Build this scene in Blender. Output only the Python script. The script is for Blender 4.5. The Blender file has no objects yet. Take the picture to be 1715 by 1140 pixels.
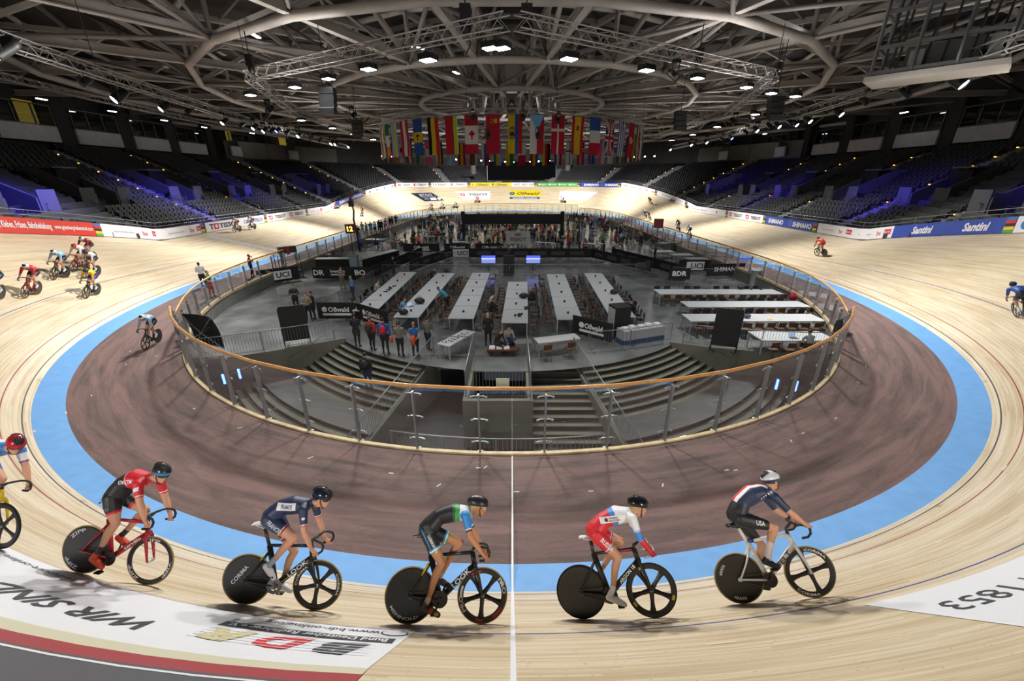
import bpy, bmesh, math, random
import numpy as np
from mathutils import Vector, Matrix
from mathutils.bvhtree import BVHTree
random.seed(7)
SC = bpy.context.scene
COL = SC.collection
# ------------------------------------------------------------------ camera, world, exposure
PITCH, YAW = 0.3757, 0.0011
cam = bpy.data.cameras.new('camera'); cam.sensor_width = 36.0; cam.lens = 678.6/1715*36.0
cam.clip_start = 0.1; cam.clip_end = 400
cam_ob = bpy.data.objects.new('camera', cam); COL.objects.link(cam_ob)
cam_ob.location = (-0.015, -54.379, 6.964)
cam_ob.rotation_euler = (math.pi/2-PITCH, 0, -YAW)
SC.camera = cam_ob
SC.view_settings.view_transform = 'Standard'; SC.view_settings.look = 'None'
SC.view_settings.gamma = 1.0; SC.view_settings.use_curve_mapping = False
SC.view_settings.exposure = 0.32
wd = bpy.data.worlds.new('hall_fill'); SC.world = wd; wd.use_nodes = True
bg = wd.node_tree.nodes['Background']; bg.inputs[0].default_value = (0.75, 0.85, 1.0, 1); bg.inputs[1].default_value = 0.03  # faint even world glow, added as fill for the whole hall
SC.cycles.use_denoising = True
SC.cycles.max_bounces = 6; SC.cycles.transparent_max_bounces = 16; SC.cycles.diffuse_bounces = 3
SC.cycles.caustics_reflective = False; SC.cycles.caustics_refractive = False
SC.cycles.sample_clamp_indirect = 4.0

def light(name, kind, loc, aim, power, color=(1, 1, 1), size=0.5, spot=90, blend=0.6, parent=None):
    L = bpy.data.lights.new(name, kind); L.energy = power; L.color = color
    if kind == 'SPOT':
        L.spot_size = math.radians(spot); L.spot_blend = blend; L.shadow_soft_size = size
    elif kind == 'AREA':
        L.shape = 'DISK'; L.size = size; L.spread = math.radians(spot)
    o = bpy.data.objects.new(name, L); COL.objects.link(o)
    o.location = loc
    d = Vector(aim)-Vector(loc)
    o.rotation_euler = d.to_track_quat('-Z', 'Y').to_euler()
    return o
WHITE = (1.0, 0.975, 0.93)
# floodlights of the two lamp trusses, aimed at the boards of the track
for x, y, ax, ay, az, w, a in [
    (-1.3, -37.0, 0, -52, 1.0, 4300, 135), (-6.5, -35.5, -8, -49, 0, 3300, 135), (4.3, -35.5, 8, -49, 0, 3300, 135),
    (-9, -61, -5, -49, 1.5, 3300, 115), (9, -61, 5, -49, 1.5, 3300, 115),
    (-15, -30, -22, -40, 0, 6500, 135), (15, -30, 22, -40, 0, 5000, 135),
    (-22, -16, -26, -24, 0, 8000, 110), (22, -16, 26, -22, 0, 5200, 110),
    (-25, 2, -28, -4, 0, 8500, 108), (25, 2, 28, -2, 0, 6600, 108),
    (-25, 20, -27, 16, 0, 8000, 118), (25, 20, 27, 16, 0, 7300, 118),
    (-19, 33, -24, 37, 2, 8500, 135), (19, 33, 24, 37, 2, 8200, 135),
    (-9, 38, -9, 50, 3.0, 9500, 125), (9, 38, 9, 50, 3.0, 9500, 125)]:
    light('floodlight_beam', 'SPOT', (x, y, 10.4), (ax, ay, az), w, WHITE, 0.45, a, 0.9)
# the weaker general lights over the infield; near right one added to brighten the tables
for x, y, w in ((-10, -30, 1400), (15, -30, 2300), (0, -24, 1500), (-11, -8, 1500), (11, -8, 1700), (0, 4, 1500), (-11, 20, 2200), (11, 20, 2200)):
    light('infield_light', 'SPOT', (x, y, 11.8), (x, y, 0), w, (0.95, 0.98, 1.0), 0.6, 115, 0.8)
# blue effect lights on the stands
for x, y, ax, ay, az, w in ((-27, -12, -36, -9, 4.5, 11000), (-27, 4, -37, 6, 5, 8000), (-27, -26, -36, -24, 5, 11000), (-27, 18, -36, 24, 6, 1800),
                            (27, -16, 37, -12, 5, 8000), (27, 2, 37, 6, 5, 7000), (27, 18, 39, 20, 6, 3600), (27, -28, 37, -26, 7, 2500)):
    light('blue_effect_light', 'SPOT', (x, y, 11.6), (ax, ay, az), w, (0.08, 0.06, 1.0), 0.3, 52, 0.9)
# neutral house light on the stands and in the roof space
for x, y, ax, ay, w in ((-27, -10, -42, -10, 450), (-27, 15, -42, 15, 500), (27, -10, 42, -10, 450), (27, 15, 42, 15, 450), (-14, 42, -22, 62, 900), (14, 42, 22, 62, 900)):
    light('house_light', 'SPOT', (x, y, 12), (ax, ay, 7), w, (1.0, 0.95, 0.9), 0.5, 100, 1.0)

# upward spots without fixtures, added to brighten the roof
for x, y, w in ((-12, -28, 1500), (12, -28, 1500), (-22, -4, 1300), (22, -4, 1300), (0, 6, 1300), (-14, 26, 1200), (14, 26, 1200), (-26, -33, 900), (25, -34, 1100)):
    light('roof_light', 'SPOT', (x, y, 9.5), (x, y, 18), w, (1.0, 0.95, 0.9), 0.6, 160, 1.0)
# ------------------------------------------------------------------ helpers
MATS = {}
def mat(name, color, rough=0.5, metal=0.0, emit=None, strength=0.0, alpha=None, coat=0.0, spec=0.5, mottle=0.0, scale=20.0, bump=0.0):
    if name in MATS: return MATS[name]
    m = bpy.data.materials.new(name); m.use_nodes = True
    nt = m.node_tree; b = nt.nodes['Principled BSDF']
    b.inputs['Base Color'].default_value = (*color, 1); b.inputs['Roughness'].default_value = rough
    b.inputs['Metallic'].default_value = metal; b.inputs['Coat Weight'].default_value = coat
    b.inputs['Specular IOR Level'].default_value = spec
    if emit: b.inputs['Emission Color'].default_value = (*emit, 1); b.inputs['Emission Strength'].default_value = strength
    if mottle or bump:
        tc = nt.nodes.new('ShaderNodeTexCoord'); n = nt.nodes.new('ShaderNodeTexNoise')
        n.inputs['Scale'].default_value = scale; n.inputs['Detail'].default_value = 5
        nt.links.new(tc.outputs['Object'], n.inputs['Vector'])
        if mottle:
            r = nt.nodes.new('ShaderNodeValToRGB')
            r.color_ramp.elements[0].position = .3; r.color_ramp.elements[1].position = .7
            r.color_ramp.elements[0].color = (*[c*(1-mottle) for c in color], 1); r.color_ramp.elements[1].color = (*[min(1, c*(1+mottle)) for c in color], 1)
            nt.links.new(n.outputs['Fac'], r.inputs['Fac']); nt.links.new(r.outputs['Color'], b.inputs['Base Color'])
        if bump:
            bp = nt.nodes.new('ShaderNodeBump'); bp.inputs['Strength'].default_value = bump; bp.inputs['Distance'].default_value = .01
            nt.links.new(n.outputs['Fac'], bp.inputs['Height']); nt.links.new(bp.outputs['Normal'], b.inputs['Normal'])
    MATS[name] = m
    return m
def hexc(h):
    v = [int(h[i:i+2], 16)/255 for i in (0, 2, 4)]
    return tuple(c/12.92 if c <= .04045 else ((c+.055)/1.055)**2.4 for c in v)
def cm(h, rough=0.55, **k):
    return mat('paint_'+h+('' if rough == .55 else '_%d' % (rough*100)), hexc(h), rough, **k)
def glass_mat(name, tint, amount):
    m = bpy.data.materials.new(name); m.use_nodes = True; nt = m.node_tree
    for n in list(nt.nodes): nt.nodes.remove(n)
    o = nt.nodes.new('ShaderNodeOutputMaterial'); t = nt.nodes.new('ShaderNodeBsdfTransparent'); g = nt.nodes.new('ShaderNodeBsdfGlossy')
    t.inputs[0].default_value = (*tint, 1); g.inputs['Roughness'].default_value = .03; g.inputs[0].default_value = (.9, .95, 1, 1)
    f = nt.nodes.new('ShaderNodeFresnel'); f.inputs[0].default_value = 1.5
    mu = nt.nodes.new('ShaderNodeMath'); mu.operation = 'MULTIPLY'; mu.inputs[1].default_value = amount
    mx = nt.nodes.new('ShaderNodeMixShader')
    nt.links.new(f.outputs[0], mu.inputs[0]); mi = nt.nodes.new('ShaderNodeMath'); mi.operation = 'MINIMUM'; mi.inputs[1].default_value = .22; nt.links.new(mu.outputs[0], mi.inputs[0]); nt.links.new(mi.outputs[0], mx.inputs[0])
    nt.links.new(t.outputs[0], mx.inputs[1]); nt.links.new(g.outputs[0], mx.inputs[2]); nt.links.new(mx.outputs[0], o.inputs[0])
    return m

class MB:
    """collects shapes; build() links them as ONE mesh object"""
    def __init__(s): s.v = []; s.f = []; s.m = []; s.uv = None
    def add(s, vs, fs, mi=0):
        b = len(s.v); s.v.extend(tuple(map(float, p)) for p in vs)
        s.f.extend(tuple(b+i for i in f) for f in fs); s.m.extend([mi]*len(fs)); return s
    def box(s, c, d, rz=0, mi=0, M=None):
        x, y, z = d[0]/2, d[1]/2, d[2]/2
        vs = [Vector((a*x, b*y, e*z)) for a in (-1, 1) for b in (-1, 1) for e in (-1, 1)]
        if M is None:
            M = Matrix.Translation(c) @ Matrix.Rotation(rz, 4, 'Z')
        else: M = Matrix.Translation(c) @ M.to_4x4()
        vs = [M @ v for v in vs]
        return s.add(vs, [(0, 1, 3, 2), (4, 6, 7, 5), (0, 4, 5, 1), (2, 3, 7, 6), (0, 2, 6, 4), (1, 5, 7, 3)], mi)
    def bar(s, p, q, w, h, mi=0, up=(0, 0, 1)):
        p, q = Vector(p), Vector(q); d = (q-p)
        if d.length < 1e-6: return s
        d.normalize(); u = Vector(up)
        if abs(d.dot(u)) > .99: u = Vector((1, 0, 0))
        a = d.cross(u).normalized(); b = a.cross(d)
        vs = [c+a*i*w/2+b*j*h/2 for c in (p, q) for i, j in ((-1, -1), (1, -1), (1, 1), (-1, 1))]
        return s.add(vs, [(0, 1, 2, 3), (7, 6, 5, 4), (0, 4, 5, 1), (1, 5, 6, 2), (2, 6, 7, 3), (3, 7, 4, 0)], mi)
    def tube(s, pts, r, n=8, mi=0, closed=False, cap=True, sx=1.0, up=None):
        pts = [Vector(p) for p in pts]; k = len(pts)
        rs = list(r) if hasattr(r, '__len__') else [r]*k
        rings = []; a0 = None
        for i, p in enumerate(pts):
            q0 = pts[i-1] if (i > 0 or closed) else p
            q1 = pts[(i+1) % k] if (i < k-1 or closed) else p
            t = (q1-q0)
            t = t.normalized() if t.length > 1e-9 else Vector((0, 0, 1))
            if a0 is None:
                u = Vector(up) if up else Vector((0, 0, 1))
                if abs(t.dot(u)) > .95: u = Vector((1, 0, 0))
                a0 = t.cross(u).normalized()
            else:
                a0 = (a0-t*a0.dot(t))
                a0 = a0.normalized() if a0.length > 1e-6 else t.orthogonal().normalized()
            b0 = t.cross(a0)
            rings.append([p+(a0*math.cos(2*math.pi*j/n)*sx+b0*math.sin(2*math.pi*j/n))*rs[i] for j in range(n)])
        vs = [v for rg in rings for v in rg]; fs = []
        for i in range(k if closed else k-1):
            o, o2 = i*n, ((i+1) % k)*n
            for j in range(n):
                fs.append((o+j, o+(j+1) % n, o2+(j+1) % n, o2+j))
        if cap and not closed:
            fs.append(tuple(range(n-1, -1, -1))); fs.append(tuple(range((k-1)*n, k*n)))
        return s.add(vs, fs, mi)
    def lathe(s, prof, n=24, M=None, mi=0, closed=False):
        """profile of (radius, height) around local z"""
        M = M or Matrix()
        vs = []; k = len(prof)
        for r, h in prof:
            for j in range(n):
                a = 2*math.pi*j/n; vs.append(M @ Vector((r*math.cos(a), r*math.sin(a), h)))
        fs = []
        for i in range(k if closed else k-1):
            o, o2 = i*n, ((i+1) % k)*n
            for j in range(n): fs.append((o+j, o+(j+1) % n, o2+(j+1) % n, o2+j))
        return s.add(vs, fs, mi)
    def ell(s, c, r, n=12, m=8, M=None, mi=0):
        c = Vector(c); M = M.to_3x3() if M is not None else Matrix.Identity(3)
        vs = [c+M @ Vector((0, 0, -r[2]))]
        for i in range(1, m):
            t = -math.pi/2+math.pi*i/m
            for j in range(n):
                a = 2*math.pi*j/n
                vs.append(c+M @ Vector((r[0]*math.cos(t)*math.cos(a), r[1]*math.cos(t)*math.sin(a), r[2]*math.sin(t))))
        vs.append(c+M @ Vector((0, 0, r[2])))
        fs = [(0, 1+(j+1) % n, 1+j) for j in range(n)]
        for i in range(m-2):
            for j in range(n):
                fs.append((1+i*n+j, 1+i*n+(j+1) % n, 1+(i+1)*n+(j+1) % n, 1+(i+1)*n+j))
        e = len(vs)-1
        fs += [(1+(m-2)*n+j, 1+(m-2)*n+(j+1) % n, e) for j in range(n)]
        return s.add(vs, fs, mi)
    def prism(s, poly, z0, z1, mi=0, M=None):
        n = len(poly); M = M or Matrix()
        vs = [M @ Vector((x, y, z0)) for x, y in poly]+[M @ Vector((x, y, z1)) for x, y in poly]
        fs = [tuple(range(n-1, -1, -1)), tuple(range(n, 2*n))]+[(i, (i+1) % n, n+(i+1) % n, n+i) for i in range(n)]
        return s.add(vs, fs, mi)
    def grid(s, P, mi=0, closed_u=False, flip=False):
        """P: array (nu, nv, 3)"""
        nu, nv = P.shape[:2]; b = P.reshape(-1, 3)
        fs = []
        for i in range(nu if closed_u else nu-1):
            i2 = (i+1) % nu
            for j in range(nv-1):
                f = (i*nv+j, i2*nv+j, i2*nv+j+1, i*nv+j+1)
                fs.append(f[::-1] if flip else f)
        return s.add(b, fs, mi)
    def mesh(s, name, mats, smooth=False):
        me = bpy.data.meshes.new(name); me.from_pydata(s.v, [], s.f)
        if not isinstance(mats, (list, tuple)): mats = [mats]
        for m in mats: me.materials.append(m)
        me.polygons.foreach_set('material_index', s.m)
        if smooth: me.polygons.foreach_set('use_smooth', [True]*len(s.f))
        if s.uv is not None:
            l = me.uv_layers.new(name='UVMap'); li = np.zeros(len(me.loops), np.int32); me.loops.foreach_get('vertex_index', li)
            l.data.foreach_set('uv', np.asarray(s.uv, np.float32)[li].ravel())
        me.update(); return me
    def build(s, name, mats, parent=None, smooth=False, loc=None, rz=0):
        return link(name, s.mesh(name, mats, smooth), parent, loc, rz)
def link(name, data, parent=None, loc=None, rz=0):
    o = bpy.data.objects.new(name, data); COL.objects.link(o)
    if parent is not None: o.parent = parent
    if loc is not None: o.location = loc
    if rz: o.rotation_euler = (0, 0, rz)
    return o
def tag(o, label, cat, group=None, kind=None):
    o['label'] = label; o['category'] = cat
    if group: o['group'] = group
    if kind: o['kind'] = kind
    return o
def thing(name, label, cat, loc=(0, 0, 0), rz=0, group=None, M=None):
    o = bpy.data.objects.new(name, None); COL.objects.link(o); o.empty_display_size = .2
    o.location = loc; o.rotation_euler = (0, 0, rz)
    if M is not None: o.matrix_world = M
    return tag(o, label, cat, group)
def structure(o): o['kind'] = 'structure'; return o
def dup(o, loc=None, rz=None, label=None, group=None, parent=None, M=None, cat=None):
    c = o.copy(); COL.objects.link(c)
    if parent is not None: c.parent = parent
    if loc is not None: c.location = loc
    if rz is not None: c.rotation_euler = (0, 0, rz)
    if M is not None: c.matrix_world = M
    if label: c['label'] = label
    if cat: c['category'] = cat
    if group: c['group'] = group
    for ch in list(o.children): dup(ch, parent=c)
    return c
_TXT = {}
def text_shape(txt, size=1.0, bold=0.0, shear=0.0, spacing=1.0, align='CENTER', res=2):
    """triangulated outline of a word: 2-d points and faces, unit capital height about .7*size"""
    key = (txt, bold, shear, spacing, align, res)
    if key not in _TXT:
        c = bpy.data.curves.new('t', 'FONT'); c.body = txt; c.size = 1.0; c.offset = bold; c.shear = shear; c.space_character = spacing
        c.align_x = align; c.align_y = 'CENTER'; c.resolution_u = res
        o = bpy.data.objects.new('t', c); COL.objects.link(o)
        bpy.context.view_layer.update()
        me = o.to_mesh()
        vs = [(v.co.x, v.co.y) for v in me.vertices]; fs = [tuple(p.vertices) for p in me.polygons]
        o.to_mesh_clear(); bpy.data.objects.remove(o); bpy.data.curves.remove(c)
        _TXT[key] = (vs, fs)
    vs, fs = _TXT[key]
    return [(x*size, y*size) for x, y in vs], fs
def text_size(vs): 
    xs = [v[0] for v in vs]; ys = [v[1] for v in vs]; return min(xs), max(xs), min(ys), max(ys)
def text_fit(txt, w, h, **k):
    """the word stretched into a w x h box about the origin"""
    vs, fs = text_shape(txt, **k); a, b, c, d = text_size(vs)
    return [((x-(a+b)/2)/(b-a)*w, (y-(c+d)/2)/(d-c)*h) for x, y in vs], fs
def put_text(mb, shape, fn, mi):
    vs, fs = shape
    mb.add([fn(x, y) for x, y in vs], fs, mi)
# ------------------------------------------------------------------ the track's plan
TA, TL, TR, TE = 17.652, 20.147, 21.371, 0.924      # half straight, transition, radius, ramp power
BLUE_W, BLUE_Z = 0.714, 0.188
def _quarter(n=1500):
    T = TR*(math.pi/2) - TL/(TE+1)
    tot = TA+TL+T
    s = np.linspace(0, tot, n)
    k = np.clip((s-TA)/TL, 0, 1)**TE/TR
    ds = s[1]-s[0]
    th = np.concatenate([[0], np.cumsum((k[1:]+k[:-1])/2*ds)]); th *= (math.pi/2)/th[-1]
    dx, dy = -np.sin(th), np.cos(th)
    x = np.concatenate([[0], np.cumsum((dx[1:]+dx[:-1])/2*ds)]); y = np.concatenate([[0], np.cumsum((dy[1:]+dy[:-1])/2*ds)])
    return s, x-x[-1], y, th, k*TR
_qs, _qx, _qy, _qth, _qk = _quarter()
QT = float(_qs[-1]); APEX = float(_qy[-1]); HALF = float(_qx[0]); LAP = 4*QT
def center(s):
    """point, outward normal, relative curvature; s=0 at the near apex, growing counterclockwise (riders' way, to +x first)"""
    s = np.asarray(s, float) % LAP
    q = np.floor(s/QT).astype(int) % 4
    r = s - q*QT
    t = np.where(q % 2 == 0, QT-r, r)          # distance from mid straight
    x = np.interp(t, _qs, _qx); y = np.interp(t, _qs, _qy); th = np.interp(t, _qs, _qth); k = np.interp(t, _qs, _qk)
    nx, ny = np.cos(th), np.sin(th)
    sx = np.where((q == 0) | (q == 1), 1, -1); sy = np.where((q == 1) | (q == 2), 1, -1)
    return x*sx, y*sy, nx*sx, ny*sy, k
BC, BCZ, BS, BSZ = 6.508, 5.536, 8.98, 1.98
def section(v, k):
    """offset and height for v metres up the surface from the blue band's inner edge"""
    v = np.asarray(v, float)
    b0 = math.hypot(BLUE_W, BLUE_Z)
    bo = BS+(BC-BS)*k; bz = BSZ+(BCZ-BSZ)*k
    do, dz = bo-BLUE_W, bz-BLUE_Z
    L = np.hypot(do, dz)
    t = (v-b0)/L
    o = np.where(v < b0, v*BLUE_W/b0, BLUE_W+do*t); z = np.where(v < b0, v*BLUE_Z/b0, BLUE_Z+dz*t)
    return o, z
def vtop(k):
    return math.hypot(BLUE_W, BLUE_Z)+np.hypot(BS+(BC-BS)*k-BLUE_W, BSZ+(BCZ-BSZ)*k-BLUE_Z)
def track(s, v, lift=0.0):
    x, y, nx, ny, k = center(s)
    o, z = section(v, k); o2, z2 = section(np.asarray(v)+.01, k)
    do, dz = (o2-o)/.01, (z2-z)/.01
    o = o-dz*lift; z = z+do*lift
    return np.stack([x+nx*o, y+ny*o, z], -1)
def frame(s, v):
    """origin, forward, outward-up along surface, normal"""
    p = track(s, v); f = track(s+.05, v)-track(s-.05, v); f /= np.linalg.norm(f)
    a = track(s, v+.02)-track(s, v-.02); a -= f*np.dot(a, f); a /= np.linalg.norm(a)
    return p, f, a, np.cross(f, -a)*1.0
CAMV = np.array((-0.015, -54.379, 6.964)); FPX = 678.6
def ray(px, py):
    X = (px-857.5)/FPX; Y = (py-570)/FPX; c, s = math.cos(PITCH), math.sin(PITCH)
    fw = c-Y*s; return np.array((X*math.cos(YAW)+fw*math.sin(YAW), -X*math.sin(YAW)+fw*math.cos(YAW), -(s+Y*c)))
def at_z(px, py, z):
    """the place at height z that the photograph shows there"""
    r = ray(px, py); return CAMV+r*((z-CAMV[2])/r[2])
def at_y(px, py, y):
    r = ray(px, py); return CAMV+r*((y-CAMV[1])/r[1])
_IS, _IV = np.meshgrid(np.arange(0, LAP, .2), np.arange(0, 8.6, .1)); _IP = track(_IS, _IV)
def inv_track(px, py):
    """s, v of the place on the boards"""
    d = _IP-CAMV; r = ray(px, py); r = r/np.linalg.norm(r); t = d@r
    m = np.where(t > .5, np.linalg.norm(d-t[..., None]*r, axis=-1)/np.maximum(t, .5), 9)
    i = np.unravel_index(m.argmin(), m.shape); s, v = float(_IS[i]), float(_IV[i])
    return (s-LAP if s > LAP-15 else s), v
def project(P):
    d = np.asarray(P, float)-CAMV; c, s = math.cos(YAW), math.sin(YAW)
    rt = d[..., 0]*c-d[..., 1]*s; fw = d[..., 0]*s+d[..., 1]*c; cp, sp = math.cos(PITCH), math.sin(PITCH)
    z = fw*cp-d[..., 2]*sp; up = fw*sp+d[..., 2]*cp; zz = np.where(np.abs(z) < .05, .05, z)
    return np.stack([857.5+FPX*rt/zz, 570-FPX*up/zz, z], -1)
# ------------------------------------------------------------------ the track and what is painted or stuck on it
def nodes(name):
    m = bpy.data.materials.new(name); m.use_nodes = True; MATS[name] = m
    return m, m.node_tree, m.node_tree.nodes['Principled BSDF']
def wood_material():
    m, nt, b = nodes('track_pine'); L = nt.links; N = nt.nodes.new
    uv = N('ShaderNodeUVMap'); sep = N('ShaderNodeSeparateXYZ'); L.new(uv.outputs[0], sep.inputs[0])
    def math_(op, a, bb=None, c=None):
        n = N('ShaderNodeMath'); n.operation = op
        for i, x in enumerate((a, bb, c)):
            if x is None: continue
            if isinstance(x, (int, float)): n.inputs[i].default_value = x
            else: L.new(x, n.inputs[i])
        return n.outputs[0]
    u, v = sep.outputs[0], sep.outputs[1]
    strip = math_('FLOOR', math_('MULTIPLY', v, 25.0))                 # 4 cm battens
    off = N('ShaderNodeTexWhiteNoise'); off.noise_dimensions = '1D'; L.new(strip, off.inputs['W'])
    uu = math_('ADD', u, math_('MULTIPLY', off.outputs[0], 37.0))
    seg = math_('FLOOR', math_('DIVIDE', uu, 5.0))
    cmb = N('ShaderNodeCombineXYZ'); L.new(seg, cmb.inputs[0]); L.new(strip, cmb.inputs[1])
    wn = N('ShaderNodeTexWhiteNoise'); wn.noise_dimensions = '3D'; L.new(cmb.outputs[0], wn.inputs['Vector'])
    c2 = N('ShaderNodeCombineXYZ'); L.new(math_('MULTIPLY', uu, 1.2), c2.inputs[0]); L.new(math_('MULTIPLY', v, 55.0), c2.inputs[1])
    gr = N('ShaderNodeTexNoise'); gr.inputs['Scale'].default_value = 1.0; gr.inputs['Detail'].default_value = 3; L.new(c2.outputs[0], gr.inputs['Vector'])
    c3 = N('ShaderNodeCombineXYZ'); L.new(math_('MULTIPLY', uu, 7.0), c3.inputs[0]); L.new(math_('MULTIPLY', v, 28.0), c3.inputs[1])
    kn = N('ShaderNodeTexVoronoi'); kn.inputs['Scale'].default_value = 1.0; L.new(c3.outputs[0], kn.inputs['Vector'])
    knot = math_('MULTIPLY', math_('LESS_THAN', kn.outputs['Distance'], 0.11), math_('GREATER_THAN', wn.outputs[0], .55))
    c4 = N('ShaderNodeCombineXYZ'); L.new(math_('MULTIPLY', u, .35), c4.inputs[0]); L.new(math_('MULTIPLY', v, 2.6), c4.inputs[1])
    big = N('ShaderNodeTexNoise'); big.inputs['Scale'].default_value = 1.0; big.inputs['Detail'].default_value = 4; L.new(c4.outputs[0], big.inputs['Vector'])
    t = math_('ADD', math_('MULTIPLY', wn.outputs[0], .30), math_('ADD', math_('MULTIPLY', gr.outputs['Fac'], .55), math_('MULTIPLY', big.outputs['Fac'], .75)))
    ramp = N('ShaderNodeValToRGB'); L.new(math_('SUBTRACT', t, .3), ramp.inputs[0])
    e = ramp.color_ramp.elements
    e[0].position = .12; e[0].color = (*hexc('b59c78'), 1); e[1].position = .85; e[1].color = (*hexc('eee3ce'), 1)
    e2 = ramp.color_ramp.elements.new(.45); e2.color = (*hexc('d8c6a5'), 1)
    def mix(fac, a, col):
        n = N('ShaderNodeMix'); n.data_type = 'RGBA'; L.new(fac, n.inputs[0]); L.new(a, n.inputs[6]); n.inputs[7].default_value = (*col, 1); return n.outputs[2]
    c = mix(math_('MULTIPLY', knot, .7), ramp.outputs[0], hexc('6b4a2c'))
    gap = math_('GREATER_THAN', math_('FRACT', math_('MULTIPLY', v, 25.0)), .95)
    c = mix(math_('MULTIPLY', gap, .35), c, hexc('6f5639'))
    b0 = math.hypot(BLUE_W, BLUE_Z)
    def line(a, w): return math_('MULTIPLY', math_('GREATER_THAN', v, b0+a), math_('LESS_THAN', v, b0+a+w))
    c = mix(line(.18, .035), c, hexc('36383c')); c = mix(line(.66, .03), c, hexc('8f2f31')); c = mix(line(2.36, .035), c, hexc('45508f'))
    L.new(c, b.inputs['Base Color']); b.inputs['Roughness'].default_value = .36; b.inputs['Specular IOR Level'].default_value = .4
    return m
S_ = np.linspace(0, LAP, 721)[:-1]
def ring_mesh(vs_of, nv, uvv=True, lift=0.0):
    mb = MB(); x, y, nx, ny, k = center(S_)
    P = np.zeros((len(S_)+1, nv, 3)); UV = np.zeros((len(S_)+1, nv, 2))
    for i, s in enumerate(list(S_)+[LAP]):
        kk = k[i % len(S_)]; V = vs_of(kk)
        P[i] = track(np.full(nv, s % LAP), V, lift); UV[i, :, 0] = s; UV[i, :, 1] = V
    mb.grid(P); mb.uv = UV.reshape(-1, 2)
    return mb
B0 = math.hypot(BLUE_W, BLUE_Z)
structure(ring_mesh(lambda k: np.linspace(B0, float(vtop(k))+.25, 16), 16).build('track_surface', wood_material(), smooth=True))
def blue_material():
    m = mat('blue_band_paint', hexc('74ade9'), .55, mottle=.06, scale=3.0, spec=.3); return m
structure(ring_mesh(lambda k: np.linspace(-.01, B0, 4), 4).build('track_blue_band', blue_material(), smooth=True))
# the dark brown safety apron inside the blue band, with tyre scuffs
def apron_material():
    m, nt, b = nodes('apron_brown'); L = nt.links; N = nt.nodes.new
    uv = N('ShaderNodeUVMap'); mp = N('ShaderNodeMapping'); L.new(uv.outputs[0], mp.inputs[0]); mp.inputs['Scale'].default_value = (.22, 2.2, 1)
    n = N('ShaderNodeTexNoise'); n.inputs['Scale'].default_value = 1.4; n.inputs['Detail'].default_value = 8; n.inputs['Roughness'].default_value = .65; n.inputs['Distortion'].default_value = .6; L.new(mp.outputs[0], n.inputs[0])
    r = N('ShaderNodeValToRGB'); L.new(n.outputs['Fac'], r.inputs[0]); e = r.color_ramp.elements
    e[0].position = .3; e[0].color = (*hexc('5f5553'), 1); e[1].position = .6; e[1].color = (*hexc('8a706d'), 1)
    mp2 = N('ShaderNodeMapping'); L.new(uv.outputs[0], mp2.inputs[0]); mp2.inputs['Scale'].default_value = (9, 70, 1)
    n2 = N('ShaderNodeTexNoise'); n2.inputs['Scale'].default_value = 1.0; n2.inputs['Detail'].default_value = 3; L.new(mp2.outputs[0], n2.inputs[0])
    mx = N('ShaderNodeMix'); mx.data_type = 'RGBA'; mx.blend_type = 'OVERLAY'; mx.inputs[0].default_value = .35
    L.new(r.outputs[0], mx.inputs[6]); L.new(n2.outputs['Color'], mx.inputs[7]); 
    g = N('ShaderNodeRGBToBW'); L.new(n2.outputs['Color'], g.inputs[0]); L.new(g.outputs[0], mx.inputs[7])
    L.new(mx.outputs[2], b.inputs['Base Color']); b.inputs['Roughness'].default_value = .75; b.inputs['Specular IOR Level'].default_value = .2
    return m
def apron_w(k): return 2.72+.66*np.clip((k-.6)/.4, 0, 1)
def inner(s, d, z=0.0):
    """a point d metres inside the blue band's inner edge"""
    x, y, nx, ny, k = center(s); return np.stack([x-nx*d, y-ny*d, np.zeros_like(x)+z], -1)
mb = MB(); x, y, nx, ny, k = center(np.append(S_, 0.0)); W_ = apron_w(k)
P = np.zeros((len(x), 6, 3)); UV = np.zeros((len(x), 6, 2))
for j, t in enumerate(np.linspace(0, 1, 6)):
    P[:, j, 0] = x-nx*W_*t; P[:, j, 1] = y-ny*W_*t; P[:, j, 2] = 0; UV[:, j, 0] = np.append(S_, LAP); UV[:, j, 1] = W_*t
mb.grid(P, flip=True); mb.uv = UV.reshape(-1, 2)
structure(mb.build('track_apron', apron_material()))
# pale wooden kerb along the apron's inner edge
mb = MB(); P = np.zeros((len(x), 4, 3))
for j, (d, z) in enumerate(((-.02, .0), (-.02, .05), (.10, .05), (.10, -.12))):
    P[:, j, 0] = x-nx*(W_+d); P[:, j, 1] = y-ny*(W_+d); P[:, j, 2] = z
mb.grid(P); structure(mb.build('trim_kerb', mat('kerb_wood', hexc('b9a57f'), .6, mottle=.2, scale=4)))
# concrete retaining wall below the kerb, down to the infield
mb = MB(); P = np.zeros((len(x), 2, 3))
for j, z in enumerate((.0, -3.6)):
    P[:, j, 0] = x-nx*(W_+.06); P[:, j, 1] = y-ny*(W_+.06); P[:, j, 2] = z
CONC = mat('concrete', hexc('6e706c'), .8, mottle=.14, scale=1.2, bump=.15)
mb.grid(P); structure(mb.build('wall_infield', CONC))
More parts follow.
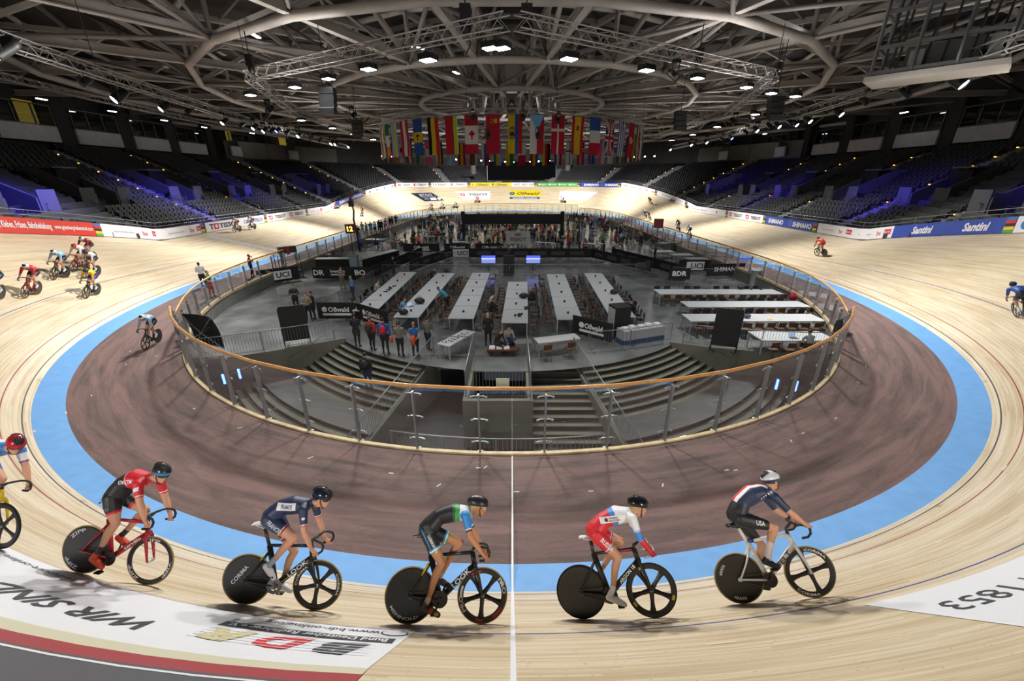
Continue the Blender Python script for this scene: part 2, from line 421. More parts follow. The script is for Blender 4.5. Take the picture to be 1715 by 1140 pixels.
# outer edge: back of the banking (seen from beside) and the hall floor below it
# ---- stripes and stickers
WHITE_P = mat('white_paint', hexc('e9ebee'), .5); BLACK_P = mat('black_paint', hexc('1b1b1d'), .5)
def strip(name, s0, s1, v0, v1, m, lift=.004, label=None, nv=14, slant=0.0, d=False):
    mb = MB(); vv = np.linspace(v0, v1, nv); P = np.zeros((2, nv, 3))
    for i, s in enumerate((s0, s1)): P[i] = track(np.full(nv, s)+slant*(vv-v0), vv, lift)
    mb.grid(P); return mb
mb = strip('', -.025, .025, B0, 8.5, None); 
for i, d in enumerate(np.linspace(0, 3.3, 3)[:-1]):
    pass
P = np.zeros((2, 2, 3))
for i, s in enumerate((-.02, .02)):
    P[i, 0] = inner(s, 3.36, .003); P[i, 1] = track(s, B0, .003)
mb.grid(P)
tag(mb.build('finish_line', WHITE_P), 'thin white line crossing the near curve from the glass barrier up the boards', 'painted line', kind='structure')
mb = strip('', 195.15, 195.85, B0, 8.5, None)
o = mb.build('finish_line', WHITE_P); structure(o)
mb = strip('', 195.48, 195.52, B0, 8.5, None, lift=.007); structure(mb.build('finish_line', BLACK_P))
# short white tape dashes on the apron
TAPE = mat('white_tape', hexc('d8dad8'), .6)
mb = MB()
tape = None
for i, (px, py) in enumerate(((813, 782), (801, 783), (655, 792), (735, 812), (865, 823), (990, 822), (1110, 812), (1217, 787), (1232, 787), (1325, 738), (1345, 725), (1400, 700), (1437, 640), (1450, 613), (1447, 585), (402, 716), (325, 684), (153, 662), (262, 596), (218, 588), (211, 610), (520, 766))):
    P0 = CAMV; r = ray(px, py); q = P0+r*((.003-P0[2])/r[2])
    mbt = MB(); mbt.box((0, 0, 0), (.13, .035, .002))
    if tape is None: tape = mbt.mesh('tape_mark', TAPE)
    o = link('tape_mark', tape, None, q, math.atan2(q[1]+26, q[0])+math.pi/2+(.0 if i % 3 else .9))
    tag(o, 'short strip of white tape stuck on the brown apron', 'tape mark', 'white tape marks on the brown apron', kind='structure')

def panel(name, corners, base, label, texts=(), cat='sticker', lift=.006, grp=None):
    """a printed sheet stuck on the boards. corners: s, v of low-left, low-right, top-right, top-left as read from the infield.
    texts: (word, centre a, centre b, width, height, material, options) in metres on the sheet; a along the reading direction"""
    mb = MB(); mats = [base]
    (sa, va), (sb, vb), (sc, vc), (sd, vd) = corners
    nu, nv = 24, 8; P = np.zeros((nu, nv, 3))
    for i, a in enumerate(np.linspace(0, 1, nu)):
        for j, b in enumerate(np.linspace(0, 1, nv)):
            s = (sa*(1-a)+sb*a)*(1-b)+(sd*(1-a)+sc*a)*b; v = (va*(1-a)+vb*a)*(1-b)+(vd*(1-a)+vc*a)*b
            P[i, j] = track(s, v, lift)
    mb.grid(P, flip=True)
    for t in texts:
        w, a, b, ww, hh, m = t[:6]; opt = t[6] if len(t) > 6 else {}
        if m not in mats: mats.append(m)
        mi = mats.index(m)
        if isinstance(w, str): vs, fs = text_fit(w, ww, hh, **opt)
        else: vs, fs = w
        lf = lift+opt.get('dz', .003) if not isinstance(w, str) else lift+.006
        mb.add(track(np.array([a-p[0] for p in vs]), np.array([b+p[1] for p in vs]), lf), fs, mi)
    o = mb.build(name, mats); return tag(o, label, cat, grp)
def rect(w, h, sh=0.0, n=8):
    vs = []; fs = []
    for i in range(n+1):
        x = -w/2+w*i/n; vs += [(x-sh*h/2, -h/2), (x+sh*h/2, h/2)]
    for i in range(n): fs.append((2*i, 2*i+2, 2*i+3, 2*i+1))
    return vs, fs
def disc(r, ry=None, n=20, inner=0.0):
    ry = ry or r
    if inner:
        vs = [(r*math.cos(2*math.pi*i/n), ry*math.sin(2*math.pi*i/n)) for i in range(n)]+[(r*inner*math.cos(2*math.pi*i/n), ry*inner*math.sin(2*math.pi*i/n)) for i in range(n)]
        return vs, [(i, (i+1) % n, n+(i+1) % n, n+i) for i in range(n)]
    return [(r*math.cos(2*math.pi*i/n), ry*math.sin(2*math.pi*i/n)) for i in range(n)], [tuple(range(n))]
SHEET = mat('sheet_white', hexc('f0f2f6'), .35); INK = mat('sheet_ink', hexc('3a3d42'), .5); RED_I = mat('sheet_red', hexc('d2232e'), .5); GOLD_I = mat('sheet_gold', hexc('cfc58f'), .5)
BEIGE = mat('sheet_beige', hexc('d3cfb4'), .5); DRED = mat('sheet_dark_red', hexc('a33a40'), .5); DGREY = mat('sheet_dark_grey', hexc('55555b'), .5); YEL = mat('sheet_yellow', hexc('f2d213'), .5)
BLU_I = mat('sheet_blue', hexc('2c4fa0'), .5); NAVY = mat('sheet_navy', hexc('243049'), .5)
# the big banner low left; the reading direction runs towards -s. flag stripes sweep across its upper part
def sweep(v0a, v0b, wa, wb, n=14):
    """stripe from s=-9.5 (v0a..+wa) to s=-1.2"""
    vs = []; fs = []
    for i in range(n+1):
        t = i/n; s = -9.5+8.3*t; v = v0a+(v0b-v0a)*t; w = wa+(wb-wa)*t
        vs += [(-s, v), (-s, v+w)]
    for i in range(n): fs.append((2*i, 2*i+2, 2*i+3, 2*i+1))
    return vs, fs
def striped(word, w, h, nstripe, **k):
    return text_fit(word, w, h, **k)
BANNER = [(-1.08, 3.14), (-9.5, 3.1), (-9.5, 6.6), (-1.45, 6.6)]
tx = [('WIR SIND', -4.62, 3.97, 2.15, .30, INK, dict(bold=.02, shear=.25)),
      ('www.bdr-online.org', -2.08, 3.26, 1.30, .14, INK), (rect(1.86, .16), -2.13, 3.53, 0, 0, INK),
      ('Bund Deutscher Radfahrer e.V.', -2.13, 3.53, 1.72, .10, SHEET, dict(bold=.02)),
      ('B', -1.62, 3.86, .46, .36, INK, dict(bold=.05, shear=.3)), ('D', -2.2, 3.86, .50, .36, RED_I, dict(bold=.04, shear=.3)), ('R', -2.78, 3.86, .48, .36, GOLD_I, dict(bold=.05, shear=.3)),
      (disc(.15, .10), -1.27, 3.26, 0, 0, INK), (disc(.13, .085), -1.27, 3.26, 0, 0, SHEET, dict(dz=.006)), ('GP', -1.27, 3.26, .12, .07, INK),
      (sweep(4.72, 4.32, .30, .14), 0, 0, 0, 0, BEIGE), (sweep(5.02, 4.46, .2, .2), 0, 0, 0, 0, DRED), (sweep(5.22, 4.66, 1.2, 1.3), 0, 0, 0, 0, DGREY), (sweep(5.22, 4.72, .035, .035), 0, 0, 0, 0, SHEET, dict(dz=.006))]
for q in range(5):
    tx.append((rect(1.75, .012), -2.2, 3.71+q*.075, 0, 0, SHEET, dict(dz=.008)))
tx.append(('radsport-online', -6.0, 3.3, 1.3, .12, INK))
panel('floor_banner', BANNER, SHEET, 'large white advertising sheet on the near boards with red and grey sweeping stripes', tx, 'banner')
panel('floor_banner', [(10.5, 3.4), (3.98, 3.34), (4.9, 6.4), (11.5, 6.4)], SHEET, 'white advertising sheet at the right edge of the near boards with the number 1853',
      [('1853', 4.92, 3.93, .95, .3, INK), (rect(1.6, .22), 6.3, 4.4, 0, 0, INK), ('T', 5.72, 3.93, .2, .3, INK)], 'banner')
# pale repair patches in the boards of the near curve
PATCH = mat('patch_wood', hexc('e8dcc2'), .5)
for i, (px, py) in enumerate(((1433, 973), (1618, 915), (1575, 905), (1485, 940), (1451, 947), (1500, 912), (1208, 1076), (110, 690), (60, 720), (1682, 786), (620, 1012))):
    s, v = inv_track(px, py)
    w = (.3, .22, .16)[i % 3]
    mb = strip('', s-w/2, s+w/2, v-.02, v+.02, None, lift=.003, nv=2)
    tag(mb.build('repair_patch', PATCH), 'pale new batten let into the boards of the near curve', 'repair patch', 'pale repair battens in the near boards', kind='structure')
for i, (px, py) in enumerate(((1650, 639), (1570, 846), (65, 635), (140, 838))):
    s, v = inv_track(px, py)
    mb = MB()
    for q in range(4):
        a = strip('', s-.08, s+.08, v-.06+q*.035, v-.05+q*.035, None, lift=.003, nv=2); mb.add(a.v, a.f)
    tag(mb.build('stencil_mark', mat('stencil', hexc('77664f'), .6)), 'small stencilled metre mark beside the black line', 'painted mark', 'stencilled metre marks beside the black line', kind='structure')
# sheets on the far banking
def far_panel(px0, px1, v0, v1, sl0, sl1, *a, **k):
    s0 = inv_track(px0, 332)[0]; s1 = inv_track(px1, 332)[0]
    panel('floor_banner', [(s0, v0), (s1, v0), (s1-sl1, v1), (s0-sl0, v1)], *a, **k)
    return (s0+s1)/2
VL, VH = 4.4, 7.2
def mid(px0, px1): return (inv_track(px0, 332)[0]+inv_track(px1, 332)[0])/2
m_ = mid(708, 740); 
far_panel(708, 742, VL-.1, VH-.3, -2.0, -1.8, NAVY, 'dark blue slanted advertising sheet on the far banking, left of the white one', [('BEST PLACE', m_+1.0, VH-1.0, 2.9, .7, SHEET), (rect(3.3, .07), m_+.6, VH-1.6, 0, 0, SHEET), (rect(1.4, .7), m_-.2, VL+.55, 0, 0, SHEET), (disc(.4), m_-1.5, VL+.55, 0, 0, SHEET), ('GTEC', m_+1.4, VL+.6, 1.2, .4, SHEET), ('MCB', m_-1.5, VL+.55, .5, .3, NAVY)], cat='banner')
m_ = mid(775, 821)
far_panel(774, 821, VL, VH, -1.0, .3, SHEET, 'white advertising sheet with a red square and large black letters on the far banking', [('TISSOT', m_-.6, VL+1.6, 4.0, .75, INK, dict(bold=.02)), (rect(.9, .8), m_+2.7, VL+1.6, 0, 0, RED_I), ('T', m_+3.5, VL+1.6, .5, .7, INK), ('+', m_+2.7, VL+1.6, .55, .5, SHEET, dict(bold=.06))], cat='banner')
m_ = mid(854, 904)
far_panel(854, 904, VL+1.0, VH+.2, 0, 0, YEL, 'large yellow advertising sheet with black letters in the middle of the far banking', [('Oßwald', m_-.6, VL+1.95, 4.6, .95, INK, dict(shear=.3, bold=.02)), (disc(.55, .5), m_+2.7, VL+1.9, 0, 0, BLU_I), (disc(.2, .18), m_+2.7, VL+1.9, 0, 0, YEL, dict(dz=.007))], cat='banner')
far_panel(854, 904, VL+.1, VL+.75, 0, 0, BLU_I, 'narrow blue web address strip below the large yellow sheet', [('www.folien-osswald.de', m_, VL+.42, 5.2, .42, SHEET, dict(bold=.02))], cat='banner')
m_ = mid(938, 985)
far_panel(937, 985, VL, VH, -.4, 1.4, SHEET, 'white slanted sheet with pale grey letters on the far banking, right of the yellow one', [('CERATIZIT', m_-.8, VL+1.5, 3.6, .5, mat('pale_grey_ink', hexc('c3c6ca'), .5))], cat='banner')
# ------------------------------------------------------------------ advertising boards round the top of the track
def edge(s, d=0.0, up=0.0):
    """d metres beyond the top edge of the boards, up metres above it"""
    x, y, nx, ny, k = center(s); o, z = BS+(BC-BS)*k+d, BSZ+(BCZ-BSZ)*k+up
    return np.stack([x+nx*o, y+ny*o, z], -1)
_bs = np.arange(24, 222, .1); _bp = project(edge(_bs))
def board_s(px):
    j = np.argmin(np.abs(_bp[:, 0]-px)+np.where(np.abs(_bp[:, 1]-330) < 130, 0, 1e4)); return float(_bs[j])
RAIN = [cm('2a6fb8'), cm('c42a30'), cm('1c1c1e'), cm('e8c53a'), cm('55a23c')]
WB_ = mat('board_white', hexc('ebebf2'), .4); BH = 0.92
def board_fn(s_mid, lift):
    return lambda a, b: edge(s_mid-a, .02-lift, .06+b)
nb = 0
def board(px0, px1, base, label, texts=(), strip_at=None):
    global nb
    s1, s0 = board_s(px0) if px0 is not None else 221.9, board_s(px1) if px1 is not None else 24.5
    L = s1-s0; m = (s0+s1)/2; mats = [base]; mb = MB()
    nu = max(4, int(L/1.2)); P = np.zeros((nu+1, 4, 3))
    for i, s in enumerate(np.linspace(s0, s1, nu+1)):
        for j, (d, u) in enumerate(((.02, .06), (.02, .06+BH), (.09, .06+BH), (.09, .06))): P[i, j] = edge(s, d, u)
    mb.grid(P)
    root = None
    def mi(mt):
        if mt not in mats: mats.append(mt)
        return mats.index(mt)
    if strip_at:
        ss = s1-.28 if strip_at == 'L' else s0+.28
        for q in range(5):
            mb.add([edge(ss+a, .0, .06+BH*(1-(q+b)/5)) for a, b in ((-.27, 0), (.27, 0), (.27, 1), (-.27, 1))], [(0, 1, 2, 3)], mi(RAIN[q]))
    for t in texts:
        w, a, b, ww, hh, mt = t[:6]; opt = t[6] if len(t) > 6 else {}
        sh = text_fit(w, ww*L, hh, **opt) if isinstance(w, str) else w
        lf = .012 if not isinstance(w, str) else .02
        f = board_fn(m-a*L, lf)
        mb.add([f(x, b*BH+y) for x, y in sh[0]], sh[1], mi(mt))
    nb += 1
    return tag(mb.build('advertising_board', mats), label, 'advertising board', 'advertising boards round the track')
GREY_T = mat('board_grey_ink', hexc('9a9aa2'), .5); BE_RED = mat('board_be_red', hexc('c8203c'), .5); SH_BLUE = mat('board_blue', hexc('2b49a8'), .45); O_YEL = mat('board_yellow', hexc('e9cf2c'), .45); GRN = mat('board_green', hexc('4aa346'), .45)
def tissot(a): return [(rect(.55, .5), a-.155, .5, 0, 0, BE_RED), ('+', a-.155, .5, .03, .34, SHEET, dict(bold=.06)), ('T', a-.2, .5, .035, .5, INK, dict(bold=.03)), ('TISSOT', a+.04, .5, .24, .42, INK, dict(bold=.03))]
def berlin(L): return [('Sportmetropole', -.33, .46, .17, .22, GREY_T), ('be', -.15, .5, .045, .42, BE_RED), (rect(L*.075, .42), -.04, .55, 0, 0, BE_RED), ('Berlin', -.04, .55, .062, .24, SHEET), ('Sportmetropole', .17, .46, .17, .22, GREY_T), ('be', .345, .5, .045, .42, BE_RED), (rect(L*.075, .42), .44, .55, 0, 0, BE_RED), ('Berlin', .44, .55, .062, .24, SHEET)]
def blen(a, b): return board_s(a)-board_s(b)
_sg = lambda a, b: (((221.9+board_s(176))/2-(board_s(a)+board_s(b))/2)/(221.9-board_s(176)), (board_s(a)-board_s(b))/(221.9-board_s(176)))
(_a1, _w1), (_a2, _w2) = _sg(1, 92), _sg(97, 161)
board(None, 176, mat('board_red', hexc('cf3527'), .45), 'long red advertising board with white lettering, furthest left', [('n, Kleben, Fräsen, Bahnbeklebung', _a1, .5, _w1, .5, SHEET, dict(bold=.02)), ('www.gramberg-haberstroh.com', _a2, .5, _w2, .36, SHEET, dict(bold=.02))], 'R')
board(176, 345, WB_, 'white board with two red boxed words, right of the long red board', berlin(blen(176, 345)), 'R')
board(347, 448, WB_, 'white advertising board with one large black word beside the wide start line', [('T', -.42, .5, .05, .55, INK, dict(bold=.03)), (rect(.75, .6), -.355, .5, 0, 0, BE_RED), ('+', -.355, .5, .04, .4, SHEET, dict(bold=.06)), ('TISSOT', -.16, .5, .3, .5, INK, dict(bold=.03)), ('COSPATECH', .24, .48, .34, .42, mat('board_ink_blue', hexc('3b4f9a'), .5), dict(bold=.02))], 'R')
board(449, 516, WB_, 'white board with two black words and red squares on the left straight', tissot(-.25)+tissot(.22), 'R')
board(517, 565, WB_, 'white board with two red boxed words in the far left bend', berlin(blen(517, 565)), 'R')
board(566, 612, SH_BLUE, 'blue board with white words in the far left bend', [('SHIMANO', -.24, .48, .36, .5, SHEET, dict(bold=.04)), ('SHIMANO', .24, .48, .36, .5, SHEET, dict(bold=.04))], 'R')
board(613, 664, WB_, 'white board with small blue emblems in the far left bend', [(disc(.22), a, .5, 0, 0, cm('4a7fc0')) for a in (-.35, -.1, .15, .38)]+[(rect(1.2, .12), a+.1, .5, 0, 0, GREY_T) for a in (-.35, -.1, .15)], 'R')
board(665, 722, WB_, 'white board with black words above the dark blue sheet at the far end', tissot(-.25)+tissot(.22), 'R')
board(723, 787, WB_, 'white board with black words ending at the yellow board', tissot(-.25)+tissot(.22), 'R')
board(788, 857, O_YEL, 'yellow advertising board with black words at the far end', [('Oßwald', -.2, .48, .3, .55, INK, dict(shear=.3, bold=.02)), ('Oßwald', .26, .48, .3, .55, INK, dict(shear=.3, bold=.02)), (disc(.28), -.42, .5, 0, 0, SH_BLUE), (disc(.28), .06, .5, 0, 0, SH_BLUE)])
board(857, 899, WB_, 'white advertising board with three short black marks at the far end', [('UCI', a, .5, .2, .42, INK, dict(bold=.03)) for a in (-.3, 0, .3)], 'R')
board(900, 971, GRN, 'green advertising board at the far end', [('tractos', a, .5, .13, .36, SHEET) for a in (-.35, -.12, .12, .36)]+[(disc(.2), a-.1, .5, 0, 0, SHEET) for a in (-.35, -.12, .12, .36)], 'R')
board(972, 1039, SH_BLUE, 'blue board with white words right of the green board', [('SHIMANO', -.24, .48, .36, .5, SHEET, dict(bold=.04)), (rect(.5, .6), .02, .5, 0, 0, cm('3c62d0')), ('SHIMANO', .27, .48, .36, .5, SHEET, dict(bold=.04))], 'R')
board(1040, 1099, WB_, 'white board with five red and grey pictures right of the far blue board', [(rect(.9, .42), a, .5, 0, 0, cm('c9a9a4')) for a in (-.38, -.19, 0, .19, .38)]+[('SPORT', a, .42, .1, .15, BE_RED) for a in (-.38, -.19, 0, .19, .38)], 'R')
board(1100, 1149, WB_, 'white board with faint grey lettering, upper one in the far right bend', [('olympiastützpunkt', 0, .5, .7, .26, GREY_T)], 'R')
board(1150, 1217, WB_, 'white board with faint grey lettering, lower one in the far right bend', [('Velomax Berlin', -.2, .5, .4, .26, GREY_T), (disc(.25), .25, .5, 0, 0, GREY_T)], 'R')
board(1218, 1280, WB_, 'white board with two black words and red squares on the right straight', tissot(-.25)+tissot(.22), 'R')
board(1281, 1366, SH_BLUE, 'blue board with two upright white words on the right straight', [('SHIMANO', -.28, .48, .32, .52, SHEET, dict(bold=.04)), (rect(.6, .7), .02, .5, 0, 0, cm('3c62d0')), ('SHIMANO', .24, .48, .34, .52, SHEET, dict(bold=.04))], 'R')
board(1367, 1491, WB_, 'white board with two red boxed words on the right straight', berlin(blen(1367, 1491)), None)
board(1491, 1693, SH_BLUE, 'long blue advertising board with two slanted white words at the right', [('Santini', -.2, .5, .19, .56, SHEET, dict(bold=.04, shear=.2)), ('Santini', .24, .5, .19, .56, SHEET, dict(bold=.04, shear=.2))], 'R')
board(1694, None, WB_, 'white board with a blue ball emblem at the right picture edge', [(disc(.3), -.42, .5, 0, 0, cm('2f7fc4')), ('velomax', -.25, .42, .2, .25, INK)])
# double hand rail behind the boards
STEEL = mat('galvanised_steel', hexc('8d9196'), .35, .6); STEEL_D = mat('dark_steel', hexc('4d5054'), .4, .5)
rail = thing('board_railing', 'grey double tube railing running behind the advertising boards', 'railing')
ss = np.arange(22, 224, 1.0)
for u in (1.2, 1.5): MB().tube(edge(ss, .35, u), .028, 6).build('rail_tube', STEEL, rail, True)
mb = MB()
for s in np.arange(22, 224, 2.0): mb.tube([edge(s, .35, 0), edge(s, .35, 1.5)], .02, 5)
o = mb.build('rail_posts', STEEL, rail); o['kind'] = 'stuff'
# ------------------------------------------------------------------ stands
NR, RISE, TREAD = 18, .40, .87
def row(s, i, d=0.0, up=0.0):
    x, y, nx, ny, k = center(s); top = 25.1+(15.8-25.1)*k
    o = top-TREAD*(NR-1-i)+d
    return np.stack([x+nx*o, y+ny*o, np.zeros_like(x)+2.9+RISE*i+up], -1)
def row_ok(s, i):
    k = center(s)[4]; return 2.9+RISE*i > BSZ+(BCZ-BSZ)*k+.35
CON_D = mat('stand_concrete', hexc('46474b'), .85, mottle=.12, scale=1.0)
SS = np.arange(16, 229, .75)
mb = MB()
for i in range(NR):
    run = []
    for s in list(SS)+[None]:
        if s is not None and row_ok(s, i): run.append(s)
        else:
            if len(run) > 2:
                a = np.array(run); P = np.stack([row(a, i, -TREAD/2, -RISE), row(a, i, -TREAD/2), row(a, i, TREAD/2), row(a, i, TREAD/2, -.5)], 1)
                mb.grid(P)
            run = []
structure(mb.build('floor_stands', CON_D))
# front skirt between the railing and the first row
mb = MB(); P = []
for s in SS:
    i0 = next(i for i in range(NR) if row_ok(s, i)); P.append([edge(s, .09, 0.0), edge(s, .95, 0.0), row(s, i0, -TREAD/2, -RISE+.05), row(s, i0, -TREAD/2, 0)])
mb.grid(np.array(P)); structure(mb.build('wall_stand_front', CON_D))
AISLES = [s for s in np.arange(18.5, 229, 9.6)]
VOMS = [(AISLES[i]+AISLES[i+1])/2+2.2 for i in range(0, len(AISLES)-1)]
VOMS = [s for s in VOMS if center(s)[4] < .55 and 22 < s < 226]
STEP_L = mat('aisle_concrete', hexc('73747a'), .85); ORANGE = mat('step_light', hexc('ff8a20'), .5, emit=(1, .35, .04), strength=6)
aisle_step = None
for n, s in enumerate(AISLES):
    t = thing('aisle_stairs', 'concrete aisle stairs with small orange step lights between two seat blocks', 'stairs', group='aisle stairs of the stands'); structure(t)
    mb = MB(); lm = MB()
    for i in range(NR):
        if not row_ok(s, i): continue
        for q in (0, 1):
            a, b = row(s-.55, i, -TREAD/2+q*TREAD/2-.1, -.3+q*.2), row(s+.55, i, -TREAD/2+q*TREAD/2-.1, -.3+q*.2)
            c = (a+b)/2; dirv = b-a
            mb.box(c+np.array((0, 0, .06+.1)), (float(np.linalg.norm(dirv)), .5, .22), math.atan2(dirv[1], dirv[0]))
        if i % 2 == (n % 2) and 3 < i:
            c = row(s+.62, i, -TREAD/2, .12); lm.box(c, (.14, .06, .07), math.atan2(dirv[1], dirv[0]))
    mb.build('steps', STEP_L, t)
    if lm.f: lm.build('step_light', ORANGE, t)
SHADE_IN = mat('opening_shade', hexc('0b0b0c'), .9); PARA = mat('parapet_concrete', hexc('55565b'), .8, mottle=.08, scale=2)  # near-black colour stands in for the shade inside openings
for s in VOMS:
    t = thing('stand_entrance', 'dark doorway with concrete side walls cut into the stands', 'entrance', group='doorways in the stands'); structure(t)
    a, b = row(s, 5, 0, 0), row(s, 11, 0, 0); ang = math.atan2(b[1]-a[1], b[0]-a[0]); R = Matrix.Rotation(ang, 4, 'Z')
    for q in (-1, 1):
        mb = MB(); p0 = row(s, 5, -.4, -.2); off = R @ Vector((0, q*1.05, 0))
        poly = [(0, 0), (6.0, 0), (6.0, 3.4), (4.6, 3.4), (0, 1.2)]
        Mx = Matrix.Translation(Vector(p0)+off) @ R @ Matrix.Rotation(math.pi/2, 4, 'X')
        mb.prism(poly, -.09, .09, 0, Mx); 
        w2 = MB(); Mq = Matrix.Translation(Vector(p0)+R @ Vector((0, q*1.75, 0))) @ R
        w2.box((0, 0, 0), (.12, 1.3, 1.9), 0, 0); w2.v = [tuple(Mq @ (Vector(v)+Vector((.0, 0, .75)))) for v in w2.v]
        mb.add(w2.v, w2.f); mb.build('side_wall', PARA, t)
    mb = MB(); mb.box((0, 0, 0), (.1, 2.0, 2.3)); mb.v = [tuple(Matrix.Translation(Vector(row(s, 8, -.2, .6))) @ R @ Vector(v)) for v in mb.v]; mb.build('door_shade', SHADE_IN, t)  # black panel in place of the shade inside the doorway
    mb = MB(); mb.box((0, 0, 0), (2.4, 2.1, .14)); mb.v = [tuple(Matrix.Translation(Vector(row(s, 9, .2, 1.55))) @ R @ Vector(v)) for v in mb.v]; mb.build('lintel', PARA, t)
# seats: one folded seat, set out along the rows
SEAT_M = mat('seat_plastic', hexc('17181c'), .6); SEAT_F = mat('seat_bracket', hexc('3c3d42'), .5)
sb = MB()
sb.box((.10, 0, .62), (.05, .44, .46), 0, 0, Matrix.Rotation(.2, 3, 'Y')); sb.box((-.06, 0, .50), (.06, .43, .36), 0, 0, Matrix.Rotation(.12, 3, 'Y'))
sb.box((.05, -.15, .2), (.06, .04, .4), 0, 1); sb.box((.05, .15, .2), (.06, .04, .4), 0, 1)
seat_me = sb.mesh('stadium_seat', [SEAT_M, SEAT_F])
spots = []; yb = APEX+BC
XS0, XS1 = at_y(817, 306, yb+2.6)[0]-.5, at_y(930, 306, yb+2.6)[0]+.5
COLS = [at_y(px, 285, yy) for px, yy in ((793, yb+5.5), (951, yb+5.5), (629, yb+8), (1120, yb+8))]
for i in range(NR):
    for s in np.arange(17, 228, .25):
        pass
sx, sy, snx, sny, sk = center(np.arange(0, LAP, .05)); 
for i in range(NR):
    path = row(np.arange(16.5, 228.5, .05), i); arc = np.concatenate([[0], np.cumsum(np.linalg.norm(np.diff(path, axis=0), axis=1))])
    for t in np.arange(.3, arc[-1], .56):
        s = float(np.interp(t, arc, np.arange(16.5, 228.5, .05)))
        if not row_ok(s, i): continue
        if min(abs(s-a) for a in AISLES) < .85: continue
        if 4 <= i <= 11 and min(abs(s-a) for a in VOMS) < (2.0 if i < 9 else 1.3): continue
        p = row(s, i, .12); _, _, nx, ny, _ = center(s)
        if p[1] > 50 and (i < 12 and XS0 < p[0] < XS1 or any(math.hypot(p[0]-c[0], p[1]-c[1]) < 1.3 for c in COLS)): continue
        spots.append((p, math.atan2(float(ny), float(nx)), s))
pts = np.array([q[0] for q in spots]); pp = project(pts); vis = (pp[:, 0] > -8) & (pp[:, 0] < 1723) & (pp[:, 2] > 0)
order = np.argsort(np.where(vis, np.linalg.norm(pts-CAMV, axis=1), 1e6))
near = set(int(i) for i in order[:300])
mass = MB(); sv = np.array(sb.v)
for n, (p, a, s) in enumerate(spots):
    if n in near:
        o = link('stadium_seat', seat_me, None, p, a)
        tag(o, 'black folding seat in the left stand' if p[0] < 0 else 'black folding seat in the right stand', 'seat', 'black folding seats of the left stand' if p[0] < 0 else 'black folding seats of the right stand')
    elif vis[n]:
        c, d = math.cos(a), math.sin(a)
        mass.add(np.stack([sv[:, 0]*c-sv[:, 1]*d+p[0], sv[:, 0]*d+sv[:, 1]*c+p[1], sv[:, 2]+p[2]], 1), sb.f[:12], 0)
me = mass.mesh('stadium_seats', [SEAT_M]); tag(link('stadium_seats', me), 'rows of black folding seats further along the stands', 'seats', kind='stuff')
# railings standing in the seat blocks
for n, s in enumerate(AISLES[1:-1]):
    if center(s)[4] > .6: continue
    mb = MB(); q = s+1.0; r0 = next(i for i in range(NR) if row_ok(q, i))
    mb.tube([row(q, r0, -.3, .1), row(q, r0, -.3, 1.0), row(q, r0+4, -.3, 1.0), row(q, r0+4, -.3, .1)], .025, 6)
    mb.tube([row(q, r0+2, -.3, .1), row(q, r0+2, -.3, 1.0)], .02, 6)
    tag(mb.build('stand_handrail', STEEL, None, True), 'grey tube handrail standing among the lower seat rows', 'handrail', 'handrails of the lower seat rows')
for s in VOMS:
    mb = MB()
    for u in (1.0, .55): mb.tube([row(s-3.4, 4, -.2, u), row(s-1.2, 4, -.2, u)], .022, 6); mb.tube([row(s+1.2, 4, -.2, u), row(s+3.4, 4, -.2, u)], .022, 6)
    for q in (-3.4, -2.3, -1.2, 1.2, 2.3, 3.4): mb.tube([row(s+q, 4, -.2, 0), row(s+q, 4, -.2, 1.0)], .02, 6)
    tag(mb.build('stand_barrier', STEEL_D, None, True), 'grey tube barrier on both sides of a stand doorway', 'barrier', 'tube barriers beside the stand doorways')
# walkway, back wall, boxes with windows
def back(s, d, z): 
    p = row(s, NR-1, d, 0); p[..., 2] = z; return p
mb = MB(); a = SS; P = np.stack([row(a, NR-1, TREAD/2, -.5), row(a, NR-1, TREAD/2, .1), row(a, NR-1, 3.2, .1)], 1); mb.grid(P); structure(mb.build('floor_walkway', CON_D))
WALL_D = mat('hall_wall_dark', hexc('3f3d3e'), .8, mottle=.15, scale=.8)
mb = MB(); P = np.stack([back(a, 3.3, 9.6), back(a, 3.3, 19.5)], 1); mb.grid(P); structure(mb.build('wall_hall', WALL_D))
WIN_G = glass_mat('window_glass', (.75, .78, .8), 1.0); FRAME = mat('window_frame', hexc('4c4a4a'), .5); ROOM_Y = mat('room_glow', hexc('b09a4c'), .8, emit=hexc('b59a3c'), strength=.28); ROOM_D = mat('room_dark', hexc('2a2724'), .8)  # yellow room wall glows in place of lamps inside; unlit rooms get dark walls
LAMPW = mat('tube_lamp', (1, 1, 1), .5, emit=(1, .98, .93), strength=9)
nw = 0
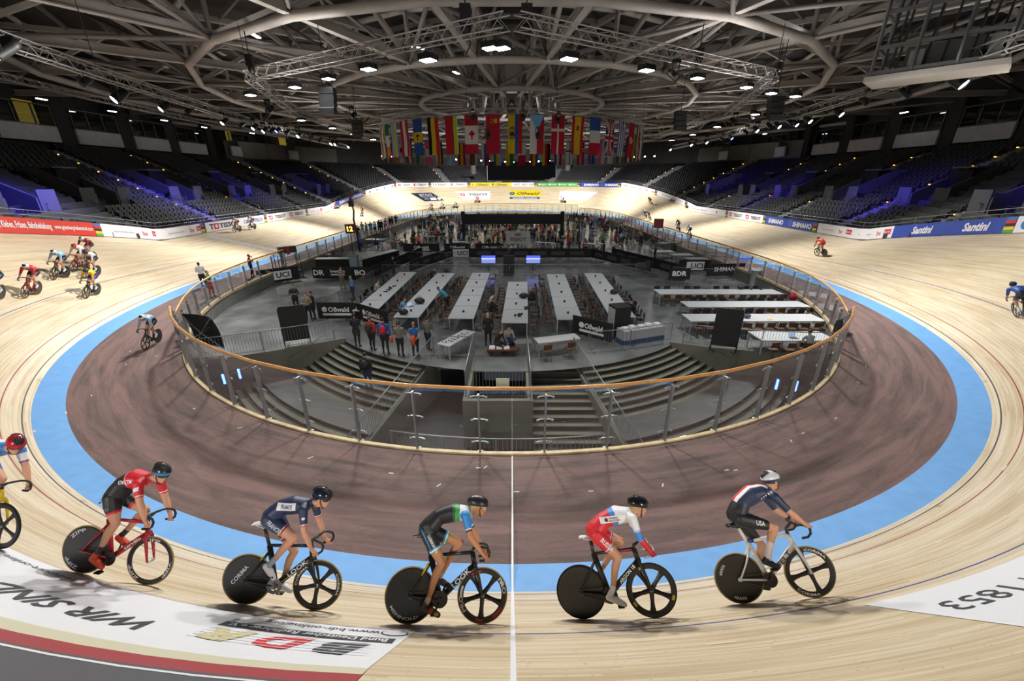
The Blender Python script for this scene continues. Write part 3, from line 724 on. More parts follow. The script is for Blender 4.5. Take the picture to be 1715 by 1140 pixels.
for side in (1, -1):
    c0 = 61 if side > 0 else 183.4
    for q in range(-4, 5):
        s = c0+q*7.6
        if center(s)[4] > .8: continue
        nw += 1
        ang = math.atan2(*(lambda n: (float(n[3]), float(n[2])))(center(s)))
        t = thing('viewing_box', 'viewing box with pale parapet and a dim window band above the stand', 'viewing box', back(s, 1.6, 0), ang, 'viewing boxes above the stands')
        mb = MB(); mb.box((0, 0, 11.55), (.25, 5.6, 1.5)); mb.build('parapet', mat('parapet_pale', hexc('b9b9be'), .7, mottle=.1, scale=1.5), t)
        mb = MB()
        for yy in (-2.8, -.95, .95, 2.8): mb.box((0, yy, 13.3), (.12, .1, 2.0))
        mb.box((0, 0, 14.3), (.14, 5.7, .12)); mb.box((0, 0, 12.36), (.14, 5.7, .1)); fr = mb.build('window_frame', FRAME, t)
        mb = MB(); mb.box((.02, 0, 13.3), (.02, 5.5, 1.9)); mb.build('window_pane', WIN_G, t)
        lit = (side < 0 and q in (4, 3, 2, -3, -4, 1)) or (side > 0 and q in (-4,))
        for r_ in range(3):
            mb = MB(); mb.box((1.6, -1.87+1.87*r_, 13.0), (.08, 1.8, 3.4)); mb.build('room_wall', ROOM_Y if (lit and (r_+q) % 3 == 1) else ROOM_D, t)
        tag(t, t['label'], 'viewing box')
    for q in range(-5, 6):
        s = c0+(q-.5)*7.6
        if center(s)[4] > .8: continue
        ang = math.atan2(float(center(s)[3]), float(center(s)[2]))
        mb = MB(); mb.box((0, 0, 12.6), (1.6, 1.5, 5.8)); structure(mb.build('column_hall', mat('column_dark', hexc('2d2b2b'), .8), None, False, back(s, 2.4, 0), ang))
        if side < 0 or q % 3 == 0:
            mb = MB(); mb.box((0, 0, 0), (.25, .9, .06))
            L_ = mb.build('ceiling_lamp', LAMPW, None, False, back(s+3.8, -.8, 14.45), ang); tag(L_, 'short glowing tube lamp under the eaves above the stand', 'lamp', 'tube lamps under the eaves')
            MB().box((0, 0, .07), (.32, 1.0, .08)).build('housing', STEEL_D, L_)
# far end: pale wall pieces, two round columns, the black screen
FARW = mat('far_wall_grey', hexc('6d6a68'), .8, mottle=.1, scale=.5)
for q, (s0, s1) in enumerate(((80, 95), (148, 164))):
    a2 = np.arange(s0, s1, 1.0); mb = MB(); mb.grid(np.stack([back(a2, 1.4, 9.7), back(a2, 1.4, 13.2)], 1)); structure(mb.build('wall_far_%d' % (q+1), FARW))
    mb = MB()
yb = APEX+BC
for n, (px, yy) in enumerate(((793, yb+5.5), (951, yb+5.5), (629, yb+8), (1120, yb+8))):
    p = at_y(px, 285, yy); mb = MB(); mb.lathe([(.75, 5.5), (.75, 16)], 20); structure(mb.build('column_round', mat('column_pale', hexc('7d7873'), .7), None, True, (p[0], p[1], 0)))
a_, b_ = at_y(817, 306, yb+2.6), at_y(930, 306, yb+2.6)
SCR = mat('screen_black', hexc('060607'), .9, spec=.1)
t = thing('video_screen', 'wide black video wall standing above the boards at the far end', 'screen', ((a_[0]+b_[0])/2, yb+2.6, 0))
MB().box((0, 0, 9.0), (b_[0]-a_[0], .3, 5.0)).build('screen_panel', SCR, t)
mb = MB(); w = b_[0]-a_[0]
for q in (-1, 1): mb.box((q*(w/2+.06), 0, 9.0), (.12, .36, 5.1))
mb.box((0, 0, 11.55), (w+.24, .36, .12)); mb.build('screen_frame', STEEL_D, t)
p = at_y(779, 300, yb+1.5); t = thing('sign_board', 'small black board with a white word left of the black video wall', 'sign', (p[0], p[1], p[2]))
MB().box((0, 0, 0), (4.6, .15, 1.3)).build('panel', SCR, t); mb = MB(); sh = text_fit('SHIMANO', 2.2, .42, bold=.03); put_text(mb, sh, lambda x, y: (x, -.085, y), 0); mb.build('lettering', SHEET, t)
# ------------------------------------------------------------------ glass barrier along the apron
GLASS = glass_mat('barrier_glass', (.93, .96, .955), 1.9); RAILW = mat('rail_wood', hexc('c08a4e'), .4, mottle=.15, scale=6, coat=.2); POSTM = mat('post_steel', hexc('9a9da1'), .32, .7)
def post_mesh(h, clamps):
    mb = MB(); mb.box((0, 0, h/2), (.05, .11, h)); mb.box((0, 0, .01), (.14, .2, .02))
    for z in clamps:
        mb.tube([(-.2, .02, z), (-.14, .06, z+.015), (.14, .06, z+.015), (.2, .02, z)], .018, 6)
        for q in (-.2, .2): mb.ell((q, .03, z), (.045, .03, .035), 8, 5)
    return mb.mesh('post', POSTM)
PM_T, PM_S = post_mesh(1.82, (.32, 1.02, 1.72)), post_mesh(1.32, (.3, 1.18))
def barrier(sa, sb, tall, label, gap=()):
    t = thing('glass_barrier', label, 'glass barrier'); H = 2.02 if tall else 1.5
    n = int(round((sb-sa)/(2.05))); S = np.linspace(sa, sb, n+1)
    q = lambda s, z=0.0, d=0.0: inner(s, float(apron_w(center(s)[4]))+.02+d, z)
    for i, s in enumerate(S):
        a, b = q(s-.1), q(s+.1); link('post', PM_T if tall else PM_S, t, q(s, 0, .06), math.atan2(b[1]-a[1], b[0]-a[0]))
    for i in range(n):
        a, b = q(S[i]+.06), q(S[i+1]-.06); d = b-a; mb = MB()
        mb.box((a+b)/2+np.array((0, 0, (H-.06)/2+.05)), (float(np.linalg.norm(d)), .012, H-.16), math.atan2(d[1], d[0])); mb.build('glass_pane', GLASS, t)
    MB().tube([q(s, H) for s in S], .05, 10).build('handrail', RAILW, t, True)
    return t
ys = np.arange(0, 20, .05); sN = float(ys[np.argmin(np.abs(inner(ys, 3.0)[:, 1]+37.3))])
QT2 = LAP/2
barrier(-sN, sN, True, 'tall curved glass barrier with wooden handrail in front of the stair well')
barrier(sN+.6, QT2-sN-.6, False, 'low glass barrier with wooden handrail along the right side of the infield')
barrier(QT2+sN+.6, LAP-sN-.6, False, 'low glass barrier with wooden handrail along the left side of the infield')
barrier(QT2-sN, QT2+sN, True, 'tall glass barrier round the far end of the infield')
for q in (-1, 1):
    a = inner(q*sN, float(apron_w(center(q*sN)[4]))+.02); b = inner(q*(sN+.6), float(apron_w(center(q*(sN+.6))[4]))+.02); mb = MB()
    mb.add([a+(0, 0, .05), b+(0, 0, .05), b+(0, 0, 1.45), a+(0, 0, 1.97)], [(0, 1, 2, 3)]); mb2 = MB(); mb2.tube([a+(0, 0, 2.0), b+(0, 0, 1.5)], .04, 8)
    g = thing('glass_gate', 'sloping glass end piece between the tall and the low barrier at the %s' % ('right' if q > 0 else 'left'), 'glass panel', a)
    mb.v = [tuple(np.array(v)-a) for v in mb.v]; mb2.v = [tuple(np.array(v)-a) for v in mb2.v]
    mb.build('glass_pane', GLASS, g); mb2.build('top_rail', mat('rail_dark', hexc('4a3c2c'), .5), g, True)
# ------------------------------------------------------------------ roof: spoke girders, ring tubes, joists, dark deck
ROOF_ST = mat('roof_steel', hexc('b5b0ab'), .6, .1, mottle=.12, scale=.6); ROOF_D = mat('roof_steel_dark', hexc('7a7572'), .65, .1)
DECK = mat('roof_deck', hexc('3a3736'), .9, mottle=.3, scale=.7)
ZL, ZT, RR = 15.1, 18.3, 76.0
mb = MB(); mb.lathe([(.01, 19.2), (RR, 18.6)], 96); structure(mb.build('ceiling', DECK))
NRAD = 24; RINGS = (10.5, 20, 30.5, 41.5, 53, 65)
gm = MB(); dm = MB()
gm.bar((6, 0, ZL), (RR, 0, ZL+.0), .42, .07); gm.bar((6, 0, ZL+.45), (RR, 0, ZL+.45), .42, .06); gm.bar((6, 0, ZL+.22), (RR, 0, ZL+.22), .05, .42)
gm.bar((6, 0, ZT), (RR, 0, ZT-.3), .35, .35)
rr = [6]+list(RINGS)+[RR]
for a, b in zip(rr[:-1], rr[1:]):
    m = (a+b)/2
    gm.bar((a, 0, ZL+.2), (m, 0, ZT), .28, .28); gm.bar((m, 0, ZT), (b, 0, ZL+.2), .28, .28)
    gm.bar((a, 0, ZL), (a, 0, ZT), .22, .22)
girder = gm.mesh('roof_girder', ROOF_ST)
for i in range(NRAD):
    a = 2*math.pi*(i+.5)/NRAD
    structure(tag(link('roof_girder', girder, None, (0, 0, 0), a), 'grey steel roof girder running from the middle of the hall to its edge', 'roof girder', 'spoke girders of the roof'))
for n, r in enumerate(RINGS):
    mb = MB(); pts = [(r*math.cos(2*math.pi*(i+.5)/NRAD), r*math.sin(2*math.pi*(i+.5)/NRAD)) for i in range(NRAD)]
    mb.tube([(x, y, ZL-.05) for x, y in pts], .26, 10, 0, True); mb.tube([(x, y, ZT+.1) for x, y in pts], .2, 8, 0, True)
    structure(tag(mb.build('roof_ring', ROOF_ST, None, True), 'grey round steel tube ring of the roof, ring %s from the middle' % ('first', 'second', 'third', 'fourth', 'fifth', 'sixth')[n], 'roof ring'))
    if n < len(RINGS)-1:      # diagonal tubes in the lower layer between neighbouring rings
        r2 = RINGS[n+1]; mb = MB()
        for i in range(0, NRAD):
            a0, a1 = 2*math.pi*(i+.5)/NRAD, 2*math.pi*(i+1.5)/NRAD
            p, q = ((a0, a1) if (i+n) % 2 else (a1, a0))
            mb.tube([(r*math.cos(p), r*math.sin(p), ZL), (r2*math.cos(q), r2*math.sin(q), ZL)], .13, 8)
            mb.tube([(r*math.cos(a0), r*math.sin(a0), ZL+.1), ((r+r2)/2*math.cos((a0+a1)/2), (r+r2)/2*math.sin((a0+a1)/2), ZT)], .11, 6)
            mb.tube([(r*math.cos(a1), r*math.sin(a1), ZL+.1), ((r+r2)/2*math.cos((a0+a1)/2), (r+r2)/2*math.sin((a0+a1)/2), ZT)], .11, 6)
        o = mb.build('roof_bracing', ROOF_D, None, True); structure(o)
    mb = MB()
    for k in range(1, 4):
        r3 = r+(rr[n+2]-r)*k/4
        ps = [(r3*math.cos(2*math.pi*(i+.5)/NRAD), r3*math.sin(2*math.pi*(i+.5)/NRAD)) for i in range(NRAD+1)]
        for p, q in zip(ps[:-1], ps[1:]): mb.bar((*p, ZT+.05), (*q, ZT+.05), .16, .3)
    structure(mb.build('roof_joists', ROOF_D))
# ---------------------------------------------------------------- lighting trusses
TRUSS = mat('truss_alu', hexc('b3b0ad'), .4, .5)
def truss(path, label, size=.5, z=12.6, grp=None, m=None):
    t = thing('lighting_truss', label, 'truss', (0, 0, 0), 0, grp); h = size/2
    P = [Vector((*p, z)) if len(p) == 2 else Vector(p) for p in path]
    mb = MB(); lac = MB()
    for a, b in zip(P[:-1], P[1:]):
        d = (b-a); L = d.length; d.normalize(); n = d.cross(Vector((0, 0, 1))).normalized(); u = n.cross(d)
        for i, j in ((-1, -1), (1, -1), (1, 1), (-1, 1)):
            mb.tube([a+n*h*i+u*h*j, b+n*h*i+u*h*j], .03, 6)
        k = max(2, int(L/.5))
        for q in range(k):
            p0, p1 = a+d*L*q/k, a+d*L*(q+1)/k
            if q % 2: p0, p1 = p1, p0
            for (i0, j0, i1, j1) in ((-1, -1, -1, 1), (1, -1, 1, 1), (-1, -1, 1, -1), (-1, 1, 1, 1)):
                lac.tube([p0+n*h*i0+u*h*j0, p1+n*h*i1+u*h*j1], .015, 4, cap=False)
    mb.build('chords', m or TRUSS, t, True); lac.build('lacing', m or TRUSS, t)
    for p in P[1:-1:2]: MB().tube([p+Vector((0, 0, h)), (p.x, p.y, ZL)], .02, 5).build('hanger', STEEL_D, t)
    return t
truss([(-.2, -35.6), (-15.2, -27.0), (-19, -14), (-20, 8), (-17, 24)], 'aluminium lighting truss, left arm of the pointed inner pair')
truss([(.2, -35.6), (15.2, -27.0), (19, -14), (20, 8), (17, 24)], 'aluminium lighting truss, right arm of the pointed inner pair')
truss([(-18.5, -42), (-21.2, -30), (-23.6, -17.4), (-26, 0), (-27, 20)], 'aluminium lighting truss above the left straight of the track', .5, 12.1)
truss([(18.5, -42), (21.2, -30), (23.6, -17.4), (26, 0), (27, 20)], 'aluminium lighting truss above the right straight of the track', .5, 12.1)
truss([(-33, -32), (-36, -15), (-37.5, 0), (-37, 20)], 'thin lighting truss above the upper rows of the left stand', .4, 13.6)
truss([(15*math.cos(a), 15*math.sin(a)) for a in np.linspace(0, 2*math.pi, 25)], 'round aluminium truss that carries the flags', .4, 12.5)
truss([(34*math.sin(a)*.75, 6+34*math.cos(a)) for a in np.linspace(-.95, .95, 9)], 'curved lighting truss at the far end behind the flags', .4, 11.4)
# ---------------------------------------------------------------- lamps
BLK = mat('lamp_black', hexc('161617'), .5); FLOOD_E = mat('flood_glow', (1, 1, 1), .5, emit=(1, 1, .96), strength=26); SPOT_E = mat('spot_glow', (1, 1, 1), .5, emit=(.95, .97, 1), strength=20); BLUE_E = mat('blue_glow', (.1, .1, 1), .5, emit=(.08, .1, 1), strength=12)
def flood_proto():
    t = thing('floodlight', '', 'lamp')
    MB().box((0, 0, .12), (.62, .5, .2)).build('housing', BLK, t); MB().box((0, 0, .01), (.52, .4, .03)).build('lens', FLOOD_E, t)
    MB().tube([(-.34, 0, .1), (-.34, 0, .45), (.34, 0, .45), (.34, 0, .1)], .02, 6).build('yoke', STEEL_D, t); return t
def spot_proto(em, on=True):
    t = thing('spotlight', '', 'lamp'); M = Matrix.Rotation(math.radians(-52), 4, 'X')
    mb = MB(); mb.lathe([(.0, .5), (.13, .46), (.17, .3), (.17, -.1), (.19, -.16), (.17, -.16), (.15, -.1), (0, -.1)], 16, M); mb.build('housing', BLK, t, True)
    mb = MB(); mb.lathe([(0, -.12), (.15, -.12)], 16, M); mb.build('lens', em if on else mat('dead_lens', hexc('2c2d30'), .1), t)
    MB().box((0, 0, .62), (.3, .3, .16)).build('base', BLK, t); MB().tube([(-.22, 0, .6), (-.22, 0, .1), (-.2, 0, 0)], .03, 6).build('yoke_arm', BLK, t); MB().tube([(.22, 0, .6), (.22, 0, .1), (.2, 0, 0)], .03, 6).build('yoke_arm', BLK, t); return t
FP, SP, SPB, SPD = flood_proto(), spot_proto(SPOT_E), spot_proto(BLUE_E), spot_proto(None, False)
used = set()
def lamp(proto, px, py, z, label, grp, sc=1.0, rz=None):
    p = at_z(px, py, z); o = proto if proto.name not in used else dup(proto)
    used.add(proto.name); o.location = p; o.scale = (sc, sc, sc); o['label'] = label
    if grp: o['group'] = grp
    o.rotation_euler = (0, 0, (.5 if p[0] > 0 else -.5) if rz is None else rz); return o
for px, py in ((821, 82), (841, 82)): lamp(FP, px, py, 11.9, 'one of the twin floodlights at the point of the inner truss', 'twin floodlights')
for px, py, w in ((717, 102, 'left of the twin floodlights'), (953, 100, 'right of the twin floodlights')): lamp(FP, px, py, 11.9, 'very bright floodlight next %s' % w, None, 1.15)
for px, py in ((617, 117), (550, 133), (494, 147), (420, 160), (505, 202), (557, 215), (592, 225), (625, 234)): lamp(FP, px, py, 11.9, 'bright rectangular floodlight hanging on the left inner truss', 'floodlights of the left inner truss', 1.1 if py < 125 else 1.0)
for px, py in ((1083, 119), (1168, 132), (1250, 147), (1292, 157), (1332, 162), (1265, 192), (1201, 213), (1160, 226), (1125, 235)): lamp(FP, px, py, 11.9, 'bright rectangular floodlight hanging on the right inner truss', 'floodlights of the right inner truss', 1.1 if py < 125 else 1.0)
for px, py, sc in ((-4, 85, 1.6), (195, 164, 1.5), (272, 181, 1.2), (374, 205, 1.1), (425, 214, 1.1), (442, 219, 1.1), (500, 227, 1.2), (555, 240, 1.1), (562, 241, 1.1), (584, 245, 1.1)): lamp(SP, px, py, 11.5, 'round white spotlight on the truss above the left straight', 'white spotlights of the left outer truss', sc)
for px, py, sc in ((1608, 138, 1.6), (1407, 190, 1.2), (1355, 202, 1.2), (1333, 208, 1.1), (1304, 211, 1.1), (1267, 218, 1.1), (1183, 238, 1.1), (1157, 242, 1.1), (1122, 250, 1.1)): lamp(SP, px, py, 11.5, 'round white spotlight on the truss above the right straight', 'white spotlights of the right outer truss', sc)
lamp(SPB, 464, 219, 11.5, 'spotlight glowing blue on the left outer truss', None); lamp(SPB, 1225, 231, 11.5, 'spotlight glowing blue on the right outer truss', None)
for px, py in ((315, 187), (404, 210), (480, 222), (520, 232), (455, 219), (545, 150), (590, 195), (450, 185), (1290, 212), (1250, 222), (1210, 234), (1450, 170), (1130, 128), (1260, 200), (1230, 204), (1325, 205), (140, 138), (1520, 158), (535, 235), (1165, 243)): lamp(SPD, px, py, 11.6, 'unlit black moving head lamp hanging under a truss', 'unlit black moving heads')
for n, px in enumerate((640, 655, 672, 690, 752, 764, 777, 791, 806, 819, 829, 846, 860, 876, 888, 902, 920, 937, 952, 975, 1003, 1022, 1052, 1062, 1080, 1096)):
    p = at_y(px, 271-abs(px-868)*.045, 39.5-abs(px-868)*.025); o = dup(SP, p, 0, 'small bright spotlight on the curved truss at the far end', 'spotlights of the far truss'); o.scale = (1, 1, 1)
# black loudspeaker clusters and hoist motors
for n, (px, py, z, sc, lab) in enumerate(((780, 40, 13.0, 1, 'black chain hoist left of the tip of the inner truss'), (882, 40, 13.0, 1, 'black chain hoist right of the tip of the inner truss'), (420, 110, 12.9, .8, 'black chain hoist on the left inner truss'), (1170, 100, 12.9, .8, 'black chain hoist on the right inner truss'), (1302, 120, 12.9, .7, 'black chain hoist near the end of the right inner truss'))):
    p = at_z(px, py, z); t = thing('chain_hoist', lab, 'hoist', p); t.scale = (sc, sc, sc)
    mb = MB(); mb.box((0, 0, .3), (.45, .35, .7)); mb.ell((0, 0, -.2), (.22, .22, .3)); mb.build('motor_body', BLK, t); MB().tube([(0, 0, .6), (.02, 0, 2.0)], .03, 6).build('chain', BLK, t); MB().tube([(.1, 0, -.1), (.16, .1, -.7), (0, 0, -1.0)], .025, 6).build('cable_loop', BLK, t)
for n, (px, py, lab) in enumerate(((598, 205, 'black loudspeaker cluster hanging left of the flags'), (1140, 190, 'black loudspeaker cluster hanging right of the flags'), (548, 152, 'black loudspeaker cluster on the left inner truss'), (1300, 166, 'black loudspeaker cluster under the right inner truss'))):
    p = at_z(px, py, 11.5); t = thing('loudspeaker', lab, 'loudspeaker', p)
    for q in range(4): MB().box((0, -.03*q*q, -.32*q), (.8, .5, .3), 0, 0, Matrix.Rotation(.1*q, 3, 'X')).build('speaker_box', BLK, t)
    MB().tube([(0, 0, .1), (0, 0, 3)], .02, 5).build('hanger', BLK, t)
# suspended cage at the upper right
C0 = np.array((17.7, -31.0)); U_ = np.array((.66, -.75)); V_ = np.array((.75, .66)); zb = 11.7
t = thing('hanging_cage', 'suspended steel cage with a pale bottom plate at the upper right', 'steel cage', (*C0, zb))
cp = lambda a, b, z: (*(U_*a+V_*b), z)
ang = math.atan2(U_[1], U_[0])
MB().box(cp(2.2, 1.0, -.1), (4.8, 2.3, .24), ang).build('bottom_plate', mat('plate_pale', hexc('c9c5be'), .6), t)
mb = MB()
for z in (.15, 1.2, 2.6):
    for a, b in (((0, 0), (4.4, 0)), ((4.4, 0), (4.4, 2)), ((4.4, 2), (0, 2)), ((0, 2), (0, 0))): mb.bar(cp(*a, z), cp(*b, z), .1, .16)
mb.build('frame', STEEL, t)
for a, b in ((0, 0), (4.4, 0), (4.4, 2), (0, 2), (1.5, 0), (3, 0)): MB().bar(cp(a, b, 0), cp(a, b, 3.6), .12, .12).build('post', STEEL, t)
for q, a in enumerate((.3, .6, .8, 1.8, 2.4, 3.3, 3.6, 4.0)): MB().tube([cp(a, .5, .1), cp(a+.1, .6, 3.6)], .05, 6).build('hose', mat('hose_dark', hexc('3b3c3e'), .5), t)
MB().box(cp(2.3, .9, .75), (2.6, .2, .9), ang).build('back_panel', mat('cage_panel', hexc('77787a'), .6), t); MB().box(cp(1.5, .3, .5), (.5, .3, .8), ang).build('junction_box', mat('box_pale', hexc('a3a5a6'), .5), t); MB().box(cp(4.0, .3, .6), (.4, .3, .9), ang).build('junction_box', mat('box_pale', hexc('a3a5a6'), .5), t)
# small pale lamps and panels up in the roof
for n, (px, py) in enumerate(((1133, 12), (606, 12), (700, 80), (764, 122), (428, 60), (278, 112), (625, 10), (1325, 55), (1185, 30), (1450, 40), (255, 38), (145, 70), (372, 90))):
    p = at_z(px, py, 15.6); mb = MB(); mb.box((0, 0, 0), (.9, .25, .06), .4*n)
    bright = n in (0, 1, 2, 3, 6, 7, 8, 4)
    o = mb.build('roof_lamp' if bright else 'roof_panel', mat('roof_lamp_glow', (1, 1, 1), .5, emit=(1, 1, 1), strength=3) if bright else mat('plate_pale', hexc('c9c5be'), .6), None, False, p)
    tag(o, 'small glowing lamp among the roof girders' if bright else 'small pale sheet fixed among the roof girders', 'lamp' if bright else 'panel', 'small lamps among the roof girders' if bright else 'pale sheets among the roof girders')
# ---------------------------------------------------------------- flags hanging on the round truss
FC = dict(r='9c2230', w='bdbab6', b='2b4785', n='1f2c5c', y='b89a20', g='2f663c', k='1c1c1e', o='d86a2a', l='6d9fcf', s='8fae2f', m='8a2a3a', p='c8558a')
def vs_(seq): return lambda u, v: seq[min(len(seq)-1, int(u*len(seq)))]
def hs_(seq): return lambda u, v: seq[min(len(seq)-1, int(v*len(seq)))]
def cross(bg, a, bb=None, vv=.36):
    def f(u, v):
        if abs(u-.5) < .07 or abs(v-vv) < .035: return a
        if bb and (abs(u-.5) < .13 or abs(v-vv) < .065): return bb
        return bg
    return f
def canada(u, v):
    if v < .26 or v > .74: return 'r'
    du, dv = abs(u-.5), v-.5
    return 'r' if (abs(dv+.03)+du*.35 < .09 and du < .28) or (du < .05 and -.12 < dv < .12) else 'w'
def czech(u, v): return 'l' if v < .42*(1-abs(u-.5)*2) else ('w' if u < .5 else 'r')
def china(u, v): return 'y' if (u-.7)**2*.16+(v-.15)**2 < .0035 or (u-.42)**2*.16+(v-.12)**2 < .0006 or (u-.4)**2*.16+(v-.2)**2 < .0006 else 'r'
def uk(u, v):
    if abs(u-.5) < .1 or abs(v-.5) < .05: return 'r'
    if abs(u-.5) < .17 or abs(v-.5) < .09: return 'w'
    d = min(abs(u-v), abs(u-(1-v)))
    return 'r' if d < .035 else ('w' if d < .1 else 'n')
def spain(u, v): return 'r' if u < .22 or u > .78 else ('m' if abs(u-.5) < .1 and abs(v-.3) < .06 else 'y')
def barbados(u, v): return 'b' if v < .35 or v > .65 else ('k' if (abs(u-.5) < .04 and abs(v-.5) < .08) or (abs(v-.46) < .02 and abs(u-.5) < .2) or (abs(abs(u-.5)-.2) < .04 and .43 < v < .48) else 'y')
def hongkong(u, v): return 'w' if (u-.5)**2*.16+(v-.5)**2 < .011 and (int(math.atan2(v-.5, (u-.5)*.4)*2.5) % 2 == 0) else 'r'
def greece(u, v): return ('w' if abs(u-.75) < .06 or abs(v-.12) < .03 else 'b') if (u > .55 and v < .25) else 'bw'[int(u*9) % 2]
def korea(u, v): return ('r' if u > .5 else 'n') if (u-.5)**2*.16+(v-.5)**2 < .009 else ('k' if abs(abs(u-.5)-.3) < .06 and abs(abs(v-.5)-.28) < .05 else 'w')
def japan(u, v): return 'r' if (u-.5)**2*.16+(v-.5)**2 < .009 else 'w'
def belarus(u, v): return 'w' if u > .93 else ('s' if u > .66 else 'r')
DESIGNS = [('sky blue over white and red', czech), ('red with a white cross', cross('r', 'w')), ('red, yellow and red upright bands with a crest', spain), ('blue, white and red level bands', hs_('bwr')), ('blue with red and white crossing stripes', uk), ('blue and white upright stripes', greece), ('red with a white flower', hongkong), ('green, white and red upright bands', vs_('gwr')), ('orange, white and green bands', vs_('owg')), ('pale blue, white and red bands', vs_('lwr')), ('white with a red disc', japan), ('red and white halves', vs_('rw')), ('green, yellow and red upright bands', vs_('gyr')), ('white, blue and red upright bands', vs_('wbr')), ('yellow and blue halves', vs_('yb')), ('magenta over white', hs_('pw')), ('white and pink bands', vs_('wp')), ('blue with a yellow cross', cross('b', 'y')), ('red with a blue and white cross', cross('r', 'n', 'w')), ('white with a blue cross', cross('w', 'b')), ('red, white and blue upright bands', vs_('rwb')), ('black, red and yellow bands', vs_('kry')), ('blue, yellow and red bands', vs_('byr')), ('white over red', hs_('wr')), ('green and yellow halves', vs_('gy')), ('sky blue, yellow and green bands', vs_('lyg')), ('red, blue and white bands', vs_('rbw')), ('white, green and red bands', vs_('wgr')), ('red with a yellow band', vs_('ryr')), ('blue, white and blue bands', vs_('lwl')), ('black, yellow, red and white bands', vs_('kyrw')), ('pink and white level bands', hs_('pwp')), ('yellow, green and blue bands', vs_('ygb')), ('deep red and pale bands', vs_('mwm')), ('white with black marks round a red and blue disc', korea), ('yellow and red upright bands', vs_('yryr')), ('red, green and white bands', vs_('rgw')), ('navy and red halves', vs_('nr')), ('white and blue stripes', vs_('wbwb')), ('green with white bands', vs_('gwg')), ('orange and white halves', vs_('ow')), ('green, white and orange level bands', hs_('gwo')), ('sky blue with yellow bands', vs_('lyl')), ('red, white and red upright bands', vs_('rwr')), ('blue, yellow and blue level bands with a black fork', barbados), ('black, yellow and red upright bands', vs_('kyr')), ('red with a light green edge', belarus), ('red and white level bands with a red leaf', canada), ('red with yellow stars', china), ('yellow, blue and red upright bands', vs_('yybr'))]
NF = 50; SH = {k: mat('flag_'+k, hexc(v), .85, spec=.1) for k, v in FC.items()}
for n in range(NF):
    desc, f = DESIGNS[n]; a = -math.pi/2+(n-.85+2)*2*math.pi/NF; mb = MB(); nu, nv = 18, 42
    used_c = []; W, H = 1.22, 3.05; ph = random.random()*6
    vs = [((i/nu-.5)*W, .05*math.sin(i/nu*5+ph)*(.3+j/nv)+.03*math.sin(j/nv*7+ph), -j/nv*H) for i in range(nu+1) for j in range(nv+1)]
    fs = []; ms = []
    for i in range(nu):
        for j in range(nv):
            c = f((i+.5)/nu, (j+.5)/nv)
            if c not in used_c: used_c.append(c)
            fs.append((i*(nv+1)+j, (i+1)*(nv+1)+j, (i+1)*(nv+1)+j+1, i*(nv+1)+j+1)); ms.append(used_c.index(c))
    mb.add(vs, fs); mb.m = ms
    t = thing('hanging_flag', 'hanging flag on the round truss: '+desc, 'flag', (15.2*math.cos(a), 15.2*math.sin(a), 12.2), a+math.pi/2, 'flags on the round truss')
    mb.build('cloth', [SH[c] for c in used_c], t, True); MB().tube([(-.66, 0, .02), (.66, 0, .02)], .025, 6).build('flag_pole', STEEL_D, t)
for n, (px, py) in enumerate(((817, 228), (858, 228), (901, 228), (768, 257), (829, 260), (857, 260), (891, 260), (934, 259), (968, 259), (792, 198), (876, 60-60+198), (935, 203))):
    p = at_y(px, py, -16.5 if py < 240 else 17.5); dup(SPD, p, 0, 'unlit black moving head lamp hanging in front of the flags', 'unlit lamps in front of the flags')
# ------------------------------------------------------------------ infield floor, stair well, walls
FL = -0.9; PC = np.array((0.0, -25.9))
def pol(r, deg, z=FL):
    a = math.radians(deg); return np.array((PC[0]+r*math.sin(a), PC[1]-r*math.cos(a), z))
RT, RB = 12.3, 19.75
phiR = lambda r: 42+14*(r-RT)/6.7
phiL = lambda r: -46-6*(r-RT)/6.7
DL, DR = -19.5, 15.0
fm = bpy.data.materials.new('infield_floor'); fm.use_nodes = True; nt = fm.node_tree; b_ = nt.nodes['Principled BSDF']
tc = nt.nodes.new('ShaderNodeTexCoord'); n1 = nt.nodes.new('ShaderNodeTexNoise'); n1.inputs['Scale'].default_value = .5; n1.inputs['Detail'].default_value = 7; nt.links.new(tc.outputs['Object'], n1.inputs[0])
r1 = nt.nodes.new('ShaderNodeValToRGB'); nt.links.new(n1.outputs['Fac'], r1.inputs[0]); r1.color_ramp.elements[0].position = .35; r1.color_ramp.elements[0].color = (*hexc('5e6061'), 1); r1.color_ramp.elements[1].position = .7; r1.color_ramp.elements[1].color = (*hexc('858889'), 1)
nt.links.new(r1.outputs[0], b_.inputs['Base Color'])
r2 = nt.nodes.new('ShaderNodeMapRange'); nt.links.new(n1.outputs['Fac'], r2.inputs[0]); r2.inputs[3].default_value = .06; r2.inputs[4].default_value = .3; nt.links.new(r2.outputs[0], b_.inputs['Roughness'])
sr = np.arange(0, LAP, .25); wallpts = [inner(s, float(apron_w(center(s)[4]))+.06, FL) for s in sr]
def inwell(p):
    d = p[:2]-PC; r = math.hypot(*d); a = math.degrees(math.atan2(d[0], -d[1])); return phiL(r) < a < phiR(r)
run = [p for p in wallpts if not inwell(p)]
ro = np.linspace(19.2, RT, 12)
out_line = run + [pol(r, phiL(r)) for r in ro] + [pol(RT, a) for a in np.linspace(phiL(RT), phiR(RT), 40)] + [pol(r, phiR(r)) for r in ro[::-1]]
mb = MB(); mb.add(out_line, [tuple(range(len(out_line)))]); me = mb.mesh('floor_infield', fm)
bm = bmesh.new(); bm.from_mesh(me); bmesh.ops.triangulate(bm, faces=bm.faces[:]); bm.to_mesh(me); bm.free(); structure(link('floor_infield', me))
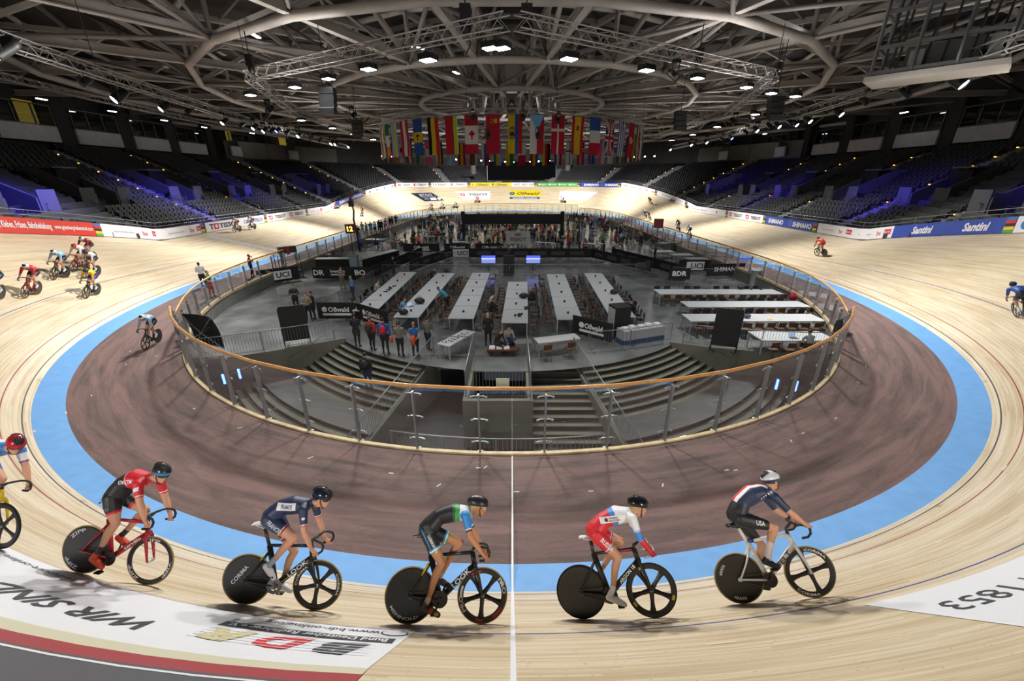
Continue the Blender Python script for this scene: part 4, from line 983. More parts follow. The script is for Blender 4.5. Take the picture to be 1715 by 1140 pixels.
STEP_W = mat('step_tread', hexc('6b6957'), .75, mottle=.15, scale=3); STEP_K = mat('step_riser', hexc('2e2c2a'), .8); LANDM = mat('landing_floor', hexc('4d4c4b'), .5, mottle=.2, scale=1)
def arc(r, a0, a1, z, n=24): return np.array([pol(r, a, z) for a in np.linspace(a0, a1, n)])
def flight(r0, z0, n, tread, rise, a0f, a1f, name):
    """curved steps going down and outward; each tread pale with a dark strip at its back"""
    mb = MB(); r, z = r0, z0
    for i in range(n):
        a0, a1 = a0f(r), a1f(r)
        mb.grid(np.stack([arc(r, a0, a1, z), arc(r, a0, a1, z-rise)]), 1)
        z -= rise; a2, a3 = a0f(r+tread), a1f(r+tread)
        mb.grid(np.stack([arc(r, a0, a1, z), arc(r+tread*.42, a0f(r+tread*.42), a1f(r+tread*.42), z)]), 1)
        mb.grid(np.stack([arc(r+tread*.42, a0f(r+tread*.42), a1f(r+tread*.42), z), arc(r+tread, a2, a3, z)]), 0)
        r += tread
    structure(mb.build(name, [STEP_W, STEP_K])); return r, z
cL, cR = (lambda r: DL), (lambda r: DR)
for nm, f0, f1 in (('stairs_left', phiL, cL), ('stairs_right', cR, phiR)):
    r, z = flight(RT, FL, 8, .32, .15, f0, f1, nm)
    mb = MB(); mb.grid(np.stack([arc(r, f0(r), f1(r), z), arc(16.3, f0(16.3), f1(16.3), z)])); structure(mb.build('floor_landing', LANDM))
    flight(16.3, z, 9, .36, .14, f0, f1, nm)
BOX0, BOX1, BY0, BY1 = -1.9, .81, -40.7, -36.4
mb = MB(); r, z = 11.0, FL     # narrow straight stairs between the block and the right wall
for i in range(13):
    y0, y1 = -37.0-.36*i, -37.0-.36*(i+1); x1 = 3.0+.155*(-36.5-y0)*1.6-.1
    zz = FL-.165*(i+1)
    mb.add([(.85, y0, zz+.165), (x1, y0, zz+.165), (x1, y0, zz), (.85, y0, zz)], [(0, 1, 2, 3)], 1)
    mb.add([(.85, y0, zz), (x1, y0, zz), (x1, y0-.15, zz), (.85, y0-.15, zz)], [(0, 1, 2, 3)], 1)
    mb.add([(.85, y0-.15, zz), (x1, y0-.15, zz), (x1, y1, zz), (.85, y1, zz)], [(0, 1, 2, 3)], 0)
structure(mb.build('stairs_middle', [STEP_W, STEP_K]))
mb = MB(); mb.grid(np.stack([arc(9, -30, 30, -3.05), arc(19.7, -21, 17, -3.05)])); structure(mb.build('floor_well', mat('well_floor', hexc('2c2c2b'), .6)))
CONC2 = mat('concrete_warm', hexc('6f6e64'), .8, mottle=.12, scale=1.0, bump=.1)
for nm, f in (('wall_stair_left', phiL), ('wall_stair_right', phiR)):
    mb = MB(); P = np.stack([[pol(r, f(r), -3.4) for r in np.linspace(RT-.1, 20.2, 12)], [pol(r, f(r), FL+.12) for r in np.linspace(RT-.1, 20.2, 12)]]); mb.grid(P)
    P2 = np.stack([P[1], P[1]+np.array([pol(1, f(16)+(90 if f(16) > 0 else -90), 0)-pol(0, 0, 0) for _ in range(12)])*.2]); mb.grid(P2); structure(mb.build(nm, CONC2))
def radial_wall(name, deg, r0, r1, z0, z1, thick=.22):
    """wall whose top falls from z0 at r0 to z1 at r1"""
    a, b = pol(r0, deg, 0), pol(r1, deg, 0); d = (b-a)/np.linalg.norm(b-a); n = np.array((-d[1], d[0], 0))*thick/2
    vs = [p+q*n+np.array((0, 0, z)) for p, zt in ((a, z0), (b, z1)) for q in (-1, 1) for z in (-3.4, zt)]
    mb = MB(); mb.add(vs, [(0, 1, 3, 2), (4, 6, 7, 5), (1, 5, 7, 3), (0, 4, 5, 1), (2, 3, 7, 6)]); structure(mb.build(name, CONC2))
radial_wall('wall_divider_left', DL, 10.9, 18.6, FL+.05, -2.75); radial_wall('wall_divider_right', DR, 10.9, 18.6, FL+.05, -2.75)
mb = MB(); mb.box((-3.0, -36.35, -1.25), (3.2, .2, .75)); structure(mb.build('wall_well_back', CONC2))
mb = MB(); mb.box((-3.0, -36.2, -2.4), (3.2, .1, 1.6)); structure(mb.build('wall_recess_shade', SHADE_IN))  # black slab painted as the shade of the opening behind
mb = MB()
w = .2
for c, d in ((((BOX0+BOX1)/2, BY0, -2.0), (BOX1-BOX0, w, 2.25)), ((BOX0+w/2, (BY0+BY1)/2, -2.0), (w, BY1-BY0-w, 2.25)), ((BOX1-w/2, (BY0+BY1)/2, -2.0), (w, BY1-BY0-w, 2.25)), (((BOX0+BOX1)/2, (BY0+BY1)/2, -3.0), (BOX1-BOX0, BY1-BY0, .1))): mb.box(c, d)
structure(mb.build('wall_shaft', CONC2))
mb = MB(); mb.grid(np.stack([arc(17.5, -14, 10.5, -1.81), arc(19.8, -15, 12, -1.81)])); mb.grid(np.stack([arc(17.5, -14, 10.5, -1.81), arc(17.5, -14, 10.5, -2.1)])); structure(mb.build('floor_ledge', mat('ledge', hexc('a3a49c'), .7)))
# ------------------------------------------------------------------ railings
RAILM = mat('railing_zinc', hexc('8c9092'), .45, .5)
def railing(name, path, h, label, step=.125, cat='railing', m=None):
    t = thing(name, label, cat); P = [Vector(map(float, p)) for p in path]; m = m or RAILM; up = Vector((0, 0, h))
    MB().tube([p+up for p in P], .025, 8).build('top_rail', m, t, True); MB().tube([p+Vector((0, 0, .1)) for p in P], .018, 6).build('bottom_rail', m, t, True)
    mb = MB(); pm = MB()
    for a, b in zip(P[:-1], P[1:]):
        k = max(1, int((b-a).length/step))
        for q in range(k):
            p = a+(b-a)*(q+.5)/k; mb.tube([p+Vector((0, 0, .1)), p+up], .008, 4, cap=False)
    o = mb.build('bars', m, t)
    L = 0; 
    for p in ([P[0]]+[P[i] for i in range(2, len(P)-1, 2)]+[P[-1]]): MB().tube([p, p+up], .025, 6).build('post', m, t)
    return t
railing('railing', [pol(r, phiL(r)-.6, FL+.1) for r in np.linspace(RT+.4, 19, 5)], 1.05, 'barred steel railing on top of the left wall of the stair well')
railing('railing', [pol(r, phiR(r)+.6, FL+.1) for r in np.linspace(RT+.4, 19, 5)], 1.05, 'barred steel railing on top of the right wall of the stair well')
railing('stair_railing', [pol(11.2, DL, FL), pol(18.5, DL, -2.75)], 1.05, 'sloping barred railing on the wall left of the concrete block')
railing('stair_railing', [pol(11.2, DR, FL), pol(18.5, DR, -2.75)], 1.05, 'sloping barred railing on the wall right of the narrow stairs')
railing('railing', [(BOX0+.1, BY1, FL+.02), (BOX0+.1, BY0+.1, FL+.02), (BOX1-.1, BY0+.1, FL+.02), (BOX1-.1, BY1, FL+.02)], 1.15, 'barred railing round three sides of the concrete block in the well')
railing('railing', [pol(17.6, a, -1.81) for a in np.linspace(-13.2, 9.8, 9)], 1.1, 'low curved railing at the bottom right behind the glass barrier', .14)
railing('railing', [(-3.3, -36.6, FL), (-1.8, -36.6, FL)], 1.05, 'short railing beside the small table above the dark recess')
for q, f in ((-1, phiL), (1, phiR)):
    for r0, z0, r1, z1 in ((RT+.2, FL, 14.9, -2.1), (16.3, -2.1, 19, -3.1)):
        mb = MB(); mb.tube([pol(r0, f(r0)-q*.5, z0+.9), pol(r1, f(r1)-q*.5, z1+.9)], .022, 6)
        tag(mb.build('wall_handrail', RAILM, None, True), 'sloping tube handrail on the %s wall of the %s flight of steps' % ('left' if q < 0 else 'right', 'upper' if r0 < 15 else 'lower'), 'handrail')
mb = MB(); mb.box((-.35, BY0-.0, FL+.75), (.5, .02, .36)); tag(mb.build('paper_notice', mat('notice', hexc('cfcdb4'), .6)), 'pale paper notice fixed to the railing of the concrete block', 'notice')
LED = mat('led_blue', (.05, .1, 1), .4, emit=(.05, .12, 1), strength=14)
for n, (px, py, lab) in enumerate(((377, 643, 'left one in the left corner of the well'), (403, 634, 'right one in the left corner of the well'), (1299, 652, 'left one in the right corner of the well'), (1331, 655, 'right one in the right corner of the well'))):
    p = at_z(px, py, -1.5); t = thing('light_tube', 'blue light tube on a stand, '+lab, 'lamp', (p[0], p[1], -3.0))
    MB().tube([(0, 0, 0), (0, 0, 1.5)], .02, 6).build('stand', STEEL_D, t); MB().tube([(0, 0, 1.52), (0, 0, 1.98)], .045, 8).build('tube', LED, t); MB().box((0, .05, 1.75), (.1, .03, .5)).build('backing', BLK, t)
# ------------------------------------------------------------------ tables and chairs
TOP = mat('table_white', hexc('c9cccf'), .3, spec=.5); LEGM = mat('table_leg', hexc('b4b6b8'), .4, .3)
def table_proto(L, W, name='long_table'):
    t = thing(name, '', 'table'); MB().box((0, 0, .715), (L-.012, W, .05)).build('tabletop', TOP, t)
    MB().box((0, 0, .70), (.006, W-.02, .03)); 
    MB().bar((-L/2+.1, 0, .67), (L/2-.1, 0, .67), .05, .05).build('beam', LEGM, t)
    for x in (-1, 1):
        for y in (-1, 1): MB().box((x*(L/2-.07), y*(W/2-.06), .345), (.06, .06, .69)).build('leg', LEGM, t)
    return t
used_t = set()
def place(proto, loc, rz, label, grp=None):
    o = proto if proto.name not in used_t else dup(proto)
    used_t.add(proto.name); o.location = loc; o.rotation_euler = (0, 0, rz); o['label'] = label
    if grp: o['group'] = grp
    return o
WOODC = mat('chair_ply', hexc('55351a'), .5, mottle=.15, scale=9); BLKC = mat('chair_black', hexc('1b1b1d'), .5); CHR = mat('chair_leg', hexc('8b8d90'), .3, .8)
def chair_proto(m, name):
    t = thing(name, '', 'chair')
    MB().box((0, 0, .45), (.42, .42, .025)).build('seat', m, t); MB().box((-.2, 0, .70), (.02, .42, .26), 0, 0, Matrix.Rotation(-.12, 3, 'Y')).build('backrest', m, t)
    for x, y in ((-1, -1), (-1, 1), (1, -1), (1, 1)):
        MB().tube([(x*.22, y*.19, 0), (x*.18, y*.19, .44)] if x > 0 else [(-.24, y*.19, 0), (-.19, y*.19, .45), (-.21, y*.19, .62)], .013, 6).build('leg', CHR, t)
    return t
CH_W, CH_B = chair_proto(WOODC, 'wooden_chair'), chair_proto(BLKC, 'black_chair')
TU = table_proto(2.33, 1.45)
SOCK = MB().box((0, 0, .04), (.09, .09, .08)).box((0, .0, .1), (.13, .05, .04)).mesh('socket_block', BLK)
NAMES_T = ['far left', 'second from the left', 'third from the left', 'fourth from the left', 'fifth from the left', 'far right']
ROWS = [((-8.7, -31.4), (-8.7, -20.7)), ((-5.95, -32.72), (-5.45, -21.1)), ((-2.84, -32.96), (-2.55, -20.95)), ((.15, -33.7), (.46, -24.15)), ((3.2, -33.15), (3.6, -21.4)), ((6.25, -32.7), (6.72, -21.16))]
rnd = random.Random(3)
for n, (a, b) in enumerate(ROWS):
    a, b = np.array(a), np.array(b); L = np.linalg.norm(b-a); d = (b-a)/L; k = int(round(L/2.33)); ang = math.atan2(d[1], d[0]); nn = np.array((-d[1], d[0]))
    for q in range(k):
        c = a+d*L*(q+.5)/k; place(TU, (*c, FL), ang, 'white table in the %s long table row' % NAMES_T[n], 'tables of the %s row' % NAMES_T[n])
        for w in (-.1,):
            p = c+d*w*1.0; tag(link('socket_block', SOCK, None, (*p, FL+.74), rnd.random()), 'small black socket block, %s long table row' % NAMES_T[n], 'socket block', 'socket blocks on the %s row' % NAMES_T[n])
    for side in (-1, 1):
        for q in range(int(L/.82)):
            if rnd.random() < .12: continue
            p = a+d*(.45+.82*q)+nn*side*(1.02+rnd.random()*.2)
            dark = (n in (0, 5) and side == (1 if n == 0 else -1)) or rnd.random() < .3
            place(CH_B if dark else CH_W, (*p, FL), math.atan2(-nn[1]*side, -nn[0]*side)+rnd.uniform(-.25, .25), ('black' if dark else 'wooden')+' chair %s of the %s long table row' % ('left' if side > 0 else 'right', NAMES_T[n]), ('black' if dark else 'wooden')+' chairs %s of the %s row' % ('left' if side > 0 else 'right', NAMES_T[n]))
TR4 = table_proto(2.1, 1.3)
for n, (x0, x1, y, k, w) in enumerate(((10.0, 18.4, -27.1, 4, 'rearmost'), (10.7, 18.2, -30.15, 4, 'second'), (9.75, 17.2, -32.8, 4, 'third'), (12.0, 15.6, -35.7, 2, 'nearest'))):
    for q in range(k):
        o = place(TR4, (x0+(x1-x0)*(q+.5)/k, y, FL), 0, 'white table in the %s of the four rows at the right' % w, 'tables of the %s right hand row' % w); o.scale = ((x1-x0)/k/2.1, 1, 1)
    m = 12 if n < 3 else 5
    for q in range(m):
        x = x0+.35+(x1-x0-.6)*q/(m-1)
        place(CH_W, (x, y-.95+rnd.uniform(-.08, .05), FL), math.pi/2+rnd.uniform(-.15, .15), 'brown wooden chair on the near side of the %s right hand table row' % w, 'wooden chairs near side of the %s right row' % w)
        if n < 3 and rnd.random() < .75: place(CH_B, (x+.1, y+1.0, FL), -math.pi/2+rnd.uniform(-.15, .15), 'black chair on the far side of the %s right hand table row' % w, 'black chairs far side of the %s right row' % w)
TS = table_proto(2.2, .72, 'small_table')
place(TS, (2.2, -36.0, FL), math.radians(17), 'white table standing right behind the top of the narrow stairs'); place(TS, (-2.68, -35.9, FL), math.radians(61), 'small white table left of the concrete block, papers on it')
for q in (-.6, .55): place(CH_W, (2.2+q, -36.75+q*.3, FL), 1.9, 'wooden chair at the table behind the narrow stairs', 'wooden chairs behind the narrow stairs')
# ------------------------------------------------------------------ things lying on the tables
def item(name, mb, mats, loc, rz, label, cat, grp=None): return tag(mb.build(name, mats, None, False, loc, rz), label, cat, grp)
def laptop(p, rz, label):
    t = thing('laptop', label, 'laptop', p, rz); MB().box((0, 0, .012), (.24, .34, .02)).build('keyboard_half', mat('laptop_grey', hexc('55585c'), .4), t); MB().box((.13, 0, .12), (.015, .34, .23), 0, 0, Matrix.Rotation(.25, 3, 'Y')).build('display', mat('laptop_screen', hexc('7d8fa3'), .2, emit=(.4, .55, .8), strength=.5), t)
TZ = FL+.745
def bag(p, s, label, m=None):
    t = thing('bag', label, 'bag', p); MB().ell((0, 0, .14*s), (.26*s, .18*s, .15*s), 12, 8).build('body', m or BLKC, t, True); MB().tube([(-.12*s, 0, .26*s), (-.06*s, 0, .36*s), (.06*s, 0, .36*s), (.12*s, 0, .26*s)], .012, 6).build('strap', BLKC, t, True)
def camera_(p, rz, label, grp='cameras on the tables'):
    t = thing('camera', label, 'camera', p, rz, grp); MB().box((0, 0, .05), (.08, .14, .1)).build('body', BLKC, t); MB().tube([(.04, 0, .05), (.22, 0, .05)], .04, 10).build('lens', BLKC, t)
for px, py, l in ((648, 489, 'far left row'), (655, 483, 'far left row'), (870, 530, 'fourth row'), (880, 518, 'fourth row'), (676, 512, 'second row')):
    for q in range(2):
        p = at_z(px+q*4, py-q*3, TZ); camera_(p, rnd.random()*6, 'black camera lying on the %s of the long tables' % l, 'cameras on the %s' % l)
bag(at_z(676, 526, TZ), 1.1, 'black bag at the near end of the second long table row'); bag(at_z(877, 499, TZ), 1.2, 'black bag on the fourth long table row'); bag(at_z(1028, 492, TZ), 1.1, 'black bag on the far right long table row'); bag(at_z(748, 456, TZ), .9, 'dark bag at the far end of the second long table row'); bag(at_z(703, 508, TZ), 1.3, 'long black bag near the leaning woman on the second long table row')
bag(at_z(1251, 532, TZ), .8, 'grey blue bag on the third right hand table row', mat('bag_blue', hexc('4a566b'), .6))
for n, px in enumerate((1240, 1258, 1275, 1300, 1318)): bag(at_z(px, 484+n % 2*3, TZ), .9, 'black bag among the gear on the rearmost right hand table row') if n in (0,) else camera_(at_z(px, 485, TZ), n, 'camera gear heaped on the rearmost right hand table row', 'camera gear on the rearmost right row')
laptop(at_z(1329, 566, TZ), math.pi/2+.1, 'open laptop before the grey shirted man at the nearest right hand table'); laptop(at_z(688, 513, TZ), 2.4, 'open laptop on the second long table row'); laptop(at_z(1047, 517, TZ), 3.0, 'open laptop before the man at the far right long table row')
item('bottle', MB().lathe([(0, 0), (.035, 0), (.035, .16), (.013, .21), (.013, .25), (0, .25)], 10), mat('bottle_white', hexc('dfe3e6'), .2), at_z(1348, 526, TZ), 0, 'white bottle standing on the third right hand table row', 'bottle')
item('paper', MB().box((0, 0, .005), (.3, .2, .01)), mat('paper_y', hexc('e0b23c'), .6), at_z(1290, 535, TZ), .4, 'yellow paper on the third right hand table row', 'paper'); item('jacket', MB().ell((0, 0, .1), (.25, .2, .28), 10, 7), mat('cloth_red', hexc('a01533'), .8), at_z(1328, 499, FL+.6), 0, 'dark red jacket over a chair at the right end of the rearmost right row', 'jacket')
for q in range(12):
    p = np.array((-2.68, -35.9))+np.array((math.cos(1.065), math.sin(1.065)))*(-.9+.16*q)*.8+np.array((-.1+.2*(q % 2), 0)); item('black_card', MB().box((0, 0, .004), (.12, .08, .008)), BLKC, (*p, TZ), 1.06, 'small black card laid out on the table left of the concrete block', 'card', 'black cards on the small table')
# pale box behind the middle railing with papers, blue chair back
item('crate', MB().box((0, 0, .3), (1.5, .5, .08)).box((0, .2, .15), (1.5, .06, .3)).box((-.6, 0, .13), (.06, .45, .26)).box((.6, 0, .13), (.06, .45, .26)), WOODC, (-.45, -36.3, FL), 0, 'wooden bench with papers in front of the two seated staff', 'bench')
for q in range(3): item('paper_stack', MB().box((0, 0, .04), (.28, .34, .08)), SHEET, (-.95+.34*q, -36.3, FL+.34), .05*q, 'stack of white papers on the wooden bench before the staff', 'paper stack', 'paper stacks on the bench')
item('plastic_crate', MB().box((0, 0, .3), (.5, .45, .6)).box((0, 0, .62), (.42, .38, .04)), mat('crate_blue', hexc('253659'), .5), (-.05, -35.6, FL), 0, 'dark blue crate beside the two staff behind the concrete block', 'crate')
item('plastic_crate', MB().box((0, 0, .25), (.8, .6, .5)).box((0, 0, .52), (.84, .64, .05)), mat('crate_grey', hexc('77797b'), .6), (.55, -35.9, FL), .1, 'grey lidded box at the left end of the table behind the narrow stairs', 'crate')
# ------------------------------------------------------------------ barriers, banners and stage things
BARM = mat('barrier_zinc', hexc('84878a'), .4, .5)
def barrier_proto():
    t = thing('crowd_barrier', '', 'barrier'); W, H = 2.2, 1.08
    MB().tube([(-W/2, 0, .2), (-W/2, 0, H-.08), (-W/2+.08, 0, H), (W/2-.08, 0, H), (W/2, 0, H-.08), (W/2, 0, .2)], .02, 8, 0, True).build('frame', BARM, t, True)
    mb = MB()
    for q in range(1, 17): x = -W/2+W*q/17; mb.tube([(x, 0, .2), (x, 0, H)], .008, 4, cap=False)
    mb.build('bars', BARM, t)
    for x in (-1, 1): MB().tube([(x*.8, -.28, 0), (x*.8, 0, .2), (x*.8, .28, 0)], .018, 6).build('foot', BARM, t, True)
    return t
CB = barrier_proto()
def barrier_row(pts, label, grp):
    for a, b in zip(pts[:-1], pts[1:]):
        a, b = np.array(a), np.array(b); L = np.linalg.norm(b-a); k = max(1, int(round(L/2.25)))
        for q in range(k):
            c = a+(b-a)*(q+.5)/k; o = place(CB, (*c, FL), math.atan2(b[1]-a[1], b[0]-a[0]), label, grp); o.scale = (L/k/2.25, 1, 1)
barrier_row([(-11.3, -19.3), (10.9, -19.0)], 'steel crowd barrier in the row across the infield behind the long tables', 'barriers across the infield'); barrier_row([(10.9, -19.0), (12.6, -17.6)], 'steel crowd barrier at the slanting right end of the row across the infield', None)
barrier_row([(3.7, -36.1), (5.9, -35.6)], 'steel crowd barrier left of the pair above the right steps', None); barrier_row([(5.9, -35.6), (8.3, -34.7)], 'steel crowd barrier right of the pair above the right steps', None)
barrier_row([(13.6, -20.2), (18.2, -21.6)], 'steel crowd barrier before the black banners at the right', 'barriers before the right banners')
barrier_row([(-11.5, -30.6), (-11.3, -21.5)], 'steel crowd barrier left of the far left table row', 'barriers left of the tables')
barrier_row([(-13.0, -12.5), (-4.5, -12.7)], 'steel crowd barrier before the pit banners', 'barriers before the pit banners')
CLOTH_B = mat('banner_black', hexc('1d1d1f'), .75); CLOTH_G = mat('banner_grey', hexc('4a4b4d'), .8)
def banner(a, b, h, label, texts=(), base=None, z=FL, foot=True, white=None):
    """a cloth covered barrier from a to b seen from the camera's side"""
    a, b = np.array(a, float), np.array(b, float); L = float(np.linalg.norm(b-a)); t = thing('banner_barrier', label, 'banner', (*((a+b)/2), z), math.atan2(b[1]-a[1], b[0]-a[0]))
    MB().box((0, 0, h/2+.1), (L, .05, h-.1)).build('cloth', base or CLOTH_B, t)
    if texts:
        mb = MB(); ms = [SHEET]
        for w, x, zz, ww, hh, *m in texts:
            mt = m[0] if m else SHEET
            if mt not in ms: ms.append(mt)
            sh = text_fit(w, ww, hh, bold=.03) if isinstance(w, str) else w
            dy = -.029 if not isinstance(w, str) else -.033
            put_text(mb, sh, lambda u, v: (x+u, dy, zz+v), ms.index(mt))
        mb.build('lettering', ms, t)
    if foot:
        for q in (-.35, .35): MB().tube([(q*L, -.28, 0), (q*L, 0, .25), (q*L, .28, 0)], .018, 6).build('foot', BARM, t, True)
    return t
OSS = lambda s: [('Oßwald', .12*s, .72, 1.25*s, .3), (disc(.16), -.72*s, .72, 0, 0), (rect(1.7*s, .14), 0, .42, 0, 0)]
banner((-11.6, -31.2), (-9.3, -31.2), 1.1, 'black cloth banner with white letters left of the waiting group', OSS(1)); banner((-9.2, -31.3), (-6.9, -33.0), 1.1, 'black cloth banner with white letters behind the waiting group', OSS(1)); banner((3.3, -33.6), (5.1, -35.1), 1.1, 'black cloth banner with white letters leaning beside the right barriers', OSS(.85))
banner((-20.2, -22.6), (-18.0, -20.4), 1.2, 'black banner with a white lettered field at the end of the left concrete wall', [(rect(1.7, .7), .1, .65, 0, 0), ('UCI', .3, .65, 1.0, .45, INK)])
banner((-16.9, -20.3), (-12.0, -20.3), 1.05, 'black banner with white letters in front of the officials at the left', [('DR', -1.9, .62, .9, .45), ('berlin', -.3, .75, 1.2, .25), (rect(1.2, .12), -.3, .45, 0, 0), ('BO', 1.6, .62, .9, .45)])
banner((-12.0, -20.3), (-9.8, -9.5), 1.05, 'long dark banner running back from the officials towards the pits', [('BIKE', q, .62, 1.1, .3, CLOTH_G) for q in (-4.5, -2.3, 0, 2.3, 4.5)]); banner((-9.3, -17.5), (-6.6, -10.2), 1.05, 'dark banner right of the gangway at the left', [(rect(1.2, .35), q, .6, 0, 0, CLOTH_G) for q in (-3, -1, 1, 3)])
banner((-6.6, -10.2), (8.6, -10.4), 1.05, 'long dark banner across the infield with a white lettered field at its left end', [(rect(1.7, .8), -6.5, .6, 0, 0), ('UCI', -6.3, .6, 1.1, .5, INK)]+[(rect(1.5, .4), q, .6, 0, 0, CLOTH_G) for q in (-4, -2, 0, 2, 4, 6)])
banner((8.6, -10.4), (12.6, -17.8), 1.05, 'dark banner slanting forward at the right end of the long one', [(rect(1.3, .4), q, .6, 0, 0, CLOTH_G) for q in (-3, -1, 1, 3)]); banner((10.9, -9.8), (14.6, -19.0), 1.05, 'dark banner right of the gangway at the right', [(rect(1.3, .4), q, .6, 0, 0, CLOTH_G) for q in (-3.4, -1.2, 1.2, 3.4)])
banner((13.1, -20.9), (14.9, -20.9), 1.05, 'black banner with three white letters at the corner of the right gangway', [('BDR', 0, .66, 1.2, .4)])
banner((15.2, -17.6), (18.0, -17.6), 1.15, 'black banner with a white lettered field at the right', [(rect(1.6, .75), .1, .65, 0, 0), ('UCI', .25, .65, 1.1, .5, INK)]); banner((16.9, -19.6), (20.3, -19.2), 1.15, 'black banner with one long white word at the right', [('SHIMANO', .1, .72, 2.4, .38)])
for q, (x0, x1, l) in enumerate(((-12.6, -8.4, 'left'), (-7.8, -4.8, 'middle'), (-4.2, -1.0, 'right'))): banner((x0, -6.6), (x1, -6.6), 1.05, 'dark banner with pale letters before the left pits, %s one' % l, [('Oßwald', 0, .66, 1.7, .36), (rect(1.9, .14), 0, .36, 0, 0)])
# black boxes, loudspeakers, folding screens
def cabinet(p, d, rz, label, name='black_cabinet', m=None, panel=None):
    t = thing(name, label, 'cabinet', (p[0], p[1], FL), rz); MB().box((0, 0, d[2]/2), d).build('body', m or CLOTH_B, t)
    MB().box((0, 0, d[2]+.01), (d[0]+.03, d[1]+.03, .03)).build('lid', mat('cabinet_lid', hexc('332c28'), .5), t)
    if panel: MB().box((panel*d[0]*.5, 0, d[2]*.5), (.02, d[1]*.9, d[2]*.9)).build('front_sheet', mat('roll_up_pale', hexc('b9c0c6'), .5), t)
cabinet((5.75, -33.7), (.9, .8, 1.7), .25, 'black cabinet with a pale front sheet beside the far right table row', panel=-1)
def screen(a, b, h, label, lean=.0, z=FL):
    a, b = np.array(a, float), np.array(b, float); L = float(np.linalg.norm(b-a)); t = thing('folding_screen', label, 'screen', (*((a+b)/2), z), math.atan2(b[1]-a[1], b[0]-a[0]))
    MB().box((0, 0, h/2+.2), (L, .06, h-.2)).build('panel', CLOTH_B, t)
    for q in (-1, 1): MB().box((q*(L/2+.02), 0, h/2), (.05, .07, h)).build('post', BLK, t); MB().box((q*L*.4, 0, .03), (.06, .6, .06)).build('foot', BLK, t)
screen((-11.5, -35.3), (-10.45, -34.85), 2.0, 'black folding screen standing at the top of the left railing'); screen((9.9, -35.75), (10.95, -36.1), 2.1, 'black folding screen standing before the nearest right hand tables'); screen((15.4, -36.2), (16.5, -35.5), 1.6, 'low black screen at the right end of the nearest right hand tables')
t = thing('black_umbrella', 'square black umbrella tilted on its stand behind the left railing', 'umbrella', (-14.35, -36.55, FL), -.2)
Mu = Matrix.Translation((0, 0, 1.35)) @ Matrix.Rotation(math.radians(-78), 4, 'X') @ Matrix.Rotation(.06, 4, 'Z')
c4 = [(-1.0, -1.0, 0), (1.0, -1.0, 0), (1.0, 1.0, 0), (-1.0, 1.0, 0)]
mb = MB(); vs = []; n = 8
for i in range(n+1):
    for j in range(n+1):
        u, v = -1+2*i/n, -1+2*j/n; vs.append(Mu @ Vector((u*.78, v*.85, .28*(1-max(abs(u), abs(v)))-.12*(u*u*v*v))))
mb.add(vs, [(i*(n+1)+j, (i+1)*(n+1)+j, (i+1)*(n+1)+j+1, i*(n+1)+j+1) for i in range(n) for j in range(n)]); mb.build('canopy', CLOTH_B, t)
for q in c4: MB().tube([Mu @ Vector((0, 0, -.25)), Mu @ Vector((q[0]*.765, q[1]*.83, -.14))], .018, 6).build('rib', STEEL, t)
MB().tube([Mu @ Vector((0, 0, .3)), Mu @ Vector((0, 0, -.9)), (0, -.4, 0)], .02, 6).build('pole', STEEL, t)
for a in (.3, 2.4, 4.5): MB().tube([(0, -.4, .5), (.6*math.cos(a), -.4+.6*math.sin(a), 0)], .015, 6).build('leg', STEEL, t)
# white counter / sofa behind the right barriers
t = thing('white_counter', 'long low white counter with a blue base behind the right barriers', 'counter', (6.8, -34.5, FL), .36)
MB().box((0, .1, .5), (2.5, .7, .5)).build('body', mat('counter_white', hexc('b7babd'), .5), t); MB().box((0, .1, .12), (2.6, .75, .24)).build('base', mat('counter_blue', hexc('2c4c78'), .5), t)
for q in range(5): MB().box((-1+.5*q, .1+.1*(q % 2), .8), (.3, .3, .1)).build('box_on_top', SHEET, t)
# monitors on poles
def monitor(px, py, zc, y, label, w=1.35):
    p = at_y(px, py, y); t = thing('monitor', label, 'monitor', (p[0], p[1], FL)); h = p[2]-FL
    MB().box((0, 0, h/2), (.16, .12, h)).build('pole', STEEL_D, t); MB().box((0, 0, h), (w, .12, w*.56)).build('case', BLK, t)
    mb = MB(); mb.box((0, -.066, h), (w*.95, .01, w*.52)); mb.box((0, -.073, h+.04*w), (w*.95, .006, w*.06), 0, 1); mb.box((0, -.073, h-.14*w), (w*.95, .006, w*.2), 0, 2); mb.build('display', [mat('mon_blue', (.1, .15, .9), .3, emit=(.07, .1, .75), strength=1.0), mat('mon_white', (.9, .9, 1), .3, emit=(.6, .65, .9), strength=1), mat('mon_mid', (.3, .35, .6), .3, emit=(.14, .2, .42), strength=1)], t)
monitor(818, 434, 0, -16.5, 'blue glowing monitor on a pole left of the black pillar'); monitor(893, 434, 0, -16.5, 'blue glowing monitor on a pole right of the black pillar'); monitor(1246, 440, 0, -16.2, 'blue glowing monitor on a pole before the right barrier', 1.5)
cabinet((-.25, -18.3), (.95, .8, 1.7), 0, 'black clothed pillar between the two blue monitors', 'draped_pillar')
t = thing('column_light', 'round pale column with a white ring on top at the right', 'column', (*at_z(1262, 478, FL)[:2], FL)); MB().lathe([(.36, 0), (.36, 1.2), (.42, 1.25)], 20).build('drum', mat('drum_pale', hexc('9aa0a2'), .5), t, True); MB().lathe([(.42, 1.25), (.42, 1.36), (.3, 1.36), (.3, 1.25)], 20).build('rim', mat('rim_white', hexc('dfe6ea'), .4), t, True); MB().lathe([(0, 1.30), (.3, 1.30)], 20).build('top', mat('drum_dark', hexc('2f4a5c'), .4), t)
